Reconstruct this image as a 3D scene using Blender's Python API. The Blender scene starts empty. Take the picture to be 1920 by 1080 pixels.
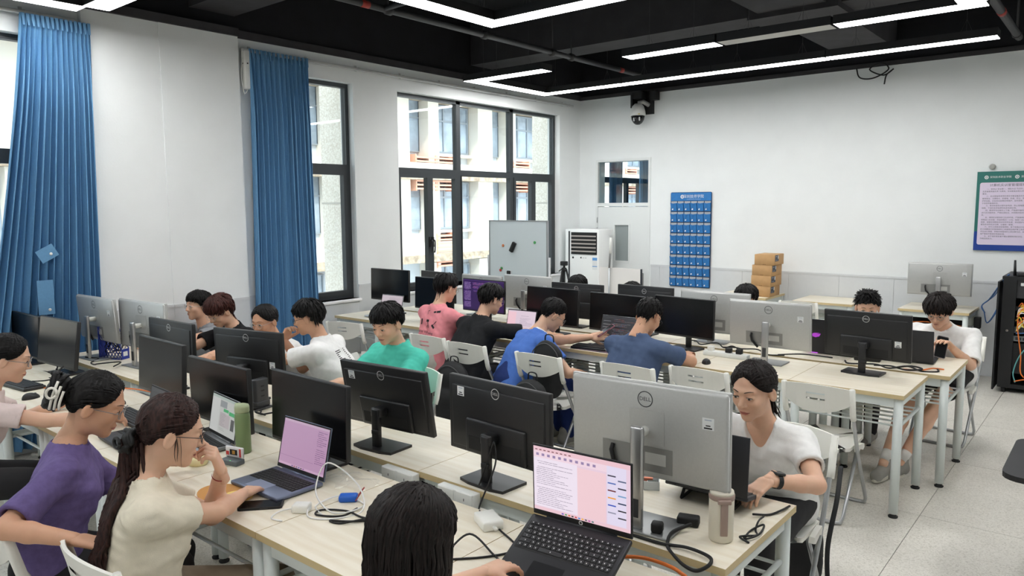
import bpy, bmesh, math, random
import numpy as np
from mathutils import Vector, Matrix
from mathutils.bvhtree import BVHTree
random.seed(7); RNG = np.random.default_rng(7)
PI = math.pi
SC = bpy.context.scene
COL = SC.collection
# ------------------------------------------------------------------ camera
F_PX, YAW, PITCH, ROLL, CAM_H = 1392.62, -0.6936, -0.1092, -0.0068, 1.8575
_cy, _sy, _cp, _sp = math.cos(YAW), math.sin(YAW), math.cos(PITCH), math.sin(PITCH)
_f = Vector((_sy*_cp, _cy*_cp, _sp)); _r = Vector((_cy, -_sy, 0)); _u = _r.cross(_f)
_r2 = math.cos(ROLL)*_r + math.sin(ROLL)*_u; _u2 = -math.sin(ROLL)*_r + math.cos(ROLL)*_u
_m = Matrix((_r2, _u2, -_f)).transposed().to_4x4(); _m.translation = (0, 0, CAM_H)
cd = bpy.data.cameras.new('camera'); cam = bpy.data.objects.new('camera', cd); COL.objects.link(cam)
cam.matrix_world = _m; cd.sensor_width = 36; cd.lens = F_PX/1920*36; cd.clip_start = 0.05; cd.clip_end = 200
SC.camera = cam
# ------------------------------------------------------------------ world, sun, exposure
W = bpy.data.worlds.new('world'); SC.world = W; W.use_nodes = True
bg = W.node_tree.nodes['Background']; bg.inputs[0].default_value = (0.86, 0.93, 1.0, 1); bg.inputs[1].default_value = 2.4
sd = bpy.data.lights.new('sun', 'SUN'); sd.energy = 2.2; sd.angle = 0.06; sd.color = (1, 0.93, 0.82)
so = bpy.data.objects.new('sun', sd); COL.objects.link(so)
so.rotation_euler = Vector((-0.62, 0.30, -0.72)).to_track_quat('-Z', 'Y').to_euler()
LAMP = 15.5
vs = SC.view_settings
vs.view_transform = 'Standard'; vs.look = 'None'; vs.exposure = 0.52; vs.gamma = 1.0; vs.use_curve_mapping = False
SC.cycles.max_bounces = 6; SC.cycles.diffuse_bounces = 4; SC.cycles.glossy_bounces = 3; SC.cycles.transmission_bounces = 4
SC.cycles.transparent_max_bounces = 8; SC.cycles.caustics_reflective = False; SC.cycles.caustics_refractive = False
SC.cycles.sample_clamp_indirect = 6.0; SC.cycles.use_denoising = True
# ------------------------------------------------------------------ materials
def lin(c):
    return tuple((x/12.92 if x <= 0.04045 else ((x+0.055)/1.055)**2.4) for x in (v/255 for v in c))
MATS = {}
def mat(name, rgb=None, rough=0.6, metal=0.0, spec=0.5, var=0.0, scale=20, bump=0.0, bscale=80, emit=None, es=1.0, stretch=None, rgb2=None, sub=0.0, coat=0.0):
    if name in MATS: return MATS[name]
    m = bpy.data.materials.new(name); m.use_nodes = True; MATS[name] = m
    nt = m.node_tree; b = nt.nodes['Principled BSDF']
    c = lin(rgb or (0, 0, 0))
    b.inputs['Base Color'].default_value = (*c, 1); b.inputs['Roughness'].default_value = rough
    b.inputs['Metallic'].default_value = metal; b.inputs['Specular IOR Level'].default_value = spec
    if coat: b.inputs['Coat Weight'].default_value = coat
    if sub:
        b.inputs['Subsurface Weight'].default_value = sub; b.inputs['Subsurface Radius'].default_value = (0.012, 0.005, 0.003); b.inputs['Subsurface Scale'].default_value = 0.6
    if emit is not None:
        b.inputs['Emission Color'].default_value = (*lin(emit), 1); b.inputs['Emission Strength'].default_value = es
    if var or bump or rgb2:
        tc = nt.nodes.new('ShaderNodeTexCoord'); mp = nt.nodes.new('ShaderNodeMapping')
        nt.links.new(tc.outputs['Object'], mp.inputs[0])
        if stretch: mp.inputs['Scale'].default_value = stretch
        n = nt.nodes.new('ShaderNodeTexNoise'); n.inputs['Scale'].default_value = scale; n.inputs['Detail'].default_value = 4
        nt.links.new(mp.outputs[0], n.inputs[0])
        if var or rgb2:
            r = nt.nodes.new('ShaderNodeValToRGB')
            c2 = lin(rgb2) if rgb2 else tuple(min(1, x*(1+var)) for x in c); c1 = c if rgb2 else tuple(x*(1-var) for x in c)
            r.color_ramp.elements[0].color = (*c1, 1); r.color_ramp.elements[1].color = (*c2, 1)
            r.color_ramp.elements[0].position = 0.35; r.color_ramp.elements[1].position = 0.65
            nt.links.new(n.outputs[0], r.inputs[0]); nt.links.new(r.outputs[0], b.inputs['Base Color'])
        if bump:
            n2 = nt.nodes.new('ShaderNodeTexNoise'); n2.inputs['Scale'].default_value = bscale; n2.inputs['Detail'].default_value = 3
            nt.links.new(mp.outputs[0], n2.inputs[0])
            bp = nt.nodes.new('ShaderNodeBump'); bp.inputs['Strength'].default_value = bump; bp.inputs['Distance'].default_value = 0.01
            nt.links.new(n2.outputs[0], bp.inputs['Height']); nt.links.new(bp.outputs[0], b.inputs['Normal'])
    return m
def glass(name, tint=(0.92, 0.96, 0.96), refl=0.9):
    if name in MATS: return MATS[name]
    m = bpy.data.materials.new(name); m.use_nodes = True; MATS[name] = m
    nt = m.node_tree; nt.nodes.clear()
    o = nt.nodes.new('ShaderNodeOutputMaterial'); t = nt.nodes.new('ShaderNodeBsdfTransparent'); g = nt.nodes.new('ShaderNodeBsdfGlossy')
    t.inputs[0].default_value = (*tint, 1); g.inputs['Roughness'].default_value = 0.02
    mx = nt.nodes.new('ShaderNodeMixShader'); lw = nt.nodes.new('ShaderNodeLayerWeight'); lw.inputs[0].default_value = 0.5; pw = nt.nodes.new('ShaderNodeMath'); pw.operation = 'POWER'; pw.inputs[1].default_value = 5
    fr = nt.nodes.new('ShaderNodeMath'); fr.operation = 'MULTIPLY_ADD'; fr.inputs[1].default_value = 0.9; fr.inputs[2].default_value = 0.05
    nt.links.new(lw.outputs['Facing'], pw.inputs[0]); nt.links.new(pw.outputs[0], fr.inputs[0])
    mu = nt.nodes.new('ShaderNodeMath'); mu.operation = 'MULTIPLY'; mu.inputs[1].default_value = refl
    nt.links.new(fr.outputs[0], mu.inputs[0]); nt.links.new(mu.outputs[0], mx.inputs[0])
    nt.links.new(t.outputs[0], mx.inputs[1]); nt.links.new(g.outputs[0], mx.inputs[2]); nt.links.new(mx.outputs[0], o.inputs[0])
    return m
def emi(name, rgb, s):
    return mat(name, (20, 20, 20), rough=0.3, emit=rgb, es=s)
def terrazzo(name):
    m = mat(name, (214, 210, 200), rough=0.42)
    nt = m.node_tree; b = nt.nodes['Principled BSDF']; tc = nt.nodes.new('ShaderNodeTexCoord')
    g = nt.nodes.new('ShaderNodeNewGeometry')
    v = nt.nodes.new('ShaderNodeTexVoronoi'); v.inputs['Scale'].default_value = 150
    nt.links.new(g.outputs['Position'], v.inputs['Vector'])
    r = nt.nodes.new('ShaderNodeValToRGB'); e = r.color_ramp.elements
    e[0].color = (*lin((204, 199, 188)), 1); e[0].position = 0.0; e[1].color = (*lin((236, 232, 223)), 1); e[1].position = 0.9
    x = e.new(0.28); x.color = (*lin((224, 220, 210)), 1)
    s = nt.nodes.new('ShaderNodeSeparateColor'); nt.links.new(v.outputs['Color'], s.inputs[0])
    nt.links.new(s.outputs[0], r.inputs[0])
    n = nt.nodes.new('ShaderNodeTexNoise'); n.inputs['Scale'].default_value = 2.2; nt.links.new(g.outputs['Position'], n.inputs[0])
    mx = nt.nodes.new('ShaderNodeMix'); mx.data_type = 'RGBA'; mx.blend_type = 'MULTIPLY'; mx.inputs[0].default_value = 0.25
    nt.links.new(r.outputs[0], mx.inputs[6]); nt.links.new(n.outputs[0], mx.inputs[7]); nt.links.new(mx.outputs[2], b.inputs['Base Color'])
    return m
# ------------------------------------------------------------------ mesh helpers
class MB:
    def __init__(s): s.v = []; s.f = []; s.m = []; s.sm = []
    def add(s, vs, fs, mi=0, smooth=False):
        o = len(s.v); s.v += [tuple(map(float, p)) for p in vs]
        for f in fs: s.f.append([i+o for i in f]); s.m.append(mi); s.sm.append(smooth)
        return s
    def box(s, x0, x1, y0, y1, z0, z1, mi=0):
        v = [(x, y, z) for z in (z0, z1) for y in (y0, y1) for x in (x0, x1)]
        return s.add(v, [(0, 2, 3, 1), (4, 5, 7, 6), (0, 1, 5, 4), (2, 6, 7, 3), (0, 4, 6, 2), (1, 3, 7, 5)], mi)
    def cbox(s, c, d, mi=0, M=None):
        x, y, z = c; a, b, e = d[0]/2, d[1]/2, d[2]/2
        v = [Vector((x+i*a, y+j*b, z+k*e)) for k in (-1, 1) for j in (-1, 1) for i in (-1, 1)]
        if M: v = [M @ p for p in v]
        return s.add(v, [(0, 2, 3, 1), (4, 5, 7, 6), (0, 1, 5, 4), (2, 6, 7, 3), (0, 4, 6, 2), (1, 3, 7, 5)], mi)
    def rbox(s, x0, x1, y0, y1, z0, z1, r=0.004, mi=0, seg=2):
        bm = bmesh.new(); bmesh.ops.create_cube(bm, size=1)
        for v in bm.verts: v.co = ((x0+x1)/2+v.co.x*(x1-x0), (y0+y1)/2+v.co.y*(y1-y0), (z0+z1)/2+v.co.z*(z1-z0))
        bmesh.ops.bevel(bm, geom=bm.edges[:], offset=r, segments=seg, affect='EDGES', profile=0.5)
        s.bm(bm, mi, True); return s
    def bm(s, bm, mi=0, smooth=False):
        bm.verts.ensure_lookup_table(); bm.verts.index_update()
        s.add([v.co for v in bm.verts], [[v.index for v in f.verts] for f in bm.faces], mi, smooth); bm.free(); return s
    def prism(s, poly, z0, z1, mi=0, M=None, smooth=False):       # polygon in xy extruded along z
        n = len(poly); v = [Vector((p[0], p[1], z)) for z in (z0, z1) for p in poly]
        if M: v = [M @ p for p in v]
        fs = [tuple(range(n-1, -1, -1)), tuple(range(n, 2*n))]
        s.add(v, fs, mi); o = len(s.v)-2*n
        for i in range(n):
            j = (i+1) % n; s.f.append([o+i, o+j, o+n+j, o+n+i]); s.m.append(mi); s.sm.append(smooth)
        return s
    def tube(s, pts, r, n=8, mi=0, cap=True, flat=1.0):
        pts = [Vector(p) for p in pts]; k = len(pts); rs = r if isinstance(r, (list, tuple)) else [r]*k
        t0 = (pts[1]-pts[0]).normalized(); up = Vector((0, 0, 1)) if abs(t0.z) < 0.9 else Vector((1, 0, 0))
        a = t0.cross(up).normalized(); vs = []
        for i, p in enumerate(pts):
            t = ((pts[min(i+1, k-1)]-pts[max(i-1, 0)])).normalized()
            a = (a-t*a.dot(t)); a = a.normalized() if a.length > 1e-6 else t.orthogonal().normalized()
            b = t.cross(a)
            for j in range(n):
                g = 2*PI*j/n; vs.append(p+(a*math.cos(g)+b*math.sin(g)*flat)*rs[i])
        fs = [(i*n+j, i*n+(j+1) % n, (i+1)*n+(j+1) % n, (i+1)*n+j) for i in range(k-1) for j in range(n)]
        if cap: fs += [tuple(range(n-1, -1, -1)), tuple(range((k-1)*n, k*n))]
        return s.add(vs, fs, mi, True)
    def lathe(s, prof, n=24, mi=0, c=(0, 0, 0), M=None, mis=None):   # prof [(r,z)]
        vs = []; k = len(prof)
        for r, z in prof:
            for j in range(n):
                g = 2*PI*j/n; p = Vector((c[0]+r*math.cos(g), c[1]+r*math.sin(g), c[2]+z)); vs.append(M @ p if M else p)
        o = len(s.v); s.v += [tuple(p) for p in vs]
        for i in range(k-1):
            for j in range(n):
                s.f.append([o+i*n+j, o+i*n+(j+1) % n, o+(i+1)*n+(j+1) % n, o+(i+1)*n+j]); s.m.append(mis[i] if mis else mi); s.sm.append(True)
        s.f.append([o+j for j in range(n-1, -1, -1)]); s.m.append(mis[0] if mis else mi); s.sm.append(False)
        s.f.append([o+(k-1)*n+j for j in range(n)]); s.m.append(mis[-1] if mis else mi); s.sm.append(False)
        return s
    def grid(s, P, mi=0, smooth=True):            # P array [i][j] of points
        a, b = len(P), len(P[0]); vs = [p for row in P for p in row]
        return s.add(vs, [(i*b+j, i*b+j+1, (i+1)*b+j+1, (i+1)*b+j) for i in range(a-1) for j in range(b-1)], mi, smooth)
    def xf(s, M):
        s.v = [tuple(M @ Vector(p)) for p in s.v]; return s
    def mesh(s, name, mats):
        me = bpy.data.meshes.new(name); me.from_pydata(s.v, [], s.f)
        for m in (mats if isinstance(mats, (list, tuple)) else [mats]): me.materials.append(m)
        me.polygons.foreach_set('material_index', s.m); me.polygons.foreach_set('use_smooth', s.sm); me.update()
        return me
def obj(name, me, parent=None, loc=None, rot=None, M=None):
    o = bpy.data.objects.new(name, me); COL.objects.link(o)
    if parent: o.parent = parent
    if loc is not None: o.location = loc
    if rot is not None: o.rotation_euler = rot
    if M is not None: o.matrix_local = M
    return o
def tag(o, label=None, cat=None, group=None, kind=None):
    if label: o['label'] = label
    if cat: o['category'] = cat
    if group: o['group'] = group
    if kind: o['kind'] = kind
    return o
def thing(name, label, cat, loc=(0, 0, 0), rz=0, group=None, rot=None):
    o = bpy.data.objects.new(name, None); COL.objects.link(o); o.location = loc
    o.rotation_euler = rot if rot else (0, 0, rz); o.empty_display_size = 0.1
    return tag(o, label, cat, group)
def struct(name, me, loc=None):
    o = obj(name, me, None, loc); o['kind'] = 'structure'; return o
def structE(name, loc=(0, 0, 0)):
    o = bpy.data.objects.new(name, None); COL.objects.link(o); o.location = loc; o['kind'] = 'structure'; return o
TXT = {}
def text_geo(s, size=1.0):
    if s not in TXT:
        c = bpy.data.curves.new('t', 'FONT'); c.body = s; c.size = 1; c.align_x = 'CENTER'; c.align_y = 'CENTER'; c.resolution_u = 2
        o = bpy.data.objects.new('t', c); COL.objects.link(o); dg = bpy.context.evaluated_depsgraph_get(); dg.update()
        me = o.evaluated_get(dg).to_mesh(); TXT[s] = ([tuple(v.co) for v in me.vertices], [tuple(p.vertices) for p in me.polygons])
        o.evaluated_get(dg).to_mesh_clear(); bpy.data.objects.remove(o); bpy.data.curves.remove(c)
    v, f = TXT[s]; return [(p[0]*size, p[1]*size, 0) for p in v], f
def cat_pts(pts, n=8):                              # catmull-rom smoothing of a path
    P = [Vector(p) for p in pts]; P = [2*P[0]-P[1]]+P+[2*P[-1]-P[-2]]; out = []
    for i in range(1, len(P)-2):
        for k in range(n):
            t = k/n; a, b, c, d = P[i-1], P[i], P[i+1], P[i+2]
            out.append(0.5*((2*b)+(c-a)*t+(2*a-5*b+4*c-d)*t*t+(3*b-a-3*c+d)*t**3))
    out.append(P[-2]); return out
def rrect(x0, x1, y0, y1, r, n=5):
    o = []
    for cx, cy, a0 in ((x1-r, y1-r, 0), (x0+r, y1-r, PI/2), (x0+r, y0+r, PI), (x1-r, y0+r, 1.5*PI)):
        for i in range(n+1): a = a0+PI/2*i/n; o.append((cx+r*math.cos(a), cy+r*math.sin(a)))
    return o
# common materials
WHITE = mat('wall_paint', (236, 239, 239), 0.75, var=0.015, scale=3, bump=0.05, bscale=60)
WAIN = mat('wainscot_laminate', (212, 215, 217), 0.5, var=0.01)
BLACKC = mat('ceiling_black', (17, 18, 23), 0.9, var=0.2, scale=6)
BEAMC = mat('beam_dark_grey', (58, 57, 60), 0.9, var=0.12, scale=5, bump=0.1)
FRAME = mat('window_aluminium', (62, 66, 69), 0.45, 0.3)
GLASS = glass('window_glass')
BLKP = mat('black_plastic', (26, 26, 28), 0.42, var=0.04, scale=200)
BLKM = mat('black_matte', (20, 20, 21), 0.65)
DKG = mat('dark_grey_plastic', (52, 53, 56), 0.45)
SILV = mat('silver_plastic', (186, 187, 185), 0.38, 0.35, var=0.02, scale=150)
ALU = mat('aluminium', (190, 190, 190), 0.3, 0.9)
WPL = mat('white_plastic', (232, 232, 226), 0.4)
IVP = mat('ivory_plastic', (231, 230, 222), 0.42)
STEEL = mat('steel_tube', (178, 180, 182), 0.28, 0.85)
TBL = mat('table_paint', (214, 221, 219), 0.4)
CHROME = mat('chrome', (225, 225, 225), 0.12, 1.0)
CARD = mat('cardboard', (190, 150, 103), 0.8, var=0.05, scale=12)
PAPER = mat('paper_label', (226, 228, 228), 0.7)
INK = mat('ink', (30, 30, 32), 0.7)
LOGO = mat('logo_silver', (205, 205, 205), 0.4, 0.3)
XW, YB, ZC, ZH, ZS, ZR = -6.42, 9.34, 3.41, 3.16, 0.88, 1.03
XR, YF, ZT = 3.2, -3.0, 4.15
# ================================================================== STRUCTURE
TP = 1.18
fl = struct('floor', MB().box(XW-0.2, XR, YF, YB, -0.12, -0.006).mesh('floor', mat('floor_grout', (120, 118, 112), 0.8)))
TERR = terrazzo('terrazzo')
tx0, ty0 = -0.8615, 4.85
for i in range(-6, 5):
    for j in range(-8, 5):
        x0, x1 = max(XW, tx0+i*TP), min(XR, tx0+(i+1)*TP); y0, y1 = max(YF, ty0+j*TP), min(YB, ty0+(j+1)*TP)
        if x1-x0 < 0.02 or y1-y0 < 0.02: continue
        g = 0.0018
        obj('tile', MB().box(x0+g, x1-g, y0+g, y1-g, -0.006, 0.0).mesh('tile', TERR), fl)
# --- back wall with door opening
DX0, DX1, DZ = -6.13, -5.22, 2.53
T = 0.18
wb = struct('wall_back', MB().box(XW-0.2, DX0, YB, YB+T, 0, ZC).box(DX1, XR, YB, YB+T, 0, ZC).box(DX0, DX1, YB, YB+T, DZ, ZC).mesh('wall_back', WHITE))
x = DX1
edges = [DX1+0.02]; k = -5.06
while k < XR: edges.append(k if k > DX1+0.05 else None) ; k += 0.602
edges = [e for e in edges if e is not None]+[XR]
pan = {}
for a, b in zip(edges[:-1], edges[1:]):
    w = round(b-a, 3)
    if w < 0.01: continue
    if w not in pan: pan[w] = MB().box(0.0015, w-0.0015, -0.008, 0, 0.0, ZR-0.025).mesh('wainscot_panel', WAIN)
    obj('wainscot_panel', pan[w], wb, (a, YB, 0))
obj('wainscot_rail', MB().box(DX1+0.02, XR, YB-0.014, YB, ZR-0.025, ZR).mesh('wainscot_rail', WAIN), wb)
# --- window wall
OP = [(-2.2, 2.35), (3.95, 5.11), (5.73, 8.82)]
TW = 0.22
m = MB(); y = YF
for a, b in OP:
    m.box(XW-TW, XW, y, a, 0, ZC); m.box(XW-TW, XW, a, b, 0, ZS); m.box(XW-TW, XW, a, b, ZH, ZC); y = b
m.box(XW-TW, XW, y, YB+0.2, 0, ZC)
ww = struct('wall_left', m.mesh('wall_left', WHITE))
obj('pilaster', MB().box(XW, XW+0.05, 2.45, 3.05, 0, ZC).mesh('pilaster', WHITE), ww)
obj('pilaster', MB().box(XW, XW+0.058, 3.05, 3.77, 0, ZC).mesh('pilaster', WHITE), ww)
for a, b, d, zt in ((2.36, 3.05, 0.05, 1), (3.05, 3.77, 0.058, 1), (3.77, 3.95, 0, 1), (5.11, 5.73, 0, 1), (8.82, YB, 0, 1), (-2.2, 2.35, 0, 0), (3.95, 5.11, 0, 0), (5.73, 8.82, 0, 0), (YF, -2.2, 0, 1)):
    zz = ZR-0.025 if zt else ZS-0.04
    n = max(1, round((b-a)/0.6)); w = (b-a)/n
    for i in range(n): obj('wainscot_panel', MB().box(XW+d, XW+d+0.008, a+i*w+0.001, a+(i+1)*w-0.001, 0, zz).mesh('wainscot_panel', WAIN), ww)
    if zt: obj('wainscot_rail', MB().box(XW+d, XW+d+0.014, a, b, zz, zz+0.025).mesh('wainscot_rail', WAIN), ww)
SILLM = mat('sill_stone', (236, 236, 238), 0.3)
for a, b in OP: obj('window_sill', MB().rbox(XW-0.12, XW+0.035, a-0.02, b+0.02, ZS-0.03, ZS, 0.006).mesh('window_sill', SILLM), ww)
struct('wall_right', MB().box(XR, XR+0.15, YF, YB, 0, ZC).mesh('wall_right', WHITE))
struct('wall_front', MB().box(XW-0.2, XR+0.15, YF-0.15, YF, 0, ZC).mesh('wall_front', WHITE))
# --- ceiling, beams
ce = struct('ceiling', MB().box(XW-0.3, XR+0.3, YF-0.3, YB+0.3, ZT, ZT+0.2).mesh('ceiling', BLACKC))
obj('upper_band', MB().box(XW-TW, XW-0.005, YF, YB+T, ZC, ZT).box(XW-0.2, XR, YB+0.005, YB+T, ZC, ZT).box(XR+0.01, XR+0.15, YF, YB, ZC, ZT).box(XW, XR, YF-0.15, YF-0.01, ZC, ZT).mesh('upper_band', BLACKC), ce)
obj('ledge_strip', MB().box(XW-0.005, XW+0.02, 3.77, YB, ZC, ZC+0.07).box(XW-0.005, XW+0.085, 2.45, 3.77, ZC, ZC+0.07).box(XW-0.005, XW+0.02, YF, 2.45, ZC, ZC+0.07).box(XW, XR, YB-0.015, YB+0.005, ZC, ZC+0.05).mesh('ledge_strip', BEAMC), ce)
for y0, y1 in ((6.95, 7.35), (3.35, 3.78), (-0.3, 0.12)): obj('beam', MB().box(XW, XR, y0, y1, 3.6, ZT).mesh('beam', [BEAMC]), ce)
obj('beam', MB().box(-2.75, -2.15, YF, YB, 3.595, ZT).mesh('beam', BEAMC), ce)
obj('beam', MB().box(-2.85, -2.05, 6.85, 7.45, 3.55, 3.62).mesh('beam', BEAMC), ce)
# --- windows
def window(n, a, b, mull, cas, handles):
    w = structE('window_%d' % n, (XW-0.12, a, ZS)); L = b-a; H = ZH-ZS
    f = MB(); t = 0.042
    f.box(-0.035, 0.035, 0, t, 0, H).box(-0.035, 0.035, L-t, L, 0, H).box(-0.035, 0.035, t, L-t, 0, t).box(-0.035, 0.035, t, L-t, H-t, H)
    ys = [0]+[q for mu in mull for q in (mu[0]-a, mu[1]-a)]+[L]
    for mu in mull: f.box(-0.035, 0.035, mu[0]-a, mu[1]-a, 0, H)
    ZTr0, ZTr1 = 2.25-ZS, 2.315-ZS
    for i in range(0, len(ys), 2):
        y0, y1 = ys[i]+(t if i == 0 else 0), ys[i+1]-(t if i == len(ys)-2 else 0)
        f.box(-0.035, 0.035, y0, y1, ZTr0, ZTr1)
        obj('pane', MB().box(-0.004, 0.004, y0, y1, ZTr1, H-t).mesh('pane', GLASS), w)
    obj('window_frame', f.mesh('window_frame', FRAME), w)
    for (c0, c1, kind) in cas:
        c0 -= a; c1 -= a; s = 0.046 if kind else 0.012
        cf = MB().box(-0.02, 0.045, c0, c0+s, t, ZTr0).box(-0.02, 0.045, c1-s, c1, t, ZTr0).box(-0.02, 0.045, c0+s, c1-s, t, t+s).box(-0.02, 0.045, c0+s, c1-s, ZTr0-s, ZTr0)
        co = obj('casement', cf.mesh('casement', FRAME), w)
        obj('pane', MB().box(0.004, 0.01, c0+s, c1-s, t+s, ZTr0-s).mesh('pane', GLASS), co)
        if kind in handles:
            hy = c1-s/2 if handles[kind] > 0 else c0+s/2
            hm = MB().box(0.045, 0.06, hy-0.014, hy+0.014, 0.5, 0.62).tube([(0.06, hy, 0.58), (0.085, hy, 0.58), (0.09, hy, 0.55), (0.085, hy, 0.46), (0.08, hy, 0.43)], 0.009)
            obj('handle', hm.mesh('handle', BLKP), co)
    return w
window(1, -2.2, 2.35, [(-0.75, -0.62), (0.75, 0.88)], [(-2.15, -0.75, 1), (-0.62, 0.75, 0), (0.88, 2.3, 2)], {})
window(2, 3.95, 5.11, [], [(4.0, 4.55, 1), (4.55, 5.06, 2)], {2: -1})
window(3, 5.73, 8.82, [(6.765, 6.835), (7.80, 7.87)], [(5.78, 6.29, 1), (6.29, 6.765, 2), (6.835, 7.80, 0), (7.87, 8.3, 3), (8.3, 8.77, 4)], {2: -1, 1: 1, 4: -1})
# --- door
d = structE('door_1', (DX0, YB, 0)); DW = DX1-DX0
DOORM = mat('door_paint', (228, 231, 230), 0.45)
fr = MB().box(0, 0.035, -0.012, T, 0, DZ).box(DW-0.035, DW, -0.012, T, 0, DZ).box(0.035, DW-0.035, -0.012, T, DZ-0.035, DZ).box(0.035, DW-0.035, -0.012, T, 1.85, 1.9)
obj('door_frame', fr.mesh('door_frame', DOORM), d)
obj('transom_pane', MB().box(0.035, DW-0.035, 0.03, 0.038, 1.9, DZ-0.035).mesh('transom_pane', glass('transom_glass', (0.8, 0.86, 0.88), 1.0)), d)
lx0, lx1, lz0, lz1 = 0.33, 0.56, 1.06, 1.58
lf = MB().box(0.037, lx0, 0, 0.045, 0.005, 1.845).box(lx1, DW-0.037, 0, 0.045, 0.005, 1.845).box(lx0, lx1, 0, 0.045, 0.005, lz0).box(lx0, lx1, 0, 0.045, lz1, 1.845)
leaf = obj('door_leaf', lf.mesh('door_leaf', DOORM), d)
bd = MB()
for q in ((lx0-0.02, lx0, lz0-0.02, lz1+0.02), (lx1, lx1+0.02, lz0-0.02, lz1+0.02), (lx0, lx1, lz0-0.02, lz0), (lx0, lx1, lz1, lz1+0.02)): bd.box(q[0], q[1], -0.008, 0, q[2], q[3])
obj('vision_frame', bd.mesh('vision_frame', DOORM), leaf)
obj('vision_pane', MB().box(lx0, lx1, 0.018, 0.026, lz0, lz1).mesh('vision_pane', mat('frosted_pane', (150, 158, 158), 0.25)), leaf)
hm = MB().rbox(0.775, 0.815, -0.012, 0, 0.62, 0.9, 0.01).tube([(0.795, -0.012, 0.79), (0.795, -0.045, 0.79), (0.78, -0.05, 0.79), (0.69, -0.05, 0.785)], 0.009)
obj('handle', hm.mesh('handle', mat('satin_metal', (150, 150, 148), 0.35, 0.8)), leaf)
for z in (0.3, 1.5, 1.65): obj('hinge', MB().tube([(0.03, -0.014, z-0.04), (0.03, -0.014, z+0.04)], 0.008).mesh('hinge', STEEL), d)
# --- neighbouring room seen through the transom
struct('wall_neighbour', MB().box(-1.5, -1.4, YB+T, 14, 0, 3.4).box(XW-0.2, -1.4, 14, 14.1, 0, 3.4).box(XW-0.2, XW, 12.6, 14, 0, 3.4).box(XW-0.2, XW, YB+T, 9.9, 0, 3.4).box(XW-0.2, XW, 9.9, 12.6, 0, 0.9).box(XW-0.2, XW, 9.9, 12.6, 3.16, 3.4).box(XW, -1.5, YB+T, 14, 3.4, 3.5).box(XW, -1.5, YB+T, 14, -0.1, 0).mesh('wall_neighbour', WHITE))
w4 = structE('window_4', (XW-0.1, 9.9, 0.9))
m = MB().box(-0.03, 0.03, 0, 0.05, 0, 2.26).box(-0.03, 0.03, 2.65, 2.7, 0, 2.26).box(-0.03, 0.03, 0.05, 2.65, 1.33, 1.42).box(-0.03, 0.03, 0.05, 2.65, 2.21, 2.26).box(-0.03, 0.03, 0.05, 2.65, 0, 0.05)
for yy in (0.55, 0.9, 1.3, 1.9): m.box(-0.03, 0.03, yy, yy+0.07, 0.05, 1.33)
obj('window_frame', m.mesh('window_frame', FRAME), w4)
# --- curtain rail on the window wall
RAILM = mat('rail_paint', (196, 198, 197), 0.4)
for (a, b, lab) in ((3.8, 9.05, 'white curtain rail along the wall above the two far windows'), (-2.4, 2.4, 'white curtain rail above the leftmost window')):
    r = thing('curtain_rail', lab, 'curtain rail', (XW, a, 3.3), group='curtain rails')
    obj('track', MB().rbox(0.05, 0.085, 0, b-a, -0.015, 0.012, 0.004).mesh('track', RAILM), r)
    n = int((b-a)/0.62)
    for i in range(n+1):
        obj('bracket', MB().box(0, 0.07, i*0.62+0.1, i*0.62+0.125, 0.012, 0.02).box(0, 0.006, i*0.62+0.1, i*0.62+0.125, -0.01, 0.05).mesh('bracket', RAILM), r)
mo = thing('curtain_motor', 'white curtain motor box hanging from the rail beside the far blue curtain', 'motor', (XW, 3.84, 3.28))
obj('motor_body', MB().rbox(0.03, 0.09, -0.03, 0.035, -0.33, 0.02, 0.012).mesh('motor_body', WPL), mo)
obj('motor_cord', MB().tube(cat_pts([(0.06, -0.03, -0.05), (0.06, -0.05, -0.2), (0.06, -0.03, -0.36), (0.06, 0.0, -0.35), (0.06, 0.01, -0.32)]), 0.004, 6).mesh('motor_cord', WPL), mo)
obj('indicator', MB().cbox((0.06, -0.031, -0.1), (0.012, 0.004, 0.012)).cbox((0.091, 0.0, -0.1), (0.004, 0.012, 0.012)).mesh('indicator', BLKP), mo)
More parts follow.
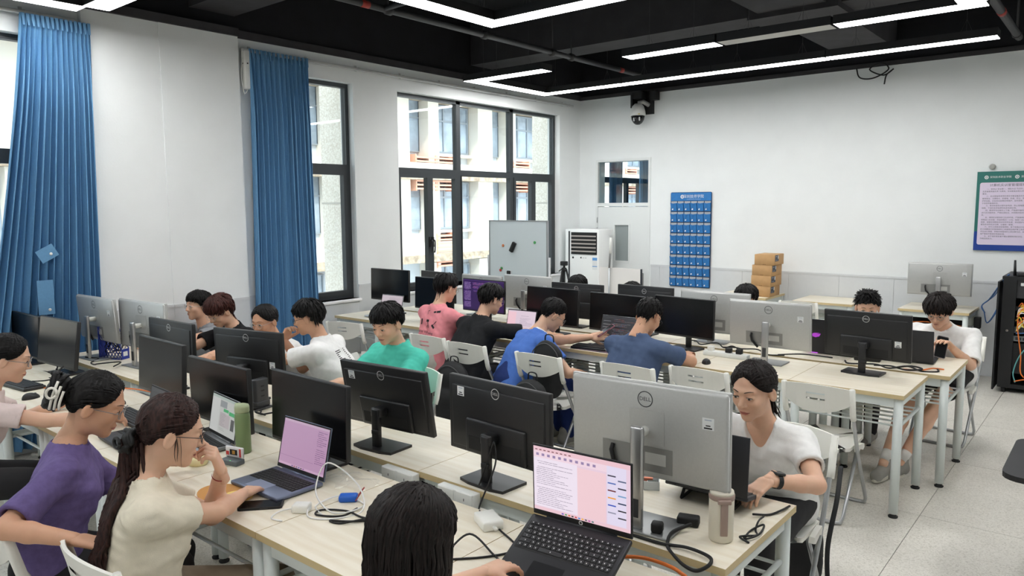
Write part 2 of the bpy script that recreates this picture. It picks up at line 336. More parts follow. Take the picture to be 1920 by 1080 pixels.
# --- curtains
CURT = mat('curtain_blue', (100, 148, 188), 0.62, spec=0.35, var=0.03, scale=60, bump=0.08, bscale=300)
def curtain(label, y0t, y1t, y0b, y1b, zt, zb, folds, seed, flare=0.0):
    rg = np.random.default_rng(seed)
    c = thing('curtain', label, 'curtain', (XW+0.085, (y0t+y1t)/2, 0), group='blue curtains')
    ym = (y0t+y1t)/2; NU, NV = folds*12+1, 44
    ph = np.cumsum(0.7+0.6*rg.random(folds+1)); ph = (ph-ph[0])/(ph[-1]-ph[0])*folds
    amp = 0.6+0.7*rg.random(folds+1); tw = rg.normal(0, 1, (3,))
    P = []
    for j in range(NV):
        v = j/(NV-1); z = zt+(zb-zt)*v; row = []
        for i in range(NU):
            u = i/(NU-1); q = np.interp(u*folds, np.arange(folds+1), ph)
            s = v**1.15; a = np.interp(u*folds, np.arange(folds+1), amp)
            y = (y0t+(y1t-y0t)*u)*(1-s)+(y0b+(y1b-y0b)*(u+0.04*math.sin(3*u+tw[0])*v))*s
            qq = q+0.18*math.sin(2.2*v+tw[1]+3*u)*v
            dep = (0.018+0.03*min(1, v*5))*a*math.sin(2*PI*qq)+0.012*math.sin(PI*qq+1)*v
            if v < 0.05: dep *= 0.8
            yy = y+0.009*a*math.sin(4*PI*qq)*min(1, v*6)
            row.append((dep+flare*v*v*(1-u)**2, yy-ym, z))
        P.append(row)
    nb = len(P)*NU
    mb = MB(); mb.grid(P); mb.grid([[(p[0]-0.004, p[1], p[2]) for p in row][::-1] for row in P])
    obj('cloth', mb.mesh('cloth', CURT), c)
    hd = MB()
    for i in range(folds):
        u = (i+0.5)/folds; y = y0t+(y1t-y0t)*u-ym
        hd.add([(0.02, y-0.012, zt), (0.02, y+0.012, zt), (0.035, y+0.005, zt-0.09), (0.035, y-0.005, zt-0.09), (0.0, y, zt)], [(0, 1, 2, 3), (0, 4, 1), (4, 0, 3), (1, 4, 2)], 0, False)
    obj('pleat_header', hd.mesh('pleat_header', CURT), c)
    return c
c1 = curtain('long blue curtain bunched at the left, covering the leftmost window edge', 2.02, 2.5, 1.5, 2.42, 3.29, 0.05, 15, 3, 0.0)
BTN = mat('button_white', (235, 235, 232), 0.3)
for (yy, zz, w, h, a) in ((2.06-2.26, 1.53, 0.13, 0.1, 0.5), (2.03-2.26, 1.2, 0.11, 0.26, 0.0)):
    Mx = Matrix.Translation((0.075, yy, zz)) @ Matrix.Rotation(a, 4, 'X')
    tb = obj('tieback_tab', MB().box(-0.004, 0.004, -w/2, w/2, -h/2, h/2).mesh('tieback_tab', CURT), c1, M=Mx)
    obj('snap_button', MB().lathe([(0.011, 0), (0.011, 0.003), (0.006, 0.006)], 12, M=Matrix.Rotation(PI/2, 4, 'Y')).mesh('snap_button', BTN), tb, (0.004, 0.02, -h/2+0.035))
curtain('long blue curtain hanging between the white pilaster and the middle window', 3.86, 4.5, 3.83, 4.52, 3.315, 0.05, 14, 5)
curtain('blue curtain of the next room seen left through the pane above the door', 10.05, 10.42, 10.05, 10.4, 3.2, 0.1, 6, 8)
curtain('blue curtain of the next room seen right through the pane above the door', 10.95, 11.35, 10.95, 11.35, 3.2, 0.1, 6, 9)
# --- exterior: stucco posts of this building, opposite block
STUC = mat('stucco', (238, 233, 224), 0.95, rgb2=(214, 206, 194), scale=45, bump=0.8, bscale=55)
for (a, b, lab) in ((9.26, 9.9, 'grey stucco post outside the far window, beside the room corner'), (5.3, 5.8, 'grey stucco post outside between the two far windows'), (2.4, 3.1, 'grey stucco post outside behind the white pilaster')):
    po = thing('exterior_post', lab, 'post', (XW-0.55, (a+b)/2, -4), group='stucco posts outside')
    obj('shaft', MB().box(-0.3, 0.2, (a-b)/2, (b-a)/2, 0, 8.2).mesh('shaft', STUC), po)
    obj('joint_band', MB().box(-0.31, 0.21, (a-b)/2-0.006, (b-a)/2+0.006, 5.9, 5.92).mesh('joint_band', mat('stucco_band', (190, 186, 178), 0.9)), po)
SOFF = mat('soffit', (240, 232, 216), 0.9, var=0.05, scale=3)
struct('trim_1', MB().box(XW-0.55, XW-TW-0.01, YF, 16, 3.35, 3.6).mesh('trim_1', SOFF))
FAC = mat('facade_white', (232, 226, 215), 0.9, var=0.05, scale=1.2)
FACG = mat('facade_blue_grey', (205, 212, 220), 0.9, var=0.04, scale=1.5)  # pale blue-grey colour of the recessed main wall
PANE = mat('facade_pane', (172, 186, 200), 0.1, var=0.35, scale=1.3, spec=0.8)
WFR = mat('facade_window_frame', (150, 158, 166), 0.5)
TERRA = mat('louvre_terracotta', (232, 176, 150), 0.7)
SLAB = mat('facade_ledge', (206, 190, 168), 0.95, rgb2=(150, 134, 116), scale=6)
bx = -15.0
bl = thing('opposite_building', 'pale three-storey block across the courtyard with terracotta louvres, seen through windows', 'building', (bx, 12, -5))
wall = MB()
Z = [(-5.0, 0.35), (0.35, 2.95), (2.95, 5.6)]
wall.box(-3, -0.35, -24, 24, 0, 11.5)
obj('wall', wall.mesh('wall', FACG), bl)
obj('ledge', MB().box(-0.35, 0.25, -24, 24, 5.35, 5.55).mesh('ledge', SLAB), bl)
obj('ledge', MB().box(-0.35, 0.25, -24, 24, 7.6, 7.78).box(-0.35, 0.22, -24, 24, 7.78, 8.05, 1).mesh('ledge', [SLAB, FAC]), bl)
obj('ledge', MB().box(-0.35, 0.9, -24, 24, 9.75, 9.95).mesh('ledge', SLAB), bl)
obj('parapet', MB().box(-0.35, 0.1, -24, 24, 5.55, 5.9).mesh('parapet', FAC), bl)
pit = 3.35; wm = {}
wd = MB().box(0, 0.03, -0.75, 0.75, 0, 1.3, 0).mesh('pane', PANE)
wf = MB()
for q in ((-0.78, -0.72), (-0.26, -0.22), (0.22, 0.26), (0.72, 0.78)): wf.box(-0.01, 0.06, q[0], q[1], -0.03, 1.33)
for q in ((-0.03, 0.03), (0.86, 0.91), (1.28, 1.33)): wf.box(-0.01, 0.06, -0.72, 0.72, q[0], q[1])
wf = wf.mesh('window', WFR)
ws = MB().box(0, 0.03, -0.28, 0.28, 0, 1.35).mesh('pane', PANE)
wsf = MB().box(-0.01, 0.06, -0.31, -0.27, -0.03, 1.38).box(-0.01, 0.06, 0.27, 0.31, -0.03, 1.38).box(-0.01, 0.06, -0.27, 0.27, 0.88, 0.92).box(-0.01, 0.06, -0.27, 0.27, -0.03, 0.0).box(-0.01, 0.06, -0.27, 0.27, 1.35, 1.38).mesh('window', WFR)
sill = MB().box(-0.05, 0.2, -0.85, 0.85, -0.12, -0.04).mesh('window_ledge', FAC)
pier = MB().box(0, 0.45, -0.32, 0.32, 0, 1.97).mesh('pier', FAC)
piern = MB().box(0, 0.45, -0.2, 0.2, 0, 1.97).mesh('pier', FAC)
lv = MB()
for i in range(9): lv.cbox((0.25, 0, 0.06+i*0.105), (0.45, 0.8, 0.045), 0, Matrix.Rotation(0.0, 4, 'Y'))
lv = lv.box(0.0, 0.46, -0.42, -0.38, 0, 0.98).box(0.0, 0.46, 0.38, 0.42, 0, 0.98).mesh('louvre', TERRA)
for fi, z0 in enumerate((3.35, 5.9, 8.05)):
    for k in range(-6, 7):
        y = k*pit+3.6
        if abs(y) > 23 or fi == 0 and k % 2: continue
        f = obj('window', wf, bl, (-0.33, y, z0+0.35 if fi else z0+0.5)); obj('pane', wd, f)
        obj('window_ledge', sill, f)
        obj('pier', pier, bl, (-0.35, y+1.13, z0-0.02 if fi else z0)); obj('pier', piern, bl, (-0.35, y-1.0, z0-0.02 if fi else z0))
        f = obj('window', wsf, bl, (-0.33, y+1.88, z0+0.35 if fi else z0+0.5)); obj('pane', ws, f)
        if fi: obj('louvre', lv, bl, (-0.33, y-0.55, z0-0.75))
        if fi == 2 and k % 2 == 0: obj('louvre', lv, bl, (-0.33, y-1.3, z0-0.75))
gr = struct('ground_courtyard', MB().box(-30, XW-0.3, -25, 45, -5.2, -5.0).mesh('ground_courtyard', mat('courtyard', (188, 186, 176), 0.9, var=0.1, scale=0.6)))
hg = MB(); rg = random.Random(3)
for i in range(900):
    x, y, z = rg.uniform(-14.2, -13.4), rg.uniform(8, 24), rg.uniform(0, 0.9); a = rg.uniform(0, 6.3); s = rg.uniform(0.06, 0.14)
    hg.add([(x, y, z), (x+s*math.cos(a), y+s*math.sin(a), z+s*0.6), (x-s*math.sin(a)*0.4, y+s*math.cos(a)*0.4, z+s)], [(0, 1, 2)])
h = obj('hedge', hg.mesh('hedge', mat('hedge_leaf', (120, 160, 70), 0.7, var=0.3)), None, (0, 0, -5)); tag(h, 'green hedge at the foot of the building across the courtyard', 'hedge', kind='stuff')
rl = thing('balcony_railing', 'pale metal railing low in front of the building across the courtyard', 'railing', (-14.3, 16, -0.75-4.25))
m = MB()
for z in (3.9, 4.1, 4.3): m.tube([(0, -8, z), (0, 8, z)], 0.02, 6)
for k in range(33): m.tube([(0, -8+k*0.5, 0), (0, -8+k*0.5, 4.3)], 0.018, 6)
obj('bars', m.mesh('bars', mat('railing_paint', (215, 215, 212), 0.5)), rl)
# --- pendant lamps
LED = emi('led_diffuser', (254, 254, 253), LAMP)
LEDOFF = mat('led_diffuser_off', (188, 186, 180), 0.5)
HOUS = mat('lamp_housing', (24, 24, 26), 0.5)
ZL = 3.3; LW = 0.18; PIPEW = mat('lamp_wire', (70, 70, 72), 0.6)
def lamp(x0, y0, x1, y1, label, on=True):
    L = math.hypot(x1-x0, y1-y0); a = math.atan2(y1-y0, x1-x0)
    t = thing('pendant_lamp', label, 'lamp', (x0, y0, ZL), a, 'linear pendant lamps')
    obj('housing', MB().box(0, L, -LW/2-0.004, -LW/2, 0, 0.07).box(0, L, LW/2, LW/2+0.004, 0, 0.07).box(0, L, -LW/2, LW/2, 0.055, 0.07).box(0, 0.003, -LW/2, LW/2, 0, 0.055).box(L-0.003, L, -LW/2, LW/2, 0, 0.055).mesh('housing', HOUS), t)
    obj('diffuser', MB().box(0.004, L-0.004, -LW/2, LW/2, 0.0, 0.05).mesh('diffuser', LED if on else LEDOFF), t)
    for q in (0.25, L-0.25):
        obj('wire', MB().tube([(q, 0, 0.07), (q, 0, ZT-ZL)], 0.0018, 5).mesh('wire', PIPEW), t)
        obj('wire_grip', MB().tube([(q-0.05, 0, 0.07), (q, 0, 0.19), (q+0.05, 0, 0.07)], 0.0016, 5).mesh('wire_grip', PIPEW), t)
Y1, Y3 = 7.86, 6.5
xs = [-5.95, -4.75, -3.62, -2.42, -0.98]
nm = ['left end of the row by the back wall', 'second from the left in the row by the back wall', 'third from the left in the row by the back wall', 'right end of the row by the back wall']
for i in range(4): lamp(xs[i]-(LW/2 if i == 0 else 0), Y1, xs[i+1]-0.01, Y1, 'lit white strip lamp, '+nm[i])
lamp(-5.95, Y3-LW/2, -5.95, Y1-LW/2, 'lit strip lamp joining two strips beside the window wall')
lamp(-5.95+LW/2, Y3, -4.9, Y3, 'short lit strip lamp pointing out from beside the window wall')
lamp(-3.92, Y3, -2.96, Y3, 'lit strip lamp left of the unlit grey strip')
lamp(-2.94, Y3, -1.97, Y3, 'unlit grey strip lamp between two lit ones', False)
lamp(-1.95, Y3, -0.9, Y3, 'lit strip lamp right of the unlit grey strip')
lamp(-0.98, Y3-LW/2, -0.98, 5.1, 'lit strip lamp at the top right running towards the viewer')
lamp(-4.0, 2.6, -4.0, 4.6+LW/2, 'lit strip lamp at top centre running along the room')
lamp(-4.0+LW/2, 4.6, -1.9, 4.6, 'lit strip lamp at top centre running across the room')
lamp(-5.95, 1.0, -5.95, 2.3, 'lit strip lamp at the top left edge along the window wall')
lamp(-5.95+LW/2, 2.36, -4.6, 2.36, 'lit strip lamp at the top left pointing into the room')
for (a, b, c, e, l) in ((-3.6, 0.6, -1.2, 0.6, 'added unseen strip lamp above the near tables'), (-0.6, 3.9, -0.6, 1.4, 'added unseen strip lamp right of the near tables'), (0.6, 7.2, 2.6, 7.2, 'added strip lamp out of view near the server rack'), (0.8, 5.2, 0.8, 2.6, 'added strip lamp out of view on the right'),  # unseen lamps continuing the pattern, added to light the foreground
        (-5.2, -1.6, -2.6, -1.6, 'added unseen strip lamp behind the viewer on the left'), (-1.6, -1.6, 1.0, -1.6, 'added unseen strip lamp behind the viewer')): lamp(a, b, c, e, l)
# --- ceiling pipes
PIPE = mat('pipe_dark', (52, 52, 54), 0.6)
REDB = mat('pipe_red_mark', (170, 60, 50), 0.6)
p1 = thing('ceiling_pipe', 'dark sprinkler pipe with red bands under the black ceiling on the left', 'pipe', (-4.9, 0, 3.5), group='ceiling pipes')
obj('run', MB().tube([(0, YF, 0), (0, 8.45, 0)], 0.028, 10).mesh('run', PIPE), p1)
for yy in (4.3, 5.5, 6.6, 6.95): obj('clamp', MB().tube([(0, yy-0.03, 0), (0, yy+0.03, 0)], 0.04, 10).tube([(0, yy, 0.03), (0, yy, 0.65)], 0.007, 6).mesh('clamp', PIPE), p1)
for yy in (4.05, 8.0): obj('red_band', MB().tube([(0, yy-0.04, 0), (0, yy+0.04, 0)], 0.0295, 10).mesh('red_band', REDB), p1)
obj('branch', MB().tube([(0, 4.25, 0), (0.9, 4.25, 0.02)], 0.022, 8).mesh('branch', PIPE), p1)
p2 = thing('ceiling_pipe', 'grey ceiling pipe at the top right corner near the back wall', 'pipe', (-0.975, 0, 3.5), group='ceiling pipes')
obj('run', MB().tube([(0, 4, 0), (0, 9.1, 0)], 0.035, 10).mesh('run', PIPE), p2)
obj('red_band', MB().tube([(0, 7.75, 0), (0, 7.85, 0)], 0.037, 10).mesh('red_band', REDB), p2)
obj('clamp', MB().tube([(0, 8.9, 0), (0, 8.9, 0.65)], 0.012, 6).tube([(0, 8.88, 0), (0, 8.92, 0)], 0.045, 10).mesh('clamp', PIPE), p2)
o = tag(obj('loose_cable', MB().tube(cat_pts([(-2.55, 9.30, 3.42), (-2.5, 9.28, 3.3), (-2.35, 9.27, 3.28), (-2.2, 9.27, 3.36), (-2.28, 9.28, 3.44), (-2.4, 9.28, 3.38), (-2.25, 9.27, 3.3), (-2.15, 9.28, 3.36), (-2.22, 9.28, 3.3), (-2.24, 9.28, 3.2)]), 0.008, 6).mesh('loose_cable', BLKM)), 'coil of black cable dangling from the top of the back wall', 'cable')
# ================================================================== TABLES
TW_, TD, TH = 0.682, 0.64, 0.75
WOODT = mat('desk_laminate', (236, 229, 212), 0.38, rgb2=(228, 218, 197), scale=3.0, stretch=(1, 14, 1), spec=0.4)
WOODE = mat('desk_edge_band', (204, 184, 140), 0.5)
_tm = {}
def table_meshes(w, d):
    k = (round(w, 3), round(d, 3))
    if k in _tm: return _tm[k]
    b = MB(); t = 0.025
    b.box(-w/2+0.0015, w/2-0.0015, -d/2, d/2, TH-t, TH)
    b.m = [1 if i != 1 else 0 for i in range(6)]
    legm = MB().tube([(0, 0, 0.025), (0, 0, TH-t)], 0.026, 14).mesh('leg', TBL)
    foot = MB().lathe([(0.026, 0), (0.028, 0.008), (0.018, 0.012), (0.018, 0.03)], 14).mesh('foot', BLKM)
    apx = MB().box(-w/2+0.055, w/2-0.055, -0.012, 0.012, TH-t-0.055, TH-t).mesh('apron', TBL)
    apy = MB().box(-0.012, 0.012, -d/2+0.055, d/2-0.055, TH-t-0.055, TH-t).mesh('apron', TBL)
    sry = MB().tube([(0, -d/2+0.05, 0.545), (0, d/2-0.05, 0.545)], 0.011, 8).mesh('side_rail', TBL)
    slat = MB().tube([(-w/2+0.04, 0, 0.545), (w/2-0.04, 0, 0.545)], 0.009, 8, flat=0.7).mesh('slat', TBL)
    _tm[k] = (b.mesh('table_top', [WOODT, WOODE]), legm, foot, apx, apy, sry, slat); return _tm[k]
def table(x, y, label, group, w=TW_, d=TD, rz=0):
    top, leg, foot, apx, apy, sry, slat = table_meshes(w, d)
    t = thing('desk', label, 'desk', (x, y, 0), rz, group)
    obj('table_top', top, t)
    for sx in (-1, 1):
        for sy in (-1, 1):
            l = obj('leg', leg, t, (sx*(w/2-0.035), sy*(d/2-0.035), 0)); obj('foot', foot, l)
    for s in (-1, 1):
        obj('apron', apx, t, (0, s*(d/2-0.035), 0)); obj('apron', apy, t, (s*(w/2-0.035), 0, 0)); obj('side_rail', sry, t, (s*(w/2-0.035), 0, 0))
    for q in range(6): obj('slat', slat, t, (0, -d/2+0.08+q*(d-0.16)/5, 0))
    return t
ORD = ['at the right end', 'second from the right', 'third from the right', 'fourth from the right', 'fifth from the right', 'sixth from the right', 'seventh from the right', 'by the window wall']
BX1, AX1, AX2 = -0.884, -0.945, -0.83
B1Y, B2Y, A1Y, A2Y = (1.315, 1.941), (2.076, 2.704), (4.684, 5.345), (5.402, 6.09)
for i in range(8):
    bw = 0.6825 if i < 7 else 0.575; bxc = BX1-i*0.6825-bw/2
    table(bxc, sum(B1Y)/2, "pale wood desk, viewer's side of the near double row, "+ORD[i], 'desks of the near double row', bw, B1Y[1]-B1Y[0])
    table(bxc, sum(B2Y)/2, 'pale wood desk, far side of the near double row, '+ORD[i], 'desks of the near double row', bw, B2Y[1]-B2Y[0])
    table(AX1-(i+0.5)*0.668, sum(A1Y)/2, "pale wood desk, viewer's side of the far double row, "+ORD[i], 'desks of the far double row', 0.668, A1Y[1]-A1Y[0])
    table(AX2-(i+0.5)*0.668, sum(A2Y)/2, 'pale wood desk, far side of the far double row, '+ORD[i], 'desks of the far double row', 0.668, A2Y[1]-A2Y[0])
table(-2.65, 9.0, 'empty pale wood desk against the back wall', 'desks against the back wall', 0.66, 0.64)
table(-1.53, 9.0, 'pale wood desk against the back wall carrying a silver monitor', 'desks against the back wall', 0.66, 0.64)
table(-3.62, 9.0, 'pale wood desk against the back wall under the cardboard boxes', 'desks against the back wall', 0.66, 0.64)
# ================================================================== CHAIRS
def chair_meshes():
    W2 = 0.19
    r = {}
    tb = MB().tube([(-W2, -0.235, 0.80), (-W2, -0.2, 0.66), (-W2, -0.06, 0.40), (-W2, 0.17, 0.05)]+[(-W2+0.01, 0.195, 0.015), (-W2+0.05, 0.2, 0.011), (W2-0.05, 0.2, 0.011), (W2-0.01, 0.195, 0.015)]+[(W2, 0.17, 0.05), (W2, -0.06, 0.40), (W2, -0.2, 0.66), (W2, -0.235, 0.80)], 0.011, 10)
    r['front_frame'] = tb.mesh('front_frame', STEEL)
    w = W2-0.024
    r['rear_frame'] = MB().tube([(-w, 0.04, 0.415), (-w, -0.21, 0.05), (-w+0.01, -0.235, 0.015), (-w+0.05, -0.24, 0.011), (w-0.05, -0.24, 0.011), (w-0.01, -0.235, 0.015), (w, -0.21, 0.05), (w, 0.04, 0.415)], 0.011, 10).mesh('rear_frame', STEEL)
    # seat: gently dished grid with rounded outline
    def pad(nx, ny, fn, t):
        mb = MB(); P = [[fn(i/(nx-1)*2-1, j/(ny-1)*2-1) for j in range(ny)] for i in range(nx)]
        return P
    P = []
    for i in range(13):
        u = i/12*2-1; row = []
        for j in range(13):
            v = j/12*2-1; x = u*0.172*(1-0.08*(v < 0)*v*v); y = 0.005+v*0.195
            sx = math.copysign(1, x)
            k = math.sqrt(max(0, 1-max(0, abs(u)-0.7)**2/0.09*max(0, abs(v)-0.7)**2/0.09)); row.append((x*k, y*k, 0.445+0.012*v-0.012*(1-u*u)*(1-v*v)+0.0))
        P.append(row)
    m = MB().grid(P).grid([[(p[0]*0.99, p[1]*0.99, p[2]-0.022) for p in row][::-1] for row in P])
    # rim
    ring = P[0]+[r_[-1] for r_ in P[1:]]+P[-1][::-1][1:]+[r_[0] for r_ in P[::-1]][1:-1]
    n = len(ring); m.add(ring+[(p[0]*0.99, p[1]*0.99, p[2]-0.022) for p in ring], [(i, (i+1) % n, n+(i+1) % n, n+i) for i in range(n)], 0, True)
    r['seat'] = m.mesh('seat', IVP)
    # backrest with two slots: outline z(u) with arched bottom
    def col(u):
        zt = 0.825-0.02*u*u; zb = 0.655+0.075*abs(u)**2.2
        if abs(u) > 0.93: zb = 0.70
        return zt, zb
    us = [-1, -0.93, -0.75, -0.55, -0.4, -0.26, -0.13, 0, 0.13, 0.26, 0.4, 0.55, 0.75, 0.93, 1]
    def pt(u, z, off):
        zz = (z-0.66)/0.16
        return (u*0.207, -0.225-0.045*(1-u*u)+0.0-0.03*(zz-0.5)+off, z)
    m = MB(); S = [(0.775, 0.762), (0.742, 0.729)]
    for off in (0.0, 0.012):
        for a, b in zip(us[:-1], us[1:]):
            bands = []
            ta, ba = col(a); tb_, bb = col(b)
            inside = -0.27 < (a+b)/2 < 0.27
            cuts = [(ta, tb_)]+([(S[0][0],)*2, (S[0][1],)*2, (S[1][0],)*2, (S[1][1],)*2] if inside else [])+[(ba, bb)]
            for q in range(len(cuts)-1):
                if inside and q in (1, 3): continue
                v = [pt(a, cuts[q][0], off), pt(b, cuts[q][1], off), pt(b, cuts[q+1][1], off), pt(a, cuts[q+1][0], off)]
                m.add(v, [(0, 1, 2, 3) if off else (3, 2, 1, 0)], 0, True)
    for a, b in zip(us[:-1], us[1:]):
        for c in (0, 1):
            m.add([pt(a, col(a)[c], 0), pt(b, col(b)[c], 0), pt(b, col(b)[c], 0.012), pt(a, col(a)[c], 0.012)], [(0, 1, 2, 3)])
    for u in (-1, 1): m.add([pt(u, col(u)[0], 0), pt(u, col(u)[1], 0), pt(u, col(u)[1], 0.012), pt(u, col(u)[0], 0.012)], [(0, 1, 2, 3)])
    r['backrest'] = m.mesh('backrest', IVP)
    sl = MB().tube([(0, -0.238, 0.81), (0, -0.2, 0.655), (0, -0.185, 0.625)], 0.017, 10).mesh('frame_sleeve', IVP)
    r['sleeve'] = sl
    hg = MB().prism([(-0.075, 0.42), (-0.06, 0.445), (-0.02, 0.44), (0.05, 0.43), (0.06, 0.405), (0.03, 0.395), (-0.03, 0.415), (-0.06, 0.40)], -0.012, 0.012, 0, Matrix(((0, 0, 1, 0), (1, 0, 0, 0), (0, 1, 0, 0), (0, 0, 0, 1)))).mesh('hinge_bracket', IVP)
    r['hinge'] = hg
    return r
CM = chair_meshes()
def chair(x, y, rz, label):
    c = thing('folding_chair', label, 'chair', (x, y, 0), rz, 'white folding chairs')
    obj('front_frame', CM['front_frame'], c); obj('rear_frame', CM['rear_frame'], c); obj('seat', CM['seat'], c); obj('backrest', CM['backrest'], c)
    for s in (-1, 1): obj('frame_sleeve', CM['sleeve'], c, (s*0.192, 0, 0)); obj('hinge_bracket', CM['hinge'], c, (s*0.186, 0, 0))
    return c
# ================================================================== MONITORS
SCRB = mat('screen_off', (12, 12, 14), 0.24, spec=0.35)
def ring(mb, c, R, r, mi=0, n=28):
    P = []
    for i in range(n+1):
        a = 2*PI*i/n; P.append([(c[0]+(R-r)*math.cos(a), c[1], c[2]+(R-r)*math.sin(a)), (c[0]+(R+r)*math.cos(a), c[1], c[2]+(R+r)*math.sin(a))])
    return mb.grid(P, mi, False)
def back_text(mb, s, size, c, mi=0, sq=1.0):     # readable from +y side (x mirrored)
    v, f = text_geo(s, size); mb.add([(c[0]-p[0]*sq, c[1], c[2]+p[1]) for p in v], f, mi)
def front_text(mb, s, size, c, mi=0):
    v, f = text_geo(s, size); mb.add([(c[0]+p[0], c[1], c[2]+p[1]) for p in v], f, mi)
def rects(parent, name, w, h, y, base, rs, strength=0.85):
    cols = {}; mb = MB(); ms = []
    def mi(c):
        if c not in cols: cols[c] = len(ms); ms.append(emi('screen_%d_%d_%d' % c, c, strength*0.74))
        return cols[c]
    def q(x0, z0, x1, z1, c, o): mb.add([(x, y-o, z) for x, z in ((-w/2+x0*w, -h/2+z0*h), (-w/2+x1*w, -h/2+z0*h), (-w/2+x1*w, -h/2+z1*h), (-w/2+x0*w, -h/2+z1*h))], [(0, 1, 2, 3)], mi(c))
    q(0, 0, 1, 1, base, 0)
    for i, (x0, z0, x1, z1, c) in enumerate(rs): q(x0, z0, x1, z1, c, 0.0003+0.00004*i/10)
    return obj(name, mb.mesh(name, ms), parent)
def code_lines(x0, x1, z0, z1, n, cs, seed=1, th=0.35, fill=0.75):
    g = random.Random(seed); out = []; dz = (z1-z0)/n
    for i in range(n):
        z = z1-(i+1)*dz
        if g.random() > 0.86: continue
        x = x0+g.choice([0, 0, 0.03, 0.06])*(x1-x0); e = x0+(x1-x0)*g.uniform(0.35, 1)*fill/0.75
        while x < min(e, x1):
            l = g.uniform(0.04, 0.16)*(x1-x0); out.append((x, z, min(x+l, x1), z+dz*th, g.choice(cs))); x += l+0.015*(x1-x0)
    return out
def monitor(X, Y, Z, yaw, tilt, w, kind, facing, label, group, content=None, logo=True, sticker=1, by=None):
    h = w*0.575; rz = math.radians(yaw)+(PI if facing == 'away' else 0)
    tl = math.radians(tilt)*(-1 if facing == 'away' else 1)
    zt = Z-TH
    off = 0.075
    t = thing('monitor', label, 'monitor', (X, Y, TH), rz, group)
    Mp = Matrix.Translation((0, 0, zt)) @ Matrix.Rotation(-tl, 4, 'X')
    if kind == 'black':
        mb = MB().rbox(-w/2, w/2, -0.008, 0.016, -h/2, h/2, 0.005, 0)
        mb.rbox(-w*0.30, w*0.30, 0.014, 0.034, -h*0.48, -h*0.02, 0.01, 0); mb.rbox(-w*0.46, w*0.46, 0.012, 0.022, -h*0.44, h*0.38, 0.006)
        pn = obj('panel', mb.mesh('panel', BLKP), t, M=Mp)
        obj('vent_recess', MB().box(-w*0.26, w*0.26, 0.0345, 0.0355, -h*0.42, -h*0.25).mesh('vent_recess', BLKM), pn)
    else:
        mb = MB().rbox(-w/2, w/2, -0.006, 0.012, -h/2, h/2, 0.004, 0)
        mb.rbox(-w*0.495, w*0.495, 0.0, 0.024, -h*0.49, h*0.49, 0.012)
        pn = obj('panel', mb.mesh('panel', SILV), t, M=Mp)
        obj('port_recess', MB().box(-w*0.17, w*0.28, 0.0245, 0.0255, -h*0.42, -h*0.16).mesh('port_recess', mat('silver_dark', (140, 140, 138), 0.45, 0.4)), pn)
        obj('mount_plate', MB().box(-w*0.12, w*0.1, 0.0245, 0.0258, -h*0.13, h*0.22).mesh('mount_plate', SILV), pn)
        obj('power_plug', MB().tube([(w*0.21, 0.026, -h*0.2), (w*0.21, 0.04, -h*0.25), (w*0.2, 0.036, -h*0.36), (w*0.13, 0.03, -h*0.5)], 0.008, 8).mesh('power_plug', BLKM), pn)
        obj('spec_label', MB().box(-w*0.13, w*0.0, 0.0256, 0.0261, -h*0.34, -h*0.22).mesh('spec_label', mat('spec_grey', (186, 186, 182), 0.6)), pn)
    bz = 0.006
    if content: rects(pn, 'screen', w-2*bz, h-2*bz-0.008, -0.0088 if kind == 'black' else -0.0068, *content)
    else: obj('screen', MB().box(-w/2+bz, w/2-bz, -0.0095 if kind == 'black' else -0.0075, -0.0065, -h/2+bz+0.01, h/2-bz).mesh('screen', SCRB), pn)
    if logo:
        lm = MB(); yb = 0.0235 if kind == 'black' else 0.0248; lz = h*0.36 if kind == 'black' else h*0.33
        R = 0.021 if kind == 'black' else 0.027
        ring(lm, (0, yb, lz), R, 0.0016); back_text(lm, 'DELL', R*0.72, (0, yb, lz))
        obj('logo', lm.mesh('logo', LOGO if kind == 'black' else DKG), pn)
    if sticker:
        sx = (w*0.36 if sticker > 0 else -w*0.36); yb = 0.0235 if kind == 'black' else 0.0248; sz = h*0.3 if kind == 'black' and sticker > 0 else (-h*0.12 if kind == 'black' else h*0.18)
        if kind != 'black': sx = -w*0.38
        a = obj('asset_label', MB().box(sx-0.02, sx+0.02, yb-0.001, yb, sz-0.02, sz+0.02).box(sx-0.008, sx+0.008, yb, yb+0.0003, sz-0.008, sz-0.004, 1).box(sx-0.014, sx+0.014, yb, yb+0.0003, sz-0.017, sz-0.012, 1).box(sx-0.012, sx+0.012, yb, yb+0.0003, sz+0.012, sz+0.014, 2).mesh('asset_label', [PAPER, INK, mat('label_blue_ink', (120, 140, 170), 0.7)]), pn)
    if kind == 'black':
        obj('neck', MB().rbox(-0.022, 0.022, off-0.012, off+0.014, 0.006, zt-h*0.2+0.02, 0.006).rbox(-0.03, 0.03, 0.03, off+0.01, zt-h*0.26, zt-h*0.12, 0.008).mesh('neck', BLKP), t)
        obj('cable_clip', MB().rbox(-0.034, 0.008, off+0.014, off+0.028, 0.075, 0.095, 0.003).mesh('cable_clip', BLKM), t)
        obj('base', MB().prism([(-0.12, -0.03), (0.12, -0.03), (0.12, 0.11), (0.06, 0.125), (-0.06, 0.125), (-0.12, 0.11)], 0, 0.012).mesh('base', BLKP), t)
    else:
        n = MB().rbox(-0.024, 0.024, off+0.0, off+0.022, 0.008, zt+h*0.06+0.01, 0.009, seg=3)
        obj('neck', n.mesh('neck', ALU), t)
        obj('mount_arm', MB().tube([(0, 0.02, zt-h*0.0), (0, off+0.004, zt-h*0.0)], 0.017, 12).mesh('mount_arm', WPL), t)
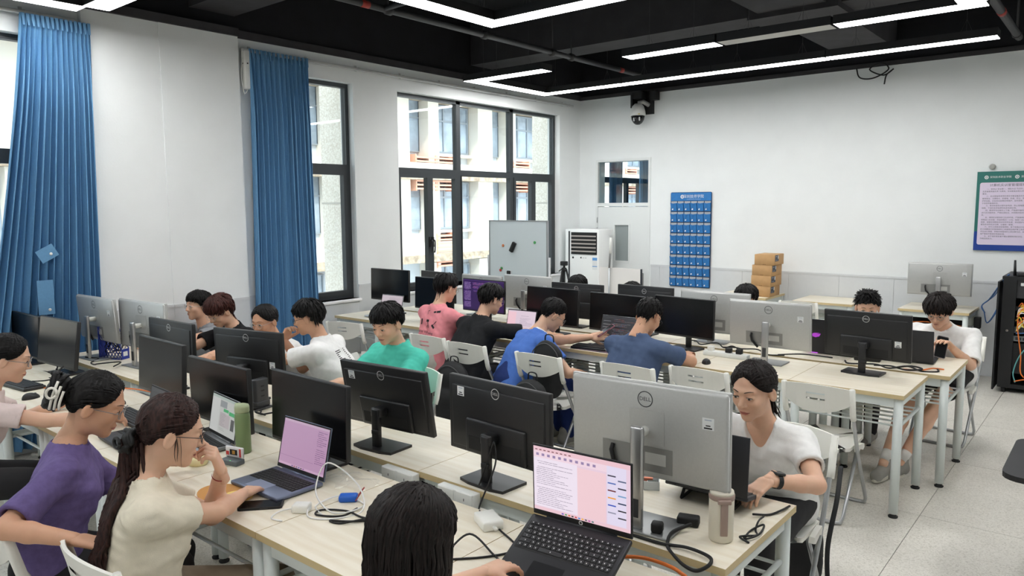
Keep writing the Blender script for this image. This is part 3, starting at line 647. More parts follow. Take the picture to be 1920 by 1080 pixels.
        obj('base', MB().rbox(-0.13, 0.13, -0.06, 0.115, 0, 0.01, 0.004).mesh('base', mat('base_grey', (150, 152, 152), 0.35, 0.6)), t)
        obj('cable_hole', MB().box(-0.013, 0.013, off+0.021, off+0.0235, 0.05, 0.115).mesh('cable_hole', DKG), t)
    return t
PUR = (48, 16, 84)
purple = (PUR, [(0, 0, 1, 0.03, (30, 10, 60)), (0, 0.965, 1, 1, (70, 40, 110))]+code_lines(0.03, 0.2, 0.1, 0.93, 26, [(150, 110, 190), (180, 150, 210)], 3, 0.4, 1.2)+code_lines(0.24, 0.6, 0.62, 0.93, 10, [(120, 90, 170), (190, 120, 190)], 4), 0.8)
GB, GA = 'monitors on the near double row', 'monitors on the far double row'
monitor(-2.619, 2.236, 0.98, 4.5, -10.3, 0.546, 'black', 'away', "black monitor back with silver logo in front of the boy in the teal T-shirt", GB)
monitor(-1.916, 2.219, 0.994, -3.1, -0.5, 0.559, 'black', 'away', 'black monitor back with silver logo, between the teal-shirt boy\'s monitor and the silver monitor', GB)
monitor(-1.246, 2.235, 1.086, 4.0, -1.9, 0.591, 'silver', 'away', 'large silver monitor back in front of the woman in the white V-neck', GB)
monitor(-3.910, 2.304, 1.001, 13.1, -1.8, 0.538, 'black', 'away', 'black monitor back before the girl with glasses, a dock at its foot', GB, sticker=-1)
monitor(-4.53, 2.15, 1.019, 1.8, 0.7, 0.53, 'black', 'away', 'black monitor back in front of the boy with reddish-brown hair', GB, sticker=0)
monitor(-5.343, 2.34, 1.04, 5.2, 0, 0.60, 'silver', 'away', 'silver monitor back right of the blue file holder', GB)
monitor(-5.892, 2.252, 1.048, 3.1, -4, 0.576, 'silver', 'away', 'silver monitor back by the curtain, left of the blue file holder', GB)
monitor(-2.666, 1.834, 0.98, -0.8, 1.9, 0.551, 'black', 'us', 'black switched-off monitor behind the laptop with the pink screen', GB)
monitor(-3.398, 1.829, 0.953, 0.5, -0.8, 0.549, 'black', 'us', 'black switched-off monitor behind the green flask and chat laptop', GB)
monitor(-4.068, 1.859, 0.987, -1, 3.3, 0.539, 'black', 'us', 'black switched-off monitor behind the dark open laptop of the girl in purple', GB)
monitor(-5.508, 1.839, 0.969, 3.6, 7.6, 0.561, 'black', 'us', 'switched-off monitor near the girl in pale pink, second from the left edge', GB)
monitor(-6.1, 1.83, 0.961, 0.8, 4.3, 0.53, 'black', 'us', 'switched-off monitor nearest the blue curtain at the left edge', GB)
monitor(-5.892, 5.1, 1.055, 1.4, 1.4, 0.575, 'black', 'us', 'black switched-off monitor by the window wall on the far row', GA)
monitor(-5.70, 5.62, 1.005, -5, 0, 0.565, 'black', 'away', 'black monitor back behind the boy in the pink T-shirt', GA, sticker=0)
monitor(-5.22, 5.08, 1.01, -2, 2, 0.55, 'black', 'us', 'black switched-off monitor directly before the boy in the pink T-shirt', GA)
monitor(-5.1, 5.66, 0.995, -3, 0, 0.578, 'silver', 'away', 'silver monitor back just right of the pink-shirt boy\'s head', GA)
monitor(-4.614, 5.134, 1.03, -1.7, 1.2, 0.535, 'black', 'us', 'monitor showing a purple code window before the boy in black', GA, content=purple)
monitor(-4.5, 5.66, 1.02, 1, 0, 0.582, 'silver', 'away', 'silver monitor back in front of the whiteboard', GA)
monitor(-3.9, 5.64, 0.985, 2, 0, 0.565, 'black', 'away', 'black monitor back with a paper tag beneath the tripod', GA, sticker=0)
monitor(-3.799, 5.109, 0.999, -0.8, 4.1, 0.559, 'black', 'us', 'black switched-off monitor in front of the boy in the blue polo', GA)
monitor(-3.18, 5.16, 0.985, -4, 2, 0.55, 'black', 'us', 'black switched-off monitor behind the open silver laptop with code', GA)
monitor(-3.2, 5.66, 1.003, -4, 0, 0.567, 'black', 'away', 'black monitor back with logo below the phone pocket chart', GA, sticker=0)
monitor(-2.60, 5.19, 1.003, -6.3, 0.4, 0.53, 'black', 'us', 'black switched-off monitor to the right of the boy in navy', GA)
monitor(-2.56, 5.66, 0.991, 2.6, 0, 0.587, 'silver', 'away', 'silver monitor back beneath the cardboard boxes', GA)
monitor(-1.916, 5.147, 1.018, 1.3, -5.5, 0.578, 'silver', 'away', 'silver monitor back with tall stand beside the white power strip', GA)
monitor(-1.293, 5.219, 0.999, -3.5, -6.2, 0.545, 'black', 'away', 'black monitor back with logo near the boy holding a phone', GA, sticker=-1)
monitor(-1.528, 8.95, 1.06, 4, -1.6, 0.60, 'silver', 'away', 'silver monitor back on the desk against the back wall', 'monitors by the back wall')
# ================================================================== LAPTOPS
def key_mesh(w, d): return MB().rbox(-w/2, w/2, -d/2, d/2, 0, 0.0022, 0.0012, seg=1)
def laptop(x, y, rz, w, d, ang, label, body, screen=None, deck=None, keymat=BLKM, z=TH, pitch=0.0, lid_logo=None, each_key=False, sh=None, bez=0.008, stand=False):
    # origin: hinge line centre at the table; deck extends to -y local, lid rises at angle (90 = upright)
    t = thing('laptop', label, 'laptop', (x, y, z), rz, 'laptops on the desks')
    R0 = Matrix.Translation((0, 0, 0.004)) @ Matrix.Rotation(pitch, 4, 'X')
    bs = obj('base', MB().rbox(-w/2, w/2, -d, 0, 0, 0.016, 0.005).mesh('base', body), t, M=R0)
    obj('trackpad', MB().box(-0.055-0.02, 0.055-0.02, -d+0.012, -d+0.085, 0.016, 0.0164).mesh('trackpad', deck or body), bs)
    rows, kx = 6, 15
    kw = (w-0.03)/kx
    kb = obj('keyboard', MB().box(-w/2+0.012, w/2-0.012, -0.035-rows*0.0172, -0.03, 0.016, 0.0163).mesh('keyboard', keymat if not each_key else BLKM), bs)
    if each_key:
        cache = {}
        for r in range(rows):
            xx = -w/2+0.015
            seq = [1]*17 if r == 0 else [1]*13+[1.6]+[0.9]*3 if r == 1 else [1.4]+[1]*12+[1.2]+[0.9]*3 if r == 2 else [1.7]+[1]*11+[1.9]+[0.9]*3 if r == 3 else [2.2]+[1]*10+[1.4, 1]+[0.9]*3 if r == 4 else [1.2, 1, 1.1, 1]+[4.8]+[1, 1, 1]+[1, 1, 1]+[0.9]*3
            tot = sum(seq); u = (w-0.03)/tot
            for k in seq:
                ww = round(k*u-0.003, 4); dd = 0.0145 if r else 0.010
                if ww not in cache: cache[ww] = {}
                if dd not in cache[ww]: cache[ww][dd] = MB().rbox(-ww/2, ww/2, -dd/2, dd/2, 0, 0.0022, 0.001, seg=1).box(-0.0016, 0.0016, -0.002, 0.002, 0.0022, 0.0023, 1).mesh('key', [mat('key_black', (38, 39, 42), 0.5), mat('key_print', (190, 190, 190), 0.6)])
                obj('key', cache[ww][dd], kb, (xx+k*u/2, -0.036-r*0.0175, 0.0163)); xx += k*u
    else:
        mb = MB()
        for r in range(rows):
            for c in range(kx):
                if r == 5 and 4 <= c <= 8: continue
                mb.box(-w/2+0.016+c*kw, -w/2+0.016+(c+1)*kw-0.003, -0.033-r*0.0172-0.0142, -0.033-r*0.0172, 0.0163, 0.018)
            if r == 5: mb.box(-w/2+0.016+4*kw, -w/2+0.016+9*kw-0.003, -0.033-r*0.0172-0.0142, -0.033-r*0.0172, 0.0163, 0.018)
        o = obj('keys', mb.mesh('keys', keymat), kb); o['kind'] = 'stuff'
    lh = sh or d*0.98
    Ml = R0 @ Matrix.Translation((0, 0.002, 0.014)) @ Matrix.Rotation(PI/2-math.radians(ang), 4, 'X')
    # lid local: x, z up along lid, screen faces -y
    ld = obj('lid', MB().rbox(-w/2, w/2, 0, 0.006, 0.0, lh, 0.0028).mesh('lid', body), t, M=Ml)
    obj('bezel', MB().box(-w/2+0.002, w/2-0.002, -0.0006, 0.0, 0.004, lh-0.002).mesh('bezel', BLKM), ld)
    if screen:
        s = rects(ld, 'screen', w-2*bez, lh-0.018-bez, -0.0009, *screen); s.location = (0, 0, (lh+0.018-bez)/2+0.0)
    else: obj('screen', MB().box(-w/2+bez, w/2-bez, -0.001, -0.0006, 0.018, lh-bez).mesh('screen', SCRB), ld)
    if lid_logo:
        lm = MB(); lid_logo(lm, lh); obj('lid_logo', lm.mesh('lid_logo', MATS['lid_logo_%s' % lid_logo.__name__]), ld)
    obj('hinge', MB().tube([(-w*0.35, 0, 0.012), (w*0.35, 0, 0.012)], 0.006, 8).mesh('hinge', body), t, M=R0)
    if stand:
        st = thing('laptop_stand', stand, 'laptop stand', (x, y, TH), rz, 'laptop stands')
        for s in (-1, 1): obj('stand_arm', MB().tube([(s*0.1, -d+0.03, 0.006), (s*0.1, -0.02, 0.006), (s*0.1, -0.05, z-TH-0.012)], 0.006, 8).mesh('stand_arm', BLKM), st)
        obj('stand_bar', MB().tube([(-0.1, -0.05, z-TH-0.014), (0.1, -0.05, z-TH-0.014)], 0.006, 8).mesh('stand_bar', BLKM), st)
    return t
SPB = mat('laptop_blue_grey', (108, 116, 138), 0.35, 0.6); SGR = mat('laptop_grey', (140, 142, 146), 0.38, 0.6); DGR = mat('laptop_dark', (48, 49, 53), 0.5, 0.2)
BKL = mat('laptop_black', (34, 35, 39), 0.45, 0.2); SLV = mat('laptop_silver', (196, 198, 202), 0.3, 0.7)
PK = (232, 205, 222)
docc = (PK, [(0, 0.93, 1, 1, (236, 196, 206)), (0, 0, 1, 0.05, (236, 200, 210)), (0, 0.06, 0.47, 0.83, (238, 226, 240)), (0.47, 0.06, 0.76, 0.8, (240, 205, 212)), (0.77, 0.06, 0.96, 0.93, (226, 218, 240)), (0, 0.83, 0.77, 0.93, (240, 214, 226))]
        + [(0.02+i*0.045, 0.945, 0.045+i*0.045, 0.96, (120, 70, 80)) for i in range(9)] + [(0.03+i*0.06, 0.86, 0.06+i*0.06, 0.9, (150, 130, 170)) for i in range(11)]
        + code_lines(0.03, 0.42, 0.1, 0.8, 24, [(120, 110, 130), (150, 140, 160)], 9, 0.22, 0.8)
        + [(0.78+0.1*(i % 2), 0.78-0.055*i, 0.86+0.1*(i % 2), 0.792-0.055*i+0.008, c) for i, c in enumerate([(60, 60, 80), (90, 100, 130), (80, 110, 180), (40, 40, 60), (110, 40, 50), (120, 160, 200), (240, 160, 60), (40, 60, 90), (60, 90, 190), (40, 40, 50), (150, 150, 170), (60, 60, 70)])]
        + [(0.3+i*0.035, 0.015, 0.322+i*0.035, 0.036, c) for i, c in enumerate([(90, 90, 200), (60, 160, 90), (220, 120, 60), (60, 60, 60), (200, 60, 60), (60, 140, 220), (240, 180, 60), (80, 80, 90), (180, 80, 160), (60, 120, 120)])], 0.92)
laptop(-1.243, 1.823, 0.08, 0.350, 0.25, 114, 'large black laptop on a stand, text document with pink sidebars on screen', BKL, docc, deck=mat('trackpad_black', (30, 31, 34), 0.3), z=0.862, pitch=0.45, each_key=True, sh=0.233, bez=0.006, stand='black folding stand under the large black laptop in front')
hp = MATS
lp = bpy.data.objects['laptop']
lo = MB(); ring(lo, (0, -0.0012, 0.009), 0.0055, 0.0016)
obj('round_logo', lo.mesh('round_logo', PAPER), [c for c in lp.children if c.name.startswith('lid')][0])
pink = ((196, 156, 190), [(0, 0.95, 1, 1, (206, 176, 200)), (0, 0, 1, 0.05, (214, 176, 206)), (0, 0.2, 0.75, 0.21, (170, 130, 170))]+code_lines(0.77, 0.97, 0.22, 0.93, 17, [(120, 90, 130), (150, 110, 150)], 5, 0.3, 1.0)+[(0.3+i*0.05, 0.015, 0.33+i*0.05, 0.035, c) for i, c in enumerate([(60, 60, 120), (150, 70, 60), (70, 70, 70), (60, 100, 160), (50, 50, 50), (120, 60, 140)])], 0.75)
laptop(-2.57, 1.712, 0.02, 0.318, 0.215, 103, 'blue-grey laptop with pink screen on the desk of the girl in cream', SPB, pink, deck=mat('trackpad_bluegrey', (136, 144, 168), 0.3), sh=0.215)
chat = ((198, 200, 196), [(0, 0.93, 1, 1, (176, 190, 184)), (0.0, 0, 0.32, 0.93, (206, 208, 206)), (0.33, 0.72, 0.6, 0.9, (150, 156, 158)), (0.48, 0.62, 0.68, 0.7, (86, 176, 120)), (0.7, 0.58, 0.95, 0.68, (86, 176, 120)), (0.8, 0.2, 0.93, 0.5, (96, 98, 98)), (0.36, 0.2, 0.75, 0.56, (190, 182, 184))]+code_lines(0.36, 0.62, 0.1, 0.6, 12, [(150, 150, 150)], 6, 0.25), 0.72)
laptop(-3.28, 1.76, -0.12, 0.305, 0.21, 100, 'silver laptop with a green chat window, left of the green flask', SGR, chat, sh=0.2)
darks = ((52, 54, 58), [(0, 0.9, 1, 1, (66, 68, 74)), (0.9, 0.93, 0.97, 0.97, (180, 180, 186)), (0.05, 0.1, 0.6, 0.85, (58, 62, 66))], 0.5)
laptop(-3.62, 1.615, -0.08, 0.32, 0.22, 102, 'dark grey laptop open before the girl in purple', DGR, darks, sh=0.21)
laptop(-1.145, 2.48, PI+0.05, 0.32, 0.2, 98, 'dark laptop seen edge-on before the woman in the white V-neck', DGR, None, sh=0.22, z=0.80, pitch=0.2, stand='black folding stand under the laptop of the woman in the white V-neck')
laptop(-5.80, 5.01, 0.06, 0.31, 0.21, 104, 'silver laptop with a pale pink page by the window wall', SLV, ((214, 200, 208), code_lines(0.35, 0.95, 0.3, 0.9, 14, [(170, 158, 168)], 8, 0.3), 0.75), sh=0.2)
laptop(-4.02, 4.93, 0.05, 0.31, 0.2, 104, 'laptop with a pink page beside the boy in the blue polo', DGR, ((226, 206, 220), [(0.0, 0, 0.3, 0.93, (236, 196, 206))]+code_lines(0.45, 0.9, 0.1, 0.8, 12, [(150, 140, 160)], 11, 0.25), 0.85), sh=0.2)
codes = ((52, 50, 56), [(0, 0.94, 1, 1, (64, 62, 68)), (0, 0, 1, 0.06, (150, 156, 190)), (0, 0.06, 0.27, 0.94, (46, 46, 50)), (0.03, 0.8, 0.24, 0.815, (170, 170, 176)), (0.03, 0.66, 0.24, 0.675, (190, 190, 190)), (0.03, 0.55, 0.24, 0.565, (190, 190, 190))]+code_lines(0.31, 0.95, 0.1, 0.92, 24, [(150, 130, 130), (190, 110, 100), (120, 130, 160), (150, 150, 150)], 12, 0.3), 0.6)
laptop(-3.07, 4.985, 0.0, 0.345, 0.235, 106, 'silver laptop with dark code on screen left of the boy in navy', SLV, codes, keymat=DKG, sh=0.225)
def eye(m, lh):
    m.add([(0.09-q[0]*0.06, 0.0066, lh*0.5+q[1]*0.05) for q in ((-0.6, 0), (-0.2, 0.38), (0.55, 0.45), (0.15, 0.25), (-0.1, 0.05))], [(0, 1, 2, 3, 4)])
    m.add([(0.09-q[0]*0.06, 0.0066, lh*0.5+q[1]*0.05) for q in ((-0.5, -0.12), (0.05, 0.2), (0.65, 0.35), (0.45, -0.1), (0.0, -0.3))], [(0, 1, 2, 3, 4)])
emi('lid_logo_eye', (170, 60, 190), 0.7)
lg = laptop(-1.66, 5.66, PI-0.05, 0.36, 0.25, 100, 'black gaming laptop lid with a purple emblem beside the silver monitor', BKL, None, lid_logo=eye, sh=0.25)
obj('light_bar', MB().box(0.08, 0.15, 0.0, 0.004, 0.004, 0.008).mesh('light_bar', emi('rgb_bar', (190, 90, 220), 1.2)), lg)
laptop(-1.15, 5.72, PI+0.04, 0.33, 0.23, 100, 'plain dark laptop lid right of the last monitor, before the boy with a phone', DGR, None, sh=0.225)
# ================================================================== PERIPHERALS
_kb = None
def keyboard(x, y, rz, label, w=0.42, m=BLKP):
    global _kb
    t = thing('keyboard', label, 'keyboard', (x, y, TH), rz, 'keyboards')
    obj('case', MB().rbox(-w/2, w/2, -0.065, 0.065, 0, 0.02, 0.006).mesh('case', m), t)
    mb = MB()
    for r in range(6):
        for c in range(20):
            mb.box(-w/2+0.012+c*(w-0.024)/20, -w/2+0.012+(c+1)*(w-0.024)/20-0.003, -0.056+r*0.0188, -0.056+r*0.0188+0.0155, 0.02, 0.0265)
    o = obj('keys', mb.mesh('keys', mat('keycap_dark', (40, 40, 43), 0.5)), t); o['kind'] = 'stuff'
def mouse(x, y, rz, label, m=BLKP):
    t = thing('mouse', label, 'mouse', (x, y, TH), rz, 'computer mice')
    P = []
    for i in range(13):
        a = i/12*PI; row = []
        for j in range(17):
            b = j/16*PI; s = math.sin(b)
            row.append((0.031*math.cos(a)*s*(1+0.1*math.cos(b)), 0.052*math.cos(b), 0.036*math.sin(a)*s**0.8*(1-0.25*math.cos(b))))
        P.append(row)
    obj('shell', MB().grid(P).prism([(0.03*math.cos(k*PI/8), 0.05*math.sin(k*PI/8)) for k in range(16)], 0, 0.004).mesh('shell', m), t)
    obj('wheel', MB().tube([(-0.004, 0.027, 0.022), (0.004, 0.027, 0.022)], 0.008, 10).mesh('wheel', DKG), t)
keyboard(-5.35, 1.55, 0.1, 'black keyboard in front of the girl in pale pink at the left edge')
mouse(-4.93, 1.48, 0.3, 'black mouse beside the keyboard at the left edge')
keyboard(-3.98, 1.66, -0.05, 'black keyboard between the dark laptop and the switched-off monitor')
keyboard(-2.66, 4.86, 0.1, 'black keyboard to the right of the boy in navy')
mouse(-2.24, 4.83, 0.4, 'black mouse right of the boy in navy')
mouse(-2.87, 4.80, 0.2, 'white mouse left of the boy in navy', WPL)
keyboard(-3.18, 4.79, 0.12, 'small black keyboard under the hands of the boy in the blue polo', 0.3)
keyboard(-4.2, 5.42, 0.0, 'black keyboard in front of the silver monitor by the whiteboard')
keyboard(-5.3, 2.5, 0.05, 'black keyboard behind the blue file holder')
tag(obj('desk_mat', MB().rbox(-0.3, 0.3, -0.14, 0.14, 0, 0.003, 0.0012).mesh('desk_mat', mat('desk_mat', (60, 58, 66), 0.8, rgb2=(120, 90, 100), scale=9)), None, (-3.02, 4.84, TH)), 'dark printed desk mat under the silver code laptop', 'desk mat')
# phones
def phone(x, y, z, rot, label, m=BLKM):
    t = thing('phone', label, 'phone', (x, y, z), 0, 'mobile phones', rot=rot)
    obj('case', MB().prism(rrect(-0.038, 0.038, -0.08, 0.08, 0.012), 0, 0.009).mesh('case', m), t)
    obj('screen', MB().prism(rrect(-0.034, 0.034, -0.075, 0.075, 0.009), 0.009, 0.0094).mesh('screen', SCRB), t)
    obj('side_button', MB().box(0.038, 0.0388, -0.0, 0.03, 0.003, 0.006).mesh('side_button', DKG), t)
phone(-2.435, 1.452, TH, (0, 0, -0.72), 'black phone lying on the desk edge beside the pink-screen laptop')
# mouse pad with a cartoon bear is left a plain two-tone pad
pd = thing('mouse_pad', 'round brown and yellow mouse pad under the hand of the girl in cream', 'mouse pad', (-2.66, 1.425, TH))
obj('pad', MB().prism([(0.12*math.cos(k*PI/16), 0.085*math.sin(k*PI/16)) for k in range(32)], 0, 0.003).mesh('pad', mat('pad_brown', (196, 140, 76), 0.8)), pd)
obj('printed_border', MB().prism([(0.075+0.065*math.cos(k*PI/12), 0.02+0.055*math.sin(k*PI/12)) for k in range(24)], 0.003, 0.0035).mesh('printed_border', mat('pad_yellow', (232, 204, 120), 0.8)), pd)
obj('printed_patch', MB().prism([(0.08+0.035*math.cos(k*PI/12), 0.03+0.025*math.sin(k*PI/12)) for k in range(24)], 0.0035, 0.004).mesh('printed_patch', mat('pad_lightblue', (170, 208, 230), 0.8)), pd)
# flasks
GRN = mat('flask_green', (124, 146, 100), 0.45); GRL = mat('flask_lid_green', (168, 180, 142), 0.45)
f = thing('flask', 'tall sage green flask standing on the desk seam', 'flask', (-3.05, 1.745, TH))
obj('body', MB().lathe([(0.031, 0), (0.034, 0.004), (0.034, 0.17), (0.032, 0.182), (0.031, 0.19)], 28).mesh('body', GRN), f)
obj('lid', MB().lathe([(0.032, 0.19), (0.033, 0.193), (0.033, 0.213), (0.030, 0.222), (0.02, 0.226)], 28).rbox(-0.045, -0.03, -0.012, 0.012, 0.198, 0.224, 0.005).mesh('lid', GRL), f)
CRM = mat('tumbler_cream', (222, 216, 200), 0.4); TAU = mat('tumbler_taupe', (158, 136, 126), 0.5)
f = thing('tumbler', 'cream tumbler with taupe carry loop near the right desk corner', 'tumbler', (-0.985, 2.265, TH), 0.62)
obj('body', MB().lathe([(0.036, 0), (0.04, 0.006), (0.041, 0.14), (0.0405, 0.15)], 32).mesh('body', CRM), f)
obj('collar', MB().lathe([(0.0415, 0.143), (0.0425, 0.146), (0.0425, 0.158), (0.041, 0.16)], 32).mesh('collar', TAU), f)
obj('lid', MB().lathe([(0.0405, 0.16), (0.039, 0.17), (0.022, 0.176), (0.02, 0.18)], 32).rbox(-0.022, 0.02, -0.018, 0.03, 0.172, 0.225, 0.008).mesh('lid', CRM), f)
obj('carry_loop', MB().rbox(-0.012, 0.012, -0.05, -0.041, 0.03, 0.15, 0.003).rbox(-0.022, 0.022, -0.052, -0.04, 0.138, 0.152, 0.003).mesh('carry_loop', TAU), f)
# docking station
dk = thing('docking_station', 'upright dark grey docking station on a foot below the girl with glasses', 'dock', (-3.665, 2.21, TH), 0.2)
obj('body', MB().rbox(-0.022, 0.022, -0.045, 0.045, 0.012, 0.17, 0.008).mesh('body', DKG), dk)
obj('front_face', MB().rbox(-0.0235, 0.0, -0.0465, 0.0, 0.02, 0.168, 0.006).mesh('front_face', mat('dock_grey', (92, 94, 98), 0.4, 0.4)), dk)
obj('foot', MB().rbox(-0.045, 0.045, -0.05, 0.05, 0, 0.012, 0.004).rbox(-0.026, 0.026, -0.05, 0.05, 0.012, 0.045, 0.006).mesh('foot', DKG), dk)
for zz in (0.07, 0.1, 0.125): obj('port', MB().box(0.022, 0.0225, -0.012, 0.012, zz, zz+0.008).mesh('port', BLKM), dk)
# blue file holder with cables
BLU = mat('file_holder_blue', (30, 52, 150), 0.4)
fh = thing('file_holder', 'navy blue perforated file holder packed with black cables', 'file holder', (-5.78, 2.30, TH), -1.15); fh.scale = (0.85, 0.78, 0.95)
prof = [(-0.13, 0.0), (0.13, 0.0), (0.13, 0.08), (0.02, 0.25), (-0.13, 0.25)]
for s in (-1, 1):
    m = MB()
    for i in range(8):                                      # diagonal lattice bars inside the outline
        for sg in (-1, 1):
            y0 = -0.13+i*0.037; seg = []
            for k in range(26):
                z = k*0.01; yy = y0+sg*z*0.9
                top = 0.25 if yy < 0.02 else 0.25-(yy-0.02)*1.545
                if -0.13 <= yy <= 0.13 and z <= top: seg.append((s*0.04, yy, z))
            if len(seg) > 2: m.tube([seg[0], seg[-1]], 0.0028, 4)
    m.tube([(s*0.04, a, b) for a, b in prof+prof[:1]], 0.005, 6)
    obj('side_lattice', m.mesh('side_lattice', BLU), fh)
obj('back_panel', MB().box(-0.04, 0.04, -0.134, -0.13, 0, 0.25).box(-0.04, 0.04, 0.126, 0.13, 0, 0.08).box(-0.04, 0.04, -0.13, 0.13, 0, 0.004).mesh('back_panel', BLU), fh)
obj('spine_label', MB().box(-0.024, 0.024, 0.13, 0.131, 0.025, 0.06).mesh('spine_label', PAPER), fh)
rg = random.Random(5)
for k in range(5):
    pts = [(rg.uniform(-0.03, 0.03), rg.uniform(-0.1, 0.08), rg.uniform(0.04, 0.2)) for _ in range(7)]
    tag(obj('cable', MB().tube(cat_pts([(fh.location.x+q[0]*0.35+q[1]*0.7, fh.location.y-q[0]*0.78+q[1]*0.32, TH+q[2]) for q in pts], 6), 0.004, 6).mesh('cable', BLKM)), 'tangled black cable stuffed in the navy file holder', 'cable', 'cables in the file holder')
# adapters and small electronics
def charger(x, y, rz, label, d, m=WPL):
    t = thing('power_adapter', label, 'adapter', (x, y, TH), rz, 'power adapters')
    obj('brick', MB().rbox(-d[0]/2, d[0]/2, -d[1]/2, d[1]/2, 0, d[2], min(d)*0.2).mesh('brick', m), t); return t
a = charger(-2.275, 1.52, 0.6, 'small white laptop charger beside the black phone', (0.062, 0.05, 0.03))
obj('plug_face', MB().box(0.0312, 0.0316, -0.012, 0.012, 0.008, 0.022).mesh('plug_face', PAPER), a)
a = charger(-1.66, 1.86, -0.5, 'white rounded power adapter behind the long-haired girl', (0.11, 0.075, 0.035))
obj('sleeve', MB().tube([(0.055, 0, 0.015), (0.075, 0, 0.015)], 0.007, 8).mesh('sleeve', WPL), a)
charger(-1.12, 2.30, 0.3, 'black laptop power brick left of the cream tumbler', (0.075, 0.045, 0.034), BLKM)
charger(-1.38, 5.62, 0.1, 'flat black power brick behind the gaming laptop', (0.17, 0.08, 0.03), BLKP)
bt = thing('battery_pack', 'bright blue battery pack with wires on the desk edge', 'battery', (-2.22, 1.69, TH), 0.75)
obj('pack', MB().rbox(-0.035, 0.035, -0.022, 0.022, 0, 0.026, 0.008, seg=3).mesh('pack', mat('battery_blue', (26, 96, 196), 0.35)), bt)
obj('wire', MB().tube(cat_pts([(0.034, 0.005, 0.015), (0.05, 0.02, 0.035), (0.06, 0.0, 0.05), (0.045, -0.02, 0.03), (0.03, -0.03, 0.01)]), 0.0022, 6).mesh('wire', mat('wire_red', (150, 60, 50), 0.5)), bt)
dv = thing('circuit_module', 'clear-cased circuit board with red print on a grey box by the flask', 'electronics', (-2.95, 1.63, TH), 0.25)
obj('grey_box', MB().rbox(-0.05, 0.05, -0.025, 0.025, 0, 0.022, 0.004).mesh('grey_box', mat('grey_box', (96, 104, 108), 0.5)), dv)
obj('board', MB().rbox(-0.05, 0.05, 0.012, 0.024, 0.024, 0.072, 0.004).mesh('board', mat('clear_case', (222, 222, 224), 0.2)), dv)
obj('display', MB().box(-0.022, 0.02, 0.0105, 0.012, 0.036, 0.06).box(-0.008, 0.008, 0.0100, 0.0105, 0.04, 0.056, 1).mesh('display', [BLKM, mat('display_amber', (190, 140, 60), 0.5)]), dv)
obj('red_print', MB().box(-0.044, -0.028, 0.0105, 0.012, 0.034, 0.05).box(0.032, 0.042, 0.0105, 0.012, 0.03, 0.066).mesh('red_print', mat('print_red', (200, 60, 60), 0.6)), dv)
obj('status_light', MB().lathe([(0.002, 0), (0.002, 0.001)], 8, c=(0.01, -0.02, 0.022)).mesh('status_light', emi('led_green', (90, 220, 110), 1.5)), dv)
fn = thing('hand_fan', 'pale yellow handheld fan lying before the girl in purple', 'fan', (-3.12, 1.50, TH), 0.5)
FY = mat('fan_yellow', (226, 214, 164), 0.5)
obj('handle', MB().tube([(-0.1, 0, 0.018), (-0.04, 0, 0.018), (0.03, 0, 0.018)], [0.015, 0.018, 0.014], 14).mesh('handle', FY), fn)
obj('head', MB().lathe([(0.036, 0.0), (0.042, 0.01), (0.042, 0.028), (0.036, 0.034)], 24, c=(0.07, 0, 0)).mesh('head', FY), fn)
obj('switch', MB().box(-0.03, -0.015, -0.004, 0.004, 0.033, 0.038).mesh('switch', DKG), fn)
# clear plastic bag
pb = []; rg = random.Random(2)
for i in range(15):
    pb.append([(-2.50+0.25*(i/14)+rg.uniform(-.008, .008), 1.755+0.13*(j/8)+rg.uniform(-.008, .008)-0.02*math.sin(i), TH+0.002+0.03*math.sin(PI*i/14)*math.sin(PI*j/8)*rg.uniform(0.2, 1)) for j in range(9)])
def film():
    m = glass('clear_film', (0.965, 0.965, 0.97), 0.3); return m
tag(obj('plastic_bag', MB().grid(pb, smooth=False).mesh('plastic_bag', film())), 'crumpled clear plastic bag beside the pink-screen laptop', 'bag')
# sockets on the near edge of the far desks of the near row
SOCK = mat('socket_white', (232, 234, 230), 0.4)
for sx, lab in ((-2.335, 'white double socket box under the desk edge left of the long-haired girl'), (-1.99, 'white double socket box under the desk edge right of the long-haired girl')):
    s = thing('socket_box', lab, 'socket', (sx, B2Y[0]-0.014, 0.703), 0, 'socket boxes')
    obj('box', MB().rbox(-0.1, 0.1, -0.03, 0.01, -0.042, 0.042, 0.004).mesh('box', SOCK), s)
    for q in (-0.05, 0.05):
        f = obj('outlet', MB().rbox(q-0.043, q+0.043, -0.034, -0.03, -0.04, 0.04, 0.002).mesh('outlet', SOCK), s)
        obj('pin_holes', MB().cbox((q-0.012, -0.0345, -0.008), (0.003, 0.001, 0.012)).cbox((q+0.012, -0.0345, -0.008), (0.003, 0.001, 0.012)).cbox((q, -0.0345, 0.014), (0.003, 0.001, 0.01)).mesh('pin_holes', INK), f)
ps = thing('power_strip', 'white power strip with black plugs left of the silver monitor stand', 'power strip', (-2.22, 5.12, TH), -0.02)
obj('strip', MB().rbox(-0.17, 0.17, -0.03, 0.03, 0, 0.035, 0.005).mesh('strip', SOCK), ps)
for q, mm in ((-0.12, WPL), (0.02, BLKM), (0.1, BLKM)): obj('plug', MB().rbox(q-0.022, q+0.022, -0.02, 0.02, 0.035, 0.07, 0.006).mesh('plug', mm), ps)
obj('plug', MB().rbox(-0.02, 0.02, -0.018, 0.018, 0, 0.036, 0.008).mesh('plug', BLKM), thing('plug_head', 'chunky black plug lying by the silver monitor stand', 'plug', (-1.165, 2.16, TH+0.011), 0.3))
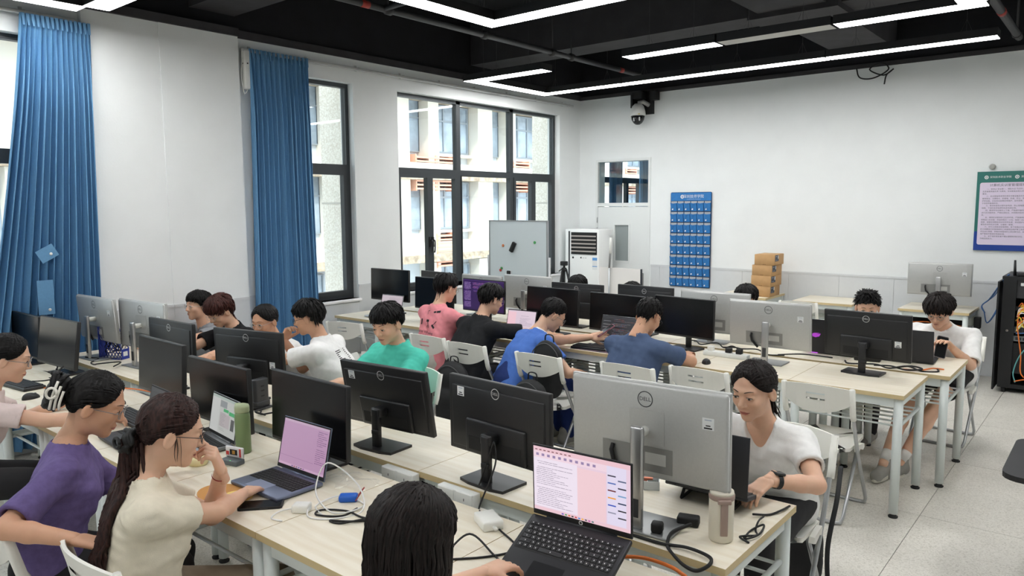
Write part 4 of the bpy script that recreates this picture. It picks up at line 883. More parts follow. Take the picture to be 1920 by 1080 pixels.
# junk parts on the desk behind the silver monitor
jk = thing('parts_tray', 'clear parts box with small red and white bits behind the silver stand', 'parts box', (-1.42, 2.52, TH), 0.5)
obj('tray', MB().box(-0.06, 0.06, -0.04, 0.04, 0, 0.003).box(-0.06, 0.06, -0.04, -0.037, 0, 0.035).box(-0.06, 0.06, 0.037, 0.04, 0, 0.035).box(-0.06, -0.057, -0.037, 0.037, 0, 0.035).box(0.057, 0.06, -0.037, 0.037, 0, 0.035).mesh('tray', mat('tray_clear', (200, 206, 208), 0.3)), jk)
rg = random.Random(9)
for c in ((190, 70, 50), (230, 230, 230), (60, 70, 60), (40, 40, 40), (220, 130, 100), (150, 200, 170)):
    q = (rg.uniform(-.04, .04), rg.uniform(-.025, .025), rg.uniform(.01, .04)); obj('component', MB().cbox(q, (0.035, 0.015, 0.012), 0).mesh('component', mat('bit_%d_%d' % c[:2], c, 0.6)), jk)
# cables on desks
def cable(pts, label, r=0.0035, m=BLKM, n=8, grp='cables on the desks'):
    tag(obj('cable', MB().tube(cat_pts(pts, n), r, 6).mesh('cable', m)), label, 'cable', grp)
zt = TH+0.004
cable([(-1.95, 2.13, zt), (-1.9, 2.08, TH+0.03), (-1.86, 2.1, TH+0.16), (-1.84, 2.1, TH+0.2), (-1.82, 2.08, TH+0.12), (-1.83, 2.0, TH-0.02), (-1.75, 1.92, zt), (-1.6, 1.85, zt), (-1.47, 1.78, zt), (-1.5, 1.68, zt), (-1.62, 1.55, zt)], 'black cable looping up beside the second black monitor then over the desk')
cable([(-1.62, 1.6, zt), (-1.62, 1.72, TH+0.03), (-1.5, 1.7, zt), (-1.42, 1.66, zt), (-1.43, 1.63, zt)], 'black cable running from the long-haired girl to the black laptop')
cable([(-2.13, 1.66, zt), (-2.12, 1.58, zt), (-2.2, 1.53, zt), (-2.22, 1.57, zt), (-2.14, 1.62, zt), (-2.05, 1.62, zt), (-1.98, 1.66, zt), (-1.9, 1.72, zt)], 'black wire with a small connector crossing the desk seam')
cable([(-1.98, 1.65, zt), (-2.06, 1.57, zt), (-2.12, 1.53, zt), (-2.07, 1.54, zt), (-1.99, 1.62, TH+0.02), (-1.95, 1.60, TH+0.02), (-1.96, 1.66, TH+0.015), (-1.99, 1.63, zt), (-1.93, 1.58, zt), (-1.95, 1.66, zt), (-1.88, 1.75, zt)], 'knotted black cable on the empty desk left of the long-haired girl')
WC = mat('cable_white', (232, 232, 230), 0.4)
cable([(-2.25, 1.53, TH+0.02), (-2.2, 1.5, zt), (-2.12, 1.55, zt), (-2.1, 1.66, zt), (-2.2, 1.72, TH+0.06), (-2.3, 1.66, TH+0.14), (-2.3, 1.6, TH+0.05), (-2.2, 1.58, zt), (-2.12, 1.6, TH+0.01), (-2.14, 1.7, zt), (-2.26, 1.68, TH+0.012), (-2.27, 1.58, zt), (-2.18, 1.54, zt)], 'coiled white charging cable beside the small white charger', 0.003, WC)
cable([(-2.29, 1.5, TH+0.015), (-2.33, 1.46, zt), (-2.3, 1.41, zt), (-2.25, 1.42, zt)], 'short white cable end with a metal tip before the white charger', 0.003, WC)
cable([(-1.09, 2.26, TH+0.025), (-1.12, 2.18, TH+0.015), (-1.1, 2.11, zt), (-1.06, 2.065, TH+0.004), (-1.012, 2.05, TH-0.015), (-0.968, 2.05, TH-0.02), (-0.93, 2.06, TH+0.008), (-0.95, 2.10, TH+0.012), (-1.03, 2.115, TH+0.012), (-1.12, 2.10, TH+0.007), (-1.3, 2.1, zt)], 'thick black cable looping over the near desk edge by the tumbler', 0.006)
OC = mat('cable_orange', (226, 120, 50), 0.5)
cable([(-1.2, 1.97, 0.735), (-1.15, 1.99, 0.742), (-1.1, 1.99, 0.75), (-1.04, 1.99, 0.75), (-0.993, 1.99, 0.74), (-0.965, 2.0, 0.70), (-0.955, 2.02, 0.5)], 'orange cable slung below the desk edge beside the black laptop', 0.006, OC)
cable([(-0.91, 2.32, 0.62), (-0.905, 2.33, 0.55), (-0.93, 2.24, 0.5), (-0.94, 2.18, 0.42), (-0.95, 2.17, 0.2)], 'orange cable hanging beneath the right end desk', 0.006, OC)
cable([(-0.93, 2.5, TH+0.015), (-0.925, 2.44, TH+0.02), (-0.92, 2.4, zt), (-0.9, 2.36, zt), (-0.93, 2.33, zt), (-0.91, 2.3, TH+0.01), (-0.89, 2.36, TH+0.012), (-0.9, 2.42, TH+0.02), (-0.93, 2.38, zt), (-0.92, 2.31, zt), (-0.9, 2.29, zt), (-0.93, 2.29, TH+0.015), (-0.91, 2.33, TH+0.01)], 'bundled black charger cord at the right desk corner')
cable([(-0.97, 2.5, TH+0.012), (-0.93, 2.55, zt), (-0.905, 2.6, TH+0.01), (-0.895, 2.66, TH+0.01)], 'black cord running from the edge-on laptop to the desk corner', 0.004)
cable([(-1.5, 5.5, zt), (-1.45, 5.42, zt), (-1.3, 5.5, zt), (-1.2, 5.42, zt), (-1.1, 5.48, TH+0.02), (-1.0, 5.45, zt), (-0.92, 5.5, zt), (-0.94, 5.6, zt)], 'black cables heaped behind the last monitor of the far row', 0.006)
cable([(-1.18, 5.45, zt), (-1.08, 5.5, TH+0.02), (-1.0, 5.44, TH+0.02), (-1.1, 5.43, zt), (-1.2, 5.5, zt), (-1.3, 5.46, zt)], 'second black cable heaped by the last monitor', 0.006)
cable([(-1.12, 5.44, zt), (-1.02, 5.48, zt), (-0.96, 5.56, TH+0.01), (-0.9, 5.6, zt)], 'orange cable by the last monitor of the far row', 0.005, OC)
cable([(-1.95, 5.42, zt), (-1.8, 5.46, TH+0.02), (-1.68, 5.5, TH+0.015), (-1.6, 5.55, zt)], 'black cable running to the gaming laptop', 0.005)
for k, (x0, x1) in enumerate(((-2.7, -2.2), (-2.35, -1.9), (-3.4, -3.0), (-4.3, -3.9), (-5.2, -4.8))):
    rg = random.Random(k+20)
    cable([(x0+(x1-x0)*i/6, 5.38+rg.uniform(-.06, .1), zt+rg.uniform(0, .03)) for i in range(7)], 'black monitor cable lying between the two sides of the far row', 0.005, grp='cables between the far desks')
for k, (x0, x1) in enumerate(((-3.9, -3.45), (-4.2, -3.7), (-3.6, -3.1), (-4.9, -4.4), (-5.9, -5.4))):
    rg = random.Random(k+40)
    cable([(x0+(x1-x0)*i/6, 2.12+rg.uniform(-.03, .1), zt+rg.uniform(0, .03)) for i in range(7)], 'black monitor cable lying along the middle of the near row', 0.005, grp='cables along the near row')
cable([(-5.15, 1.62, zt), (-5.0, 1.7, zt), (-4.85, 1.86, zt), (-4.6, 1.95, zt+0.01), (-4.4, 2.0, zt)], 'orange cable beside the second monitor from the left edge', 0.004, OC)
cable([(-4.25, 1.5, zt), (-4.2, 1.58, zt), (-4.1, 1.6, zt), (-4.05, 1.52, zt), (-4.15, 1.47, zt)], 'thin pale wire loop on the desk by the girl in pale pink', 0.002, WC)
# ================================================================== ROOM OBJECTS
# phone pocket chart on the back wall
PB = mat('pocket_blue', (40, 118, 186), 0.6, var=0.06, scale=30); PD = mat('pocket_dark', (34, 60, 92), 0.7); PG = mat('pocket_lining', (178, 182, 186), 0.7)
ch = thing('pocket_chart', 'blue hanging chart of 48 phone pockets on the back wall', 'pocket chart', (-4.595, YB-0.015, 0.745))
CW, CH = 0.6, 1.29
obj('backing', MB().prism(rrect(-CW/2, CW/2, 0, CH, 0.02), 0, 0.006, 0, Matrix(((1, 0, 0, 0), (0, 0, -1, -0.0), (0, 1, 0, 0), (0, 0, 0, 1)))).mesh('backing', PD), ch)
obj('header', MB().box(-CW/2+0.006, CW/2-0.006, -0.0095, -0.006, CH-0.115, CH-0.006).mesh('header', PB), ch)
hm = MB(); front_text(hm, '深圳技师学院', 0.05, (0.04, -0.0100, CH-0.06)); front_text(hm, 'SHENZHEN INSTITUTE OF TECHNICIANS', 0.011, (0.04, -0.0100, CH-0.095)); ring(hm, (-0.125, -0.0100, CH-0.06), 0.02, 0.006); hm.cbox((-0.125, -0.0100, CH-0.06), (0.012, 0.0005, 0.012))
obj('header_print', hm.mesh('header_print', PAPER), ch)
pw, phh = (CW-0.012)/6, (CH-0.12)/8
pkt = MB().add([(-pw/2+0.006, -0.012, 0.006), (pw/2-0.006, -0.012, 0.006), (pw/2-0.004, -0.034, phh*0.78), (0, -0.042, phh*0.74), (-pw/2+0.004, -0.036, phh*0.8), (-pw/2+0.006, -0.006, 0.006), (pw/2-0.006, -0.006, 0.006), (pw/2-0.004, -0.006, phh*0.78), (-pw/2+0.004, -0.006, phh*0.8)],
    [(0, 1, 2, 3), (0, 3, 4), (0, 5, 6, 1), (1, 6, 7, 2), (5, 0, 4, 8)]).mesh('pocket', PB)
lin_ = MB().box(-pw/2+0.006, pw/2-0.006, -0.009, -0.0062, phh*0.6, phh*0.95).mesh('pocket_lining', PG)
pr = MB().lathe([(0.012, 0), (0.012, 0.0006)], 12, M=Matrix.Translation((-0.02, -0.018, 0.032)) @ Matrix.Rotation(PI/2+0.18, 4, 'X')).mesh('pocket_print', PAPER)
for r in range(8):
    for c in range(6):
        q = obj('pocket', pkt, ch, (-CW/2+0.006+(c+0.5)*pw, 0, 0.006+r*phh)); obj('pocket_lining', lin_, q); obj('pocket_print', pr, q)
# rules poster
po = thing('rules_poster', 'green and blue framed notice board with room rules, right edge of the back wall', 'poster', (-1.29, YB-0.016, 1.36))
PWD, PHT = 0.62, 0.83
obj('board', MB().box(0, PWD, -0.012, 0, 0, PHT).mesh('board', mat('poster_green', (38, 112, 104), 0.35)), po)
obj('blue_foot', MB().box(0.0, PWD, -0.0128, -0.012, 0, 0.2).mesh('blue_foot', mat('poster_blue', (24, 64, 150), 0.35)), po)
obj('text_panel', MB().prism(rrect(0.03, PWD-0.03, 0.06, PHT-0.115, 0.02), 0.0128, 0.0134, 0, Matrix(((1, 0, 0, 0), (0, 0, -1, 0), (0, 1, 0, 0), (0, 0, 0, 1)))).mesh('text_panel', mat('poster_lilac', (224, 212, 232), 0.4)), po)
hm = MB(); front_text(hm, '深圳技术职业学院', 0.024, (0.21, -0.013, PHT-0.06)); front_text(hm, '深圳技师学院', 0.024, (0.46, -0.013, PHT-0.06))
for cx in (0.085, 0.355): ring(hm, (cx, -0.013, PHT-0.06), 0.015, 0.004); hm.cbox((cx, -0.013, PHT-0.06), (0.011, 0.0006, 0.011))
obj('header_print', hm.mesh('header_print', PAPER), po)
tm = MB(); front_text(tm, '计算机实训室管理规章制度', 0.032, (0.31, -0.0138, PHT-0.145))
LN = ['　　一、坚持以“安全第一、预防为主”为方针，以“谁主管谁', '负责谁使用谁负责”为原则，实训室由全体人员共同遵守管理', '要求。', '　　二、实训室指导老师负责实训室设备及实训人员安全管理，', '做到安全、注意防火、防雷电、防盗、防尘、防潮、防霉，保', '护好设备，对各类设备要经常维护、及时保养、确保设备处', '于良好的备用状态。', '　　三、每日检查实训室内各电源，防止用电超负荷和线路老化', '短路，下班时关闭电源和机房电源总闸。', '　　四、教师学生应按时上下课，严格遵守操作规程，未经许可', '进行实训室安全、严禁乱接乱拉，共同维持良好的教学秩序', '序。', '　　五、保持实训室良好卫生的环境，严禁携带饮食和饮料及易', '燃物进入实训室，并坚持每天一小扫、每周一次大扫除的卫生', '制度，提倡互相帮助良好的同学友爱，养成爱护公物的优良品', '德及良好的实训习惯，以便统一管理。', '　　六、实行工具各班组借用制，按下班清点归还管理员，借出', '的工具要自行妥善保管和工具使用及维护等工具自行负责管理', '学生自行保管，学期末将借用的工具如数归还，如有丢失损坏', '或严重损坏者按价赔偿处理。', '　　七、对于违反规定者不服从管理老师的学生，停止其实习并', '作相应的处分。']
for i, s in enumerate(LN):
    v, f = text_geo(s, 0.0178); x0 = min(p[0] for p in v); ind = 0.036 if s[0] == '　' else 0
    tm.add([(0.058+ind+p[0]-x0, -0.0138, PHT-0.185-i*0.0248+p[1]) for p in v], f)
obj('rule_text', tm.mesh('rule_text', mat('poster_ink', (52, 44, 74), 0.7)), po)
obj('blob_of_putty', MB().lathe([(0.0, 0), (0.03, 0.002), (0.025, 0.008), (0.0, 0.01)], 12, M=Matrix.Translation((0.13, 0, PHT+0.05)) @ Matrix.Rotation(PI/2, 4, 'X')).mesh('blob_of_putty', mat('putty', (176, 176, 170), 0.8)), po)
# cardboard boxes
bm_ = [MB().rbox(-0.12, 0.12, -0.17, 0.17, 0, 0.128, 0.003, seg=1), 0]
cb = bm_[0].mesh('carton', CARD); lb = MB().box(0.1201, 0.1206, -0.145, -0.02, 0.045, 0.12).box(0.1206, 0.1209, -0.045, -0.025, 0.075, 0.115, 1).box(0.1206, 0.1209, -0.13, -0.06, 0.055, 0.06, 2).box(0.1206, 0.1209, -0.13, -0.075, 0.1, 0.108, 2).mesh('printed_label', [mat('carton_label', (66, 72, 84), 0.6), PAPER, mat('carton_label_print', (150, 155, 165), 0.6)])
tp = MB().box(-0.12, 0.12, -0.024, 0.024, 0.128, 0.1285).mesh('packing_tape', mat('tape', (200, 166, 118), 0.4))
fl_ = MB().box(-0.02, 0.02, -0.1706, -0.17, 0.004, 0.012).mesh('printed_mark', mat('carton_mark', (150, 112, 70), 0.7))
for i, (dx, rz, nm_) in enumerate(((0.0, 0.02, 'bottom'), (0.012, -0.03, 'second from the bottom'), (0.016, 0.0, 'third from the bottom'), (0.04, 0.03, 'top'))):
    b = thing('cardboard_box', 'brown cardboard box, %s of the stack by the back wall' % nm_, 'box', (-3.41+dx, 8.97, TH+i*0.1285), rz, 'stacked cardboard boxes')
    obj('carton', cb, b); obj('printed_label', lb, b); obj('packing_tape', tp, b); obj('printed_mark', fl_, b)
# air conditioner
AC = mat('ac_white', (238, 239, 237), 0.35)
ac = thing('air_conditioner', 'white floor-standing air conditioner in the room corner', 'air conditioner', (-6.02, 9.0, 0))
obj('cabinet', MB().rbox(-0.3, 0.28, -0.18, 0.2, 0, 1.53, 0.012).mesh('cabinet', AC), ac)
obj('side_strip', MB().box(-0.24, -0.215, -0.183, -0.18, 0.82, 1.5).mesh('side_strip', DKG), ac)
obj('vent_box', MB().box(-0.19, 0.25, -0.187, -0.18, 1.17, 1.485).mesh('vent_box', BLKM), ac)
for k in range(5): obj('louvre', MB().cbox((0.03, -0.197, 1.215+k*0.054), (0.42, 0.006, 0.02), 0).mesh('louvre', mat('louvre_grey', (168, 160, 154), 0.45)), ac)
obj('control_band', MB().box(-0.19, 0.28, -0.183, -0.18, 0.62, 0.71).mesh('control_band', BLKP), ac)
obj('energy_label', MB().box(0.175, 0.255, -0.1815, -0.18, 0.96, 1.13).box(0.175, 0.255, -0.182, -0.1815, 1.09, 1.13, 1).box(0.175, 0.255, -0.182, -0.1815, 1.0, 1.01, 1).mesh('energy_label', [PAPER, mat('label_blue', (90, 150, 210), 0.5)]), ac)
mb = MB(); front_text(mb, '■ ▪▪ ▪▪', 0.03, (0.02, -0.1808, 1.12)); mb.lathe([(0.016, 0), (0.016, 0.001)], 12, M=Matrix.Translation((-0.16, -0.18, 1.12)) @ Matrix.Rotation(PI/2, 4, 'X'))
obj('brand_print', mb.mesh('brand_print', INK), ac)
# folded light boards and stick before the door
sb = thing('partition_board', 'off-white board leaning in front of the door', 'board', (-5.42, 8.85, 0))
obj('sheet', MB().box(-0.36, 0.34, -0.012, 0.012, 0, 1.0).mesh('sheet', mat('board_offwhite', (228, 224, 220), 0.6)), sb)
obj('edge_strip', MB().box(0.34, 0.355, -0.014, 0.014, 0, 1.0).mesh('edge_strip', DKG), sb)
pl = thing('pole', 'white and grey pole standing before the door window', 'pole', (-5.56, 8.8, 0))
obj('lower_tube', MB().tube([(0, 0, 0), (0.01, 0, 1.0)], 0.012, 10).mesh('lower_tube', STEEL), pl)
obj('middle_tube', MB().tube([(0.01, 0, 1.0), (0.022, 0, 1.22)], 0.014, 10).mesh('middle_tube', mat('pole_grey', (120, 120, 120), 0.5)), pl)
obj('grip', MB().tube([(0.022, 0, 1.2), (0.03, 0, 1.42)], 0.018, 10).mesh('grip', WPL), pl)
# whiteboard
wbx = thing('whiteboard', 'standing whiteboard with magnets and erasers in front of the far window', 'whiteboard', (-5.77, 7.06, 0), 0.0)
BW = 0.9
obj('board', MB().box(-BW/2, BW/2, -0.01, 0.01, 0.7, 1.68).mesh('board', mat('whiteboard_face', (218, 228, 232), 0.3)), wbx)
m = MB()
for q in ((-BW/2-0.012, -BW/2+0.004, 0.69, 1.69), (BW/2-0.004, BW/2+0.012, 0.69, 1.69), (-BW/2+0.004, BW/2-0.004, 1.676, 1.69), (-BW/2+0.004, BW/2-0.004, 0.69, 0.704)): m.box(q[0], q[1], -0.014, 0.014, q[2], q[3])
obj('board_frame', m.mesh('board_frame', mat('board_frame_grey', (166, 170, 172), 0.4, 0.4)), wbx)
for s in (-1, 1):
    obj('leg', MB().tube([(s*(BW/2+0.03), 0, 0.05), (s*(BW/2+0.03), 0, 1.25)], 0.016, 10).tube([(s*(BW/2+0.03), -0.25, 0.04), (s*(BW/2+0.03), 0.25, 0.04)], 0.016, 10).mesh('leg', mat('board_leg', (188, 190, 192), 0.4)), wbx)
def on_board(px, pz): return (-5.77-BW/2+px*BW, 7.06-0.0102, 0.7+(1-pz)*0.98)
for k, (px, pz, c, nm_) in enumerate(((0.245, 0.31, (214, 130, 84), 'orange magnet high on the left of the whiteboard'), (0.8, 0.26, (70, 160, 90), 'green magnet high on the right of the whiteboard'), (0.215, 0.6, (80, 150, 90), 'green magnet touching a red one on the whiteboard'), (0.195, 0.625, (196, 60, 60), 'red magnet touching a green one on the whiteboard'), (0.07, 0.84, (220, 120, 76), 'orange magnet at the lower left of the whiteboard'), (0.82, 0.77, (200, 60, 70), 'red magnet at the lower right of the whiteboard'))):
    x, y, z = on_board(px, pz)
    tag(obj('magnet', MB().lathe([(0.018, 0), (0.018, 0.006), (0.013, 0.009)], 14, M=Matrix.Rotation(PI/2, 4, 'X')).mesh('magnet', mat('magnet_%d' % k, c, 0.4)), None, (x, y, z)), nm_, 'magnet', 'whiteboard magnets')
for px, pz, a, nm_ in ((0.43, 0.325, 0.5, 'black eraser stuck aslant near the middle of the whiteboard'), (0.36, 0.69, 0.0, 'black and white eraser stuck upright low on the whiteboard')):
    x, y, z = on_board(px, pz); e = thing('board_eraser', nm_, 'eraser', (x, y, z), 0, 'whiteboard erasers', rot=(0, a, 0))
    obj('grip', MB().rbox(-0.026, 0.026, -0.035, -0.012, -0.065, 0.065, 0.008).mesh('grip', BLKM), e); obj('felt', MB().box(-0.024, 0.024, -0.012, 0.0, -0.063, 0.063).mesh('felt', PAPER if a == 0 else DKG), e)
# tripod
tr = thing('tripod', 'black camera tripod between the whiteboard and the air conditioner', 'tripod', (-5.93, 8.25, 0))
for k in range(3):
    a = k*2*PI/3+0.4; obj('leg', MB().tube([(0.03*math.cos(a), 0.03*math.sin(a), 1.0), (0.16*math.cos(a), 0.16*math.sin(a), 0.45), (0.27*math.cos(a), 0.27*math.sin(a), 0.0)], [0.014, 0.011, 0.008], 8).mesh('leg', BLKM), tr)
obj('column', MB().tube([(0, 0, 0.6), (0, 0, 1.06)], 0.012, 8).lathe([(0.035, 0.97), (0.04, 1.0), (0.03, 1.02)], 12).mesh('column', BLKM), tr)
obj('head', MB().rbox(-0.045, 0.045, -0.035, 0.035, 1.05, 1.11, 0.01).tube([(0, 0, 1.03), (0.0, -0.12, 0.98)], 0.007, 8).mesh('head', BLKM), tr)
# dome camera
dc = thing('dome_camera', 'white and black dome camera on a black bracket high on the back wall', 'camera', (-5.34, YB-0.17, 3.12))
obj('bracket', MB().box(-0.1, 0.16, 0.12, 0.17, 0.0, 0.32).box(-0.075, 0.075, -0.04, 0.14, 0.2, 0.29).box(-0.09, -0.06, -0.05, 0.14, 0.08, 0.26).box(0.15, 0.24, 0.05, 0.17, 0.18, 0.3).mesh('bracket', BLKM), dc)
obj('arm', MB().tube([(0.1, 0.12, 0.12), (0.06, 0.04, 0.16), (0, 0, 0.14)], 0.03, 10).mesh('arm', mat('bracket_grey', (170, 170, 168), 0.5)), dc)
obj('shell', MB().lathe([(0.104, -0.03), (0.106, -0.01), (0.1, 0.04), (0.08, 0.1), (0.045, 0.135), (0.02, 0.14)], 28).mesh('shell', mat('dome_white', (216, 217, 214), 0.35)), dc)
obj('dome', MB().lathe([(0.0, -0.15), (0.03, -0.147), (0.06, -0.125), (0.085, -0.085), (0.096, -0.03)], 28).mesh('dome', mat('dome_black', (14, 15, 17), 0.15)), dc)
for s in (-1, 1): obj('light_strip', MB().rbox(s*0.042+0.03-0.007, s*0.042+0.03+0.007, -0.091, -0.07, -0.105, -0.055, 0.004).mesh('light_strip', mat('cam_led', (210, 212, 214), 0.3)), dc)
obj('lens', MB().lathe([(0.026, 0), (0.026, 0.012)], 16, M=Matrix.Translation((0.03, -0.075, -0.08)) @ Matrix.Rotation(PI/2, 4, 'X')).mesh('lens', BLKM), dc)
obj('caution_label', MB().box(0.055, 0.085, -0.0935, -0.09, -0.02, -0.01).mesh('caution_label', mat('caution_yellow', (210, 190, 60), 0.5)), dc)
# server rack
rk = thing('server_rack', 'black open-front server rack full of orange and yellow patch cables', 'server rack', (-0.62, 8.92, 0))
RBK = mat('rack_black', (26, 27, 29), 0.45, 0.2)
obj('cabinet', MB().box(-0.3, -0.27, -0.3, 0.36, 0.07, 1.12).box(0.27, 0.3, -0.3, 0.36, 0.07, 1.12).box(-0.27, 0.27, 0.33, 0.36, 0.07, 1.12).box(-0.31, 0.31, -0.31, 0.37, 1.12, 1.15).box(-0.3, 0.3, -0.3, 0.36, 0.05, 0.09).mesh('cabinet', RBK), rk)
obj('front_rail', MB().box(-0.3, -0.19, -0.31, -0.3, 0.07, 1.12).mesh('front_rail', RBK), rk); obj('front_rail', MB().box(0.19, 0.3, -0.31, -0.3, 0.07, 1.12).mesh('front_rail', RBK), rk)
obj('lock', MB().lathe([(0.012, 0), (0.012, 0.01)], 12, M=Matrix.Translation((-0.245, -0.31, 0.62)) @ Matrix.Rotation(PI/2, 4, 'X')).mesh('lock', CHROME), rk)
obj('side_door', MB().box(-0.34, -0.325, -0.36, -0.0, 0.03, 1.1).mesh('side_door', RBK), rk)
obj('name_plate', MB().box(-0.16, -0.05, -0.287, -0.283, 1.06, 1.09).mesh('name_plate', PAPER), rk)
obj('top_blank', MB().box(-0.19, 0.19, -0.28, -0.27, 0.94, 1.12).mesh('top_blank', DKG), rk)
for z0, z1, mm in ((0.82, 0.86, RBK), (0.70, 0.735, RBK), (0.6, 0.66, mat('switch_grey', (70, 74, 80), 0.5)), (0.52, 0.57, mat('switch_light', (120, 126, 128), 0.5)), (0.2, 0.5, RBK)):
    u = obj('rack_unit', MB().box(-0.19, 0.19, -0.29, 0.2, z0, z1).mesh('rack_unit', mm), rk)
    if z1-z0 < 0.07:
        pm = MB()
        for k in range(12): pm.box(-0.175+k*0.029, -0.155+k*0.029, -0.2915, -0.29, z0+0.01, z1-0.01)
        obj('port_row', pm.mesh('port_row', mat('port_dark', (40, 44, 50), 0.4)), u)
obj('green_display', MB().box(0.02, 0.12, -0.294, -0.29, 0.40, 0.44).mesh('green_display', emi('green_lcd', (60, 230, 110), 1.2)), rk)
obj('dial', MB().lathe([(0.02, 0), (0.02, 0.012)], 12, M=Matrix.Translation((0.1, -0.29, 0.31)) @ Matrix.Rotation(PI/2, 4, 'X')).mesh('dial', DKG), rk)
for sx in (-1, 1):
    for sy in (-1, 1): obj('castor', MB().tube([(sx*0.25-0.015, sy*0.26, 0.03), (sx*0.25+0.015, sy*0.26, 0.03)], 0.03, 12).box(sx*0.25-0.02, sx*0.25+0.02, sy*0.26-0.02, sy*0.26+0.02, 0.04, 0.07).mesh('castor', BLKM), rk)
rg = random.Random(11); YC = mat('cable_yellow', (232, 208, 70), 0.5); BC = mat('cable_blue', (76, 120, 180), 0.5); TC = mat('cable_teal', (90, 160, 160), 0.5)
rx, ry = -0.62, 8.92
for k in range(26):
    c, nm_ = ((OC, 'orange'), (YC, 'yellow'), (WC, 'white'))[k % 3]; z = 0.86 if k % 2 else 0.72
    x0 = rg.uniform(-.18, .18)
    pts = [(rx+x0, ry-0.30, z), (rx+x0*0.8, ry-0.36-rg.uniform(0, .03), z+rg.uniform(-.02, .05)), (rx+x0*0.4-0.05, ry-0.37, z+rg.uniform(-.06, .04)), (rx-0.14, ry-0.35, z-rg.uniform(0, .06)), (rx-0.17, ry-0.32, z-0.1)]
    tag(obj('patch_cable', MB().tube(cat_pts(pts, 6), 0.0045, 5).mesh('patch_cable', c)), '%s patch cable bunched at the front of the server rack' % nm_, 'cable', '%s patch cables in the rack' % nm_)
for k, (c, lab, pts) in enumerate(((OC, 'long orange cable hanging down the front of the server rack', [(-0.13, -0.33, 0.9), (-0.16, -0.34, 0.7), (-0.12, -0.33, 0.4), (-0.1, -0.34, 0.2), (0.05, -0.33, 0.14), (0.18, -0.32, 0.13)]), (TC, 'teal cable crossing the front of the server rack', [(0.15, -0.32, 0.66), (0.0, -0.33, 0.56), (-0.12, -0.33, 0.4), (-0.17, -0.33, 0.22), (-0.15, -0.33, 0.12)]), (BC, 'blue cable crossing the upper front of the server rack', [(0.18, -0.32, 0.78), (0.05, -0.34, 0.7), (-0.08, -0.33, 0.62), (-0.17, -0.32, 0.6)]), (OC, 'orange cable curled at the bottom of the server rack', [(-0.16, -0.33, 0.13), (-0.05, -0.34, 0.16), (0.05, -0.33, 0.11), (0.16, -0.32, 0.17)]))):
    cable([(rx+q[0], ry+q[1], q[2]) for q in pts], lab, 0.006, c, grp='cables of the server rack')
for k in range(5):
    s = rg.uniform(-.05, .05)
    pts = [(rx-0.27, ry-0.2+s, 1.16), (rx-0.33, ry-0.1+s, 1.08), (-1.05+s, 9.15, 0.9+s), (-1.16, 9.2, 0.78), (-1.13, 9.2, 0.7)] if k < 3 else [(rx-0.27, ry-0.2+s, 1.16), (rx-0.36, ry-0.05, 1.0), (rx-0.36, ry, 0.8+s), (-1.1, 9.2, 0.6), (-1.14, 9.2, 0.72)]
    cable(pts, 'blue-grey cable draped from the rack top to the neighbouring desk', 0.006, BC, grp='cables draped from the rack')
rt = thing('router', 'black router with an upright antenna on top of the server rack', 'router', (-0.72, 8.75, 1.15), 0.2)
obj('case', MB().rbox(-0.11, 0.11, -0.08, 0.08, 0, 0.035, 0.006).mesh('case', BLKP), rt)
obj('antenna', MB().tube([(-0.12, 0.05, 0.0), (-0.125, 0.05, 0.15)], [0.014, 0.009], 8).mesh('antenna', BLKP), rt)
obj('power_block', MB().rbox(-0.03, 0.06, -0.05, 0.03, 0.035, 0.085, 0.008).mesh('power_block', BLKM), rt)
tag(obj('blue_device', MB().rbox(-0.08, 0.08, -0.06, 0.06, 0, 0.045, 0.006).rbox(-0.06, 0.06, -0.063, -0.06, 0.012, 0.034, 0.001, 1).mesh('blue_device', [mat('device_blue', (44, 84, 190), 0.4), BLKP]), None, (-0.5, 8.74, 1.15)), 'small blue network box on top of the server rack', 'device')
ad = thing('wall_adapter', 'black power adapter plugged at the end of the desk by the rack', 'adapter', (-1.165, 9.0, 0.62))
obj('block', MB().rbox(-0.03, 0.03, -0.04, 0.04, -0.06, 0.06, 0.008).mesh('block', BLKM), ad)
# black table edge at the right border
st = thing('side_table', 'black round-cornered tabletop at the right edge of the picture', 'table', (0.04, 4.22, 0))
obj('top', MB().prism(rrect(-0.42, 0.4, -0.35, 0.35, 0.09), 0.625, 0.65).mesh('top', BLKP), st)
obj('post', MB().tube([(0, 0, 0.04), (0, 0, 0.625)], 0.03, 12).tube([(-0.3, -0.02, 0.56), (-0.3, -0.02, 0.625)], 0.02, 8).mesh('post', BLKM), st)
obj('foot', MB().prism(rrect(-0.25, 0.25, -0.22, 0.22, 0.08), 0, 0.04).mesh('foot', BLKM), st)
# stored things on the shelf of the desk by the rack
sd_ = thing('equipment_tray', 'dark tray of cables on the shelf of the desk by the rack', 'tray', (-1.53, 8.88, 0.556))
obj('tray', MB().box(-0.26, 0.26, -0.15, 0.15, 0, 0.02).box(-0.26, 0.26, 0.13, 0.15, 0.02, 0.09).mesh('tray', BLKM), sd_)
cable([(-1.75, 8.78, 0.6), (-1.6, 8.75, 0.62), (-1.5, 8.8, 0.6), (-1.35, 8.74, 0.61), (-1.28, 8.78, 0.6)], 'orange cable in the tray under the silver monitor desk', 0.006, OC)
# ------------------------------------------------------------------ empty chairs
chair(-1.345, 4.63, 0.0, 'empty white folding chair standing at the right end of the far row')
chair(-2.08, 4.6, 0.0, 'empty white folding chair tucked in right of the boy in navy')
chair(-1.95, 3.0, PI-0.1, 'empty white folding chair behind the two black monitors, between teal and white shirts')
chair(-2.72, 8.35, 0.0, 'empty white folding chair before the bare desk at the back wall')
chair(-5.55, 4.42, 0.25, 'empty white folding chair by the window wall behind the teal-shirt boy')
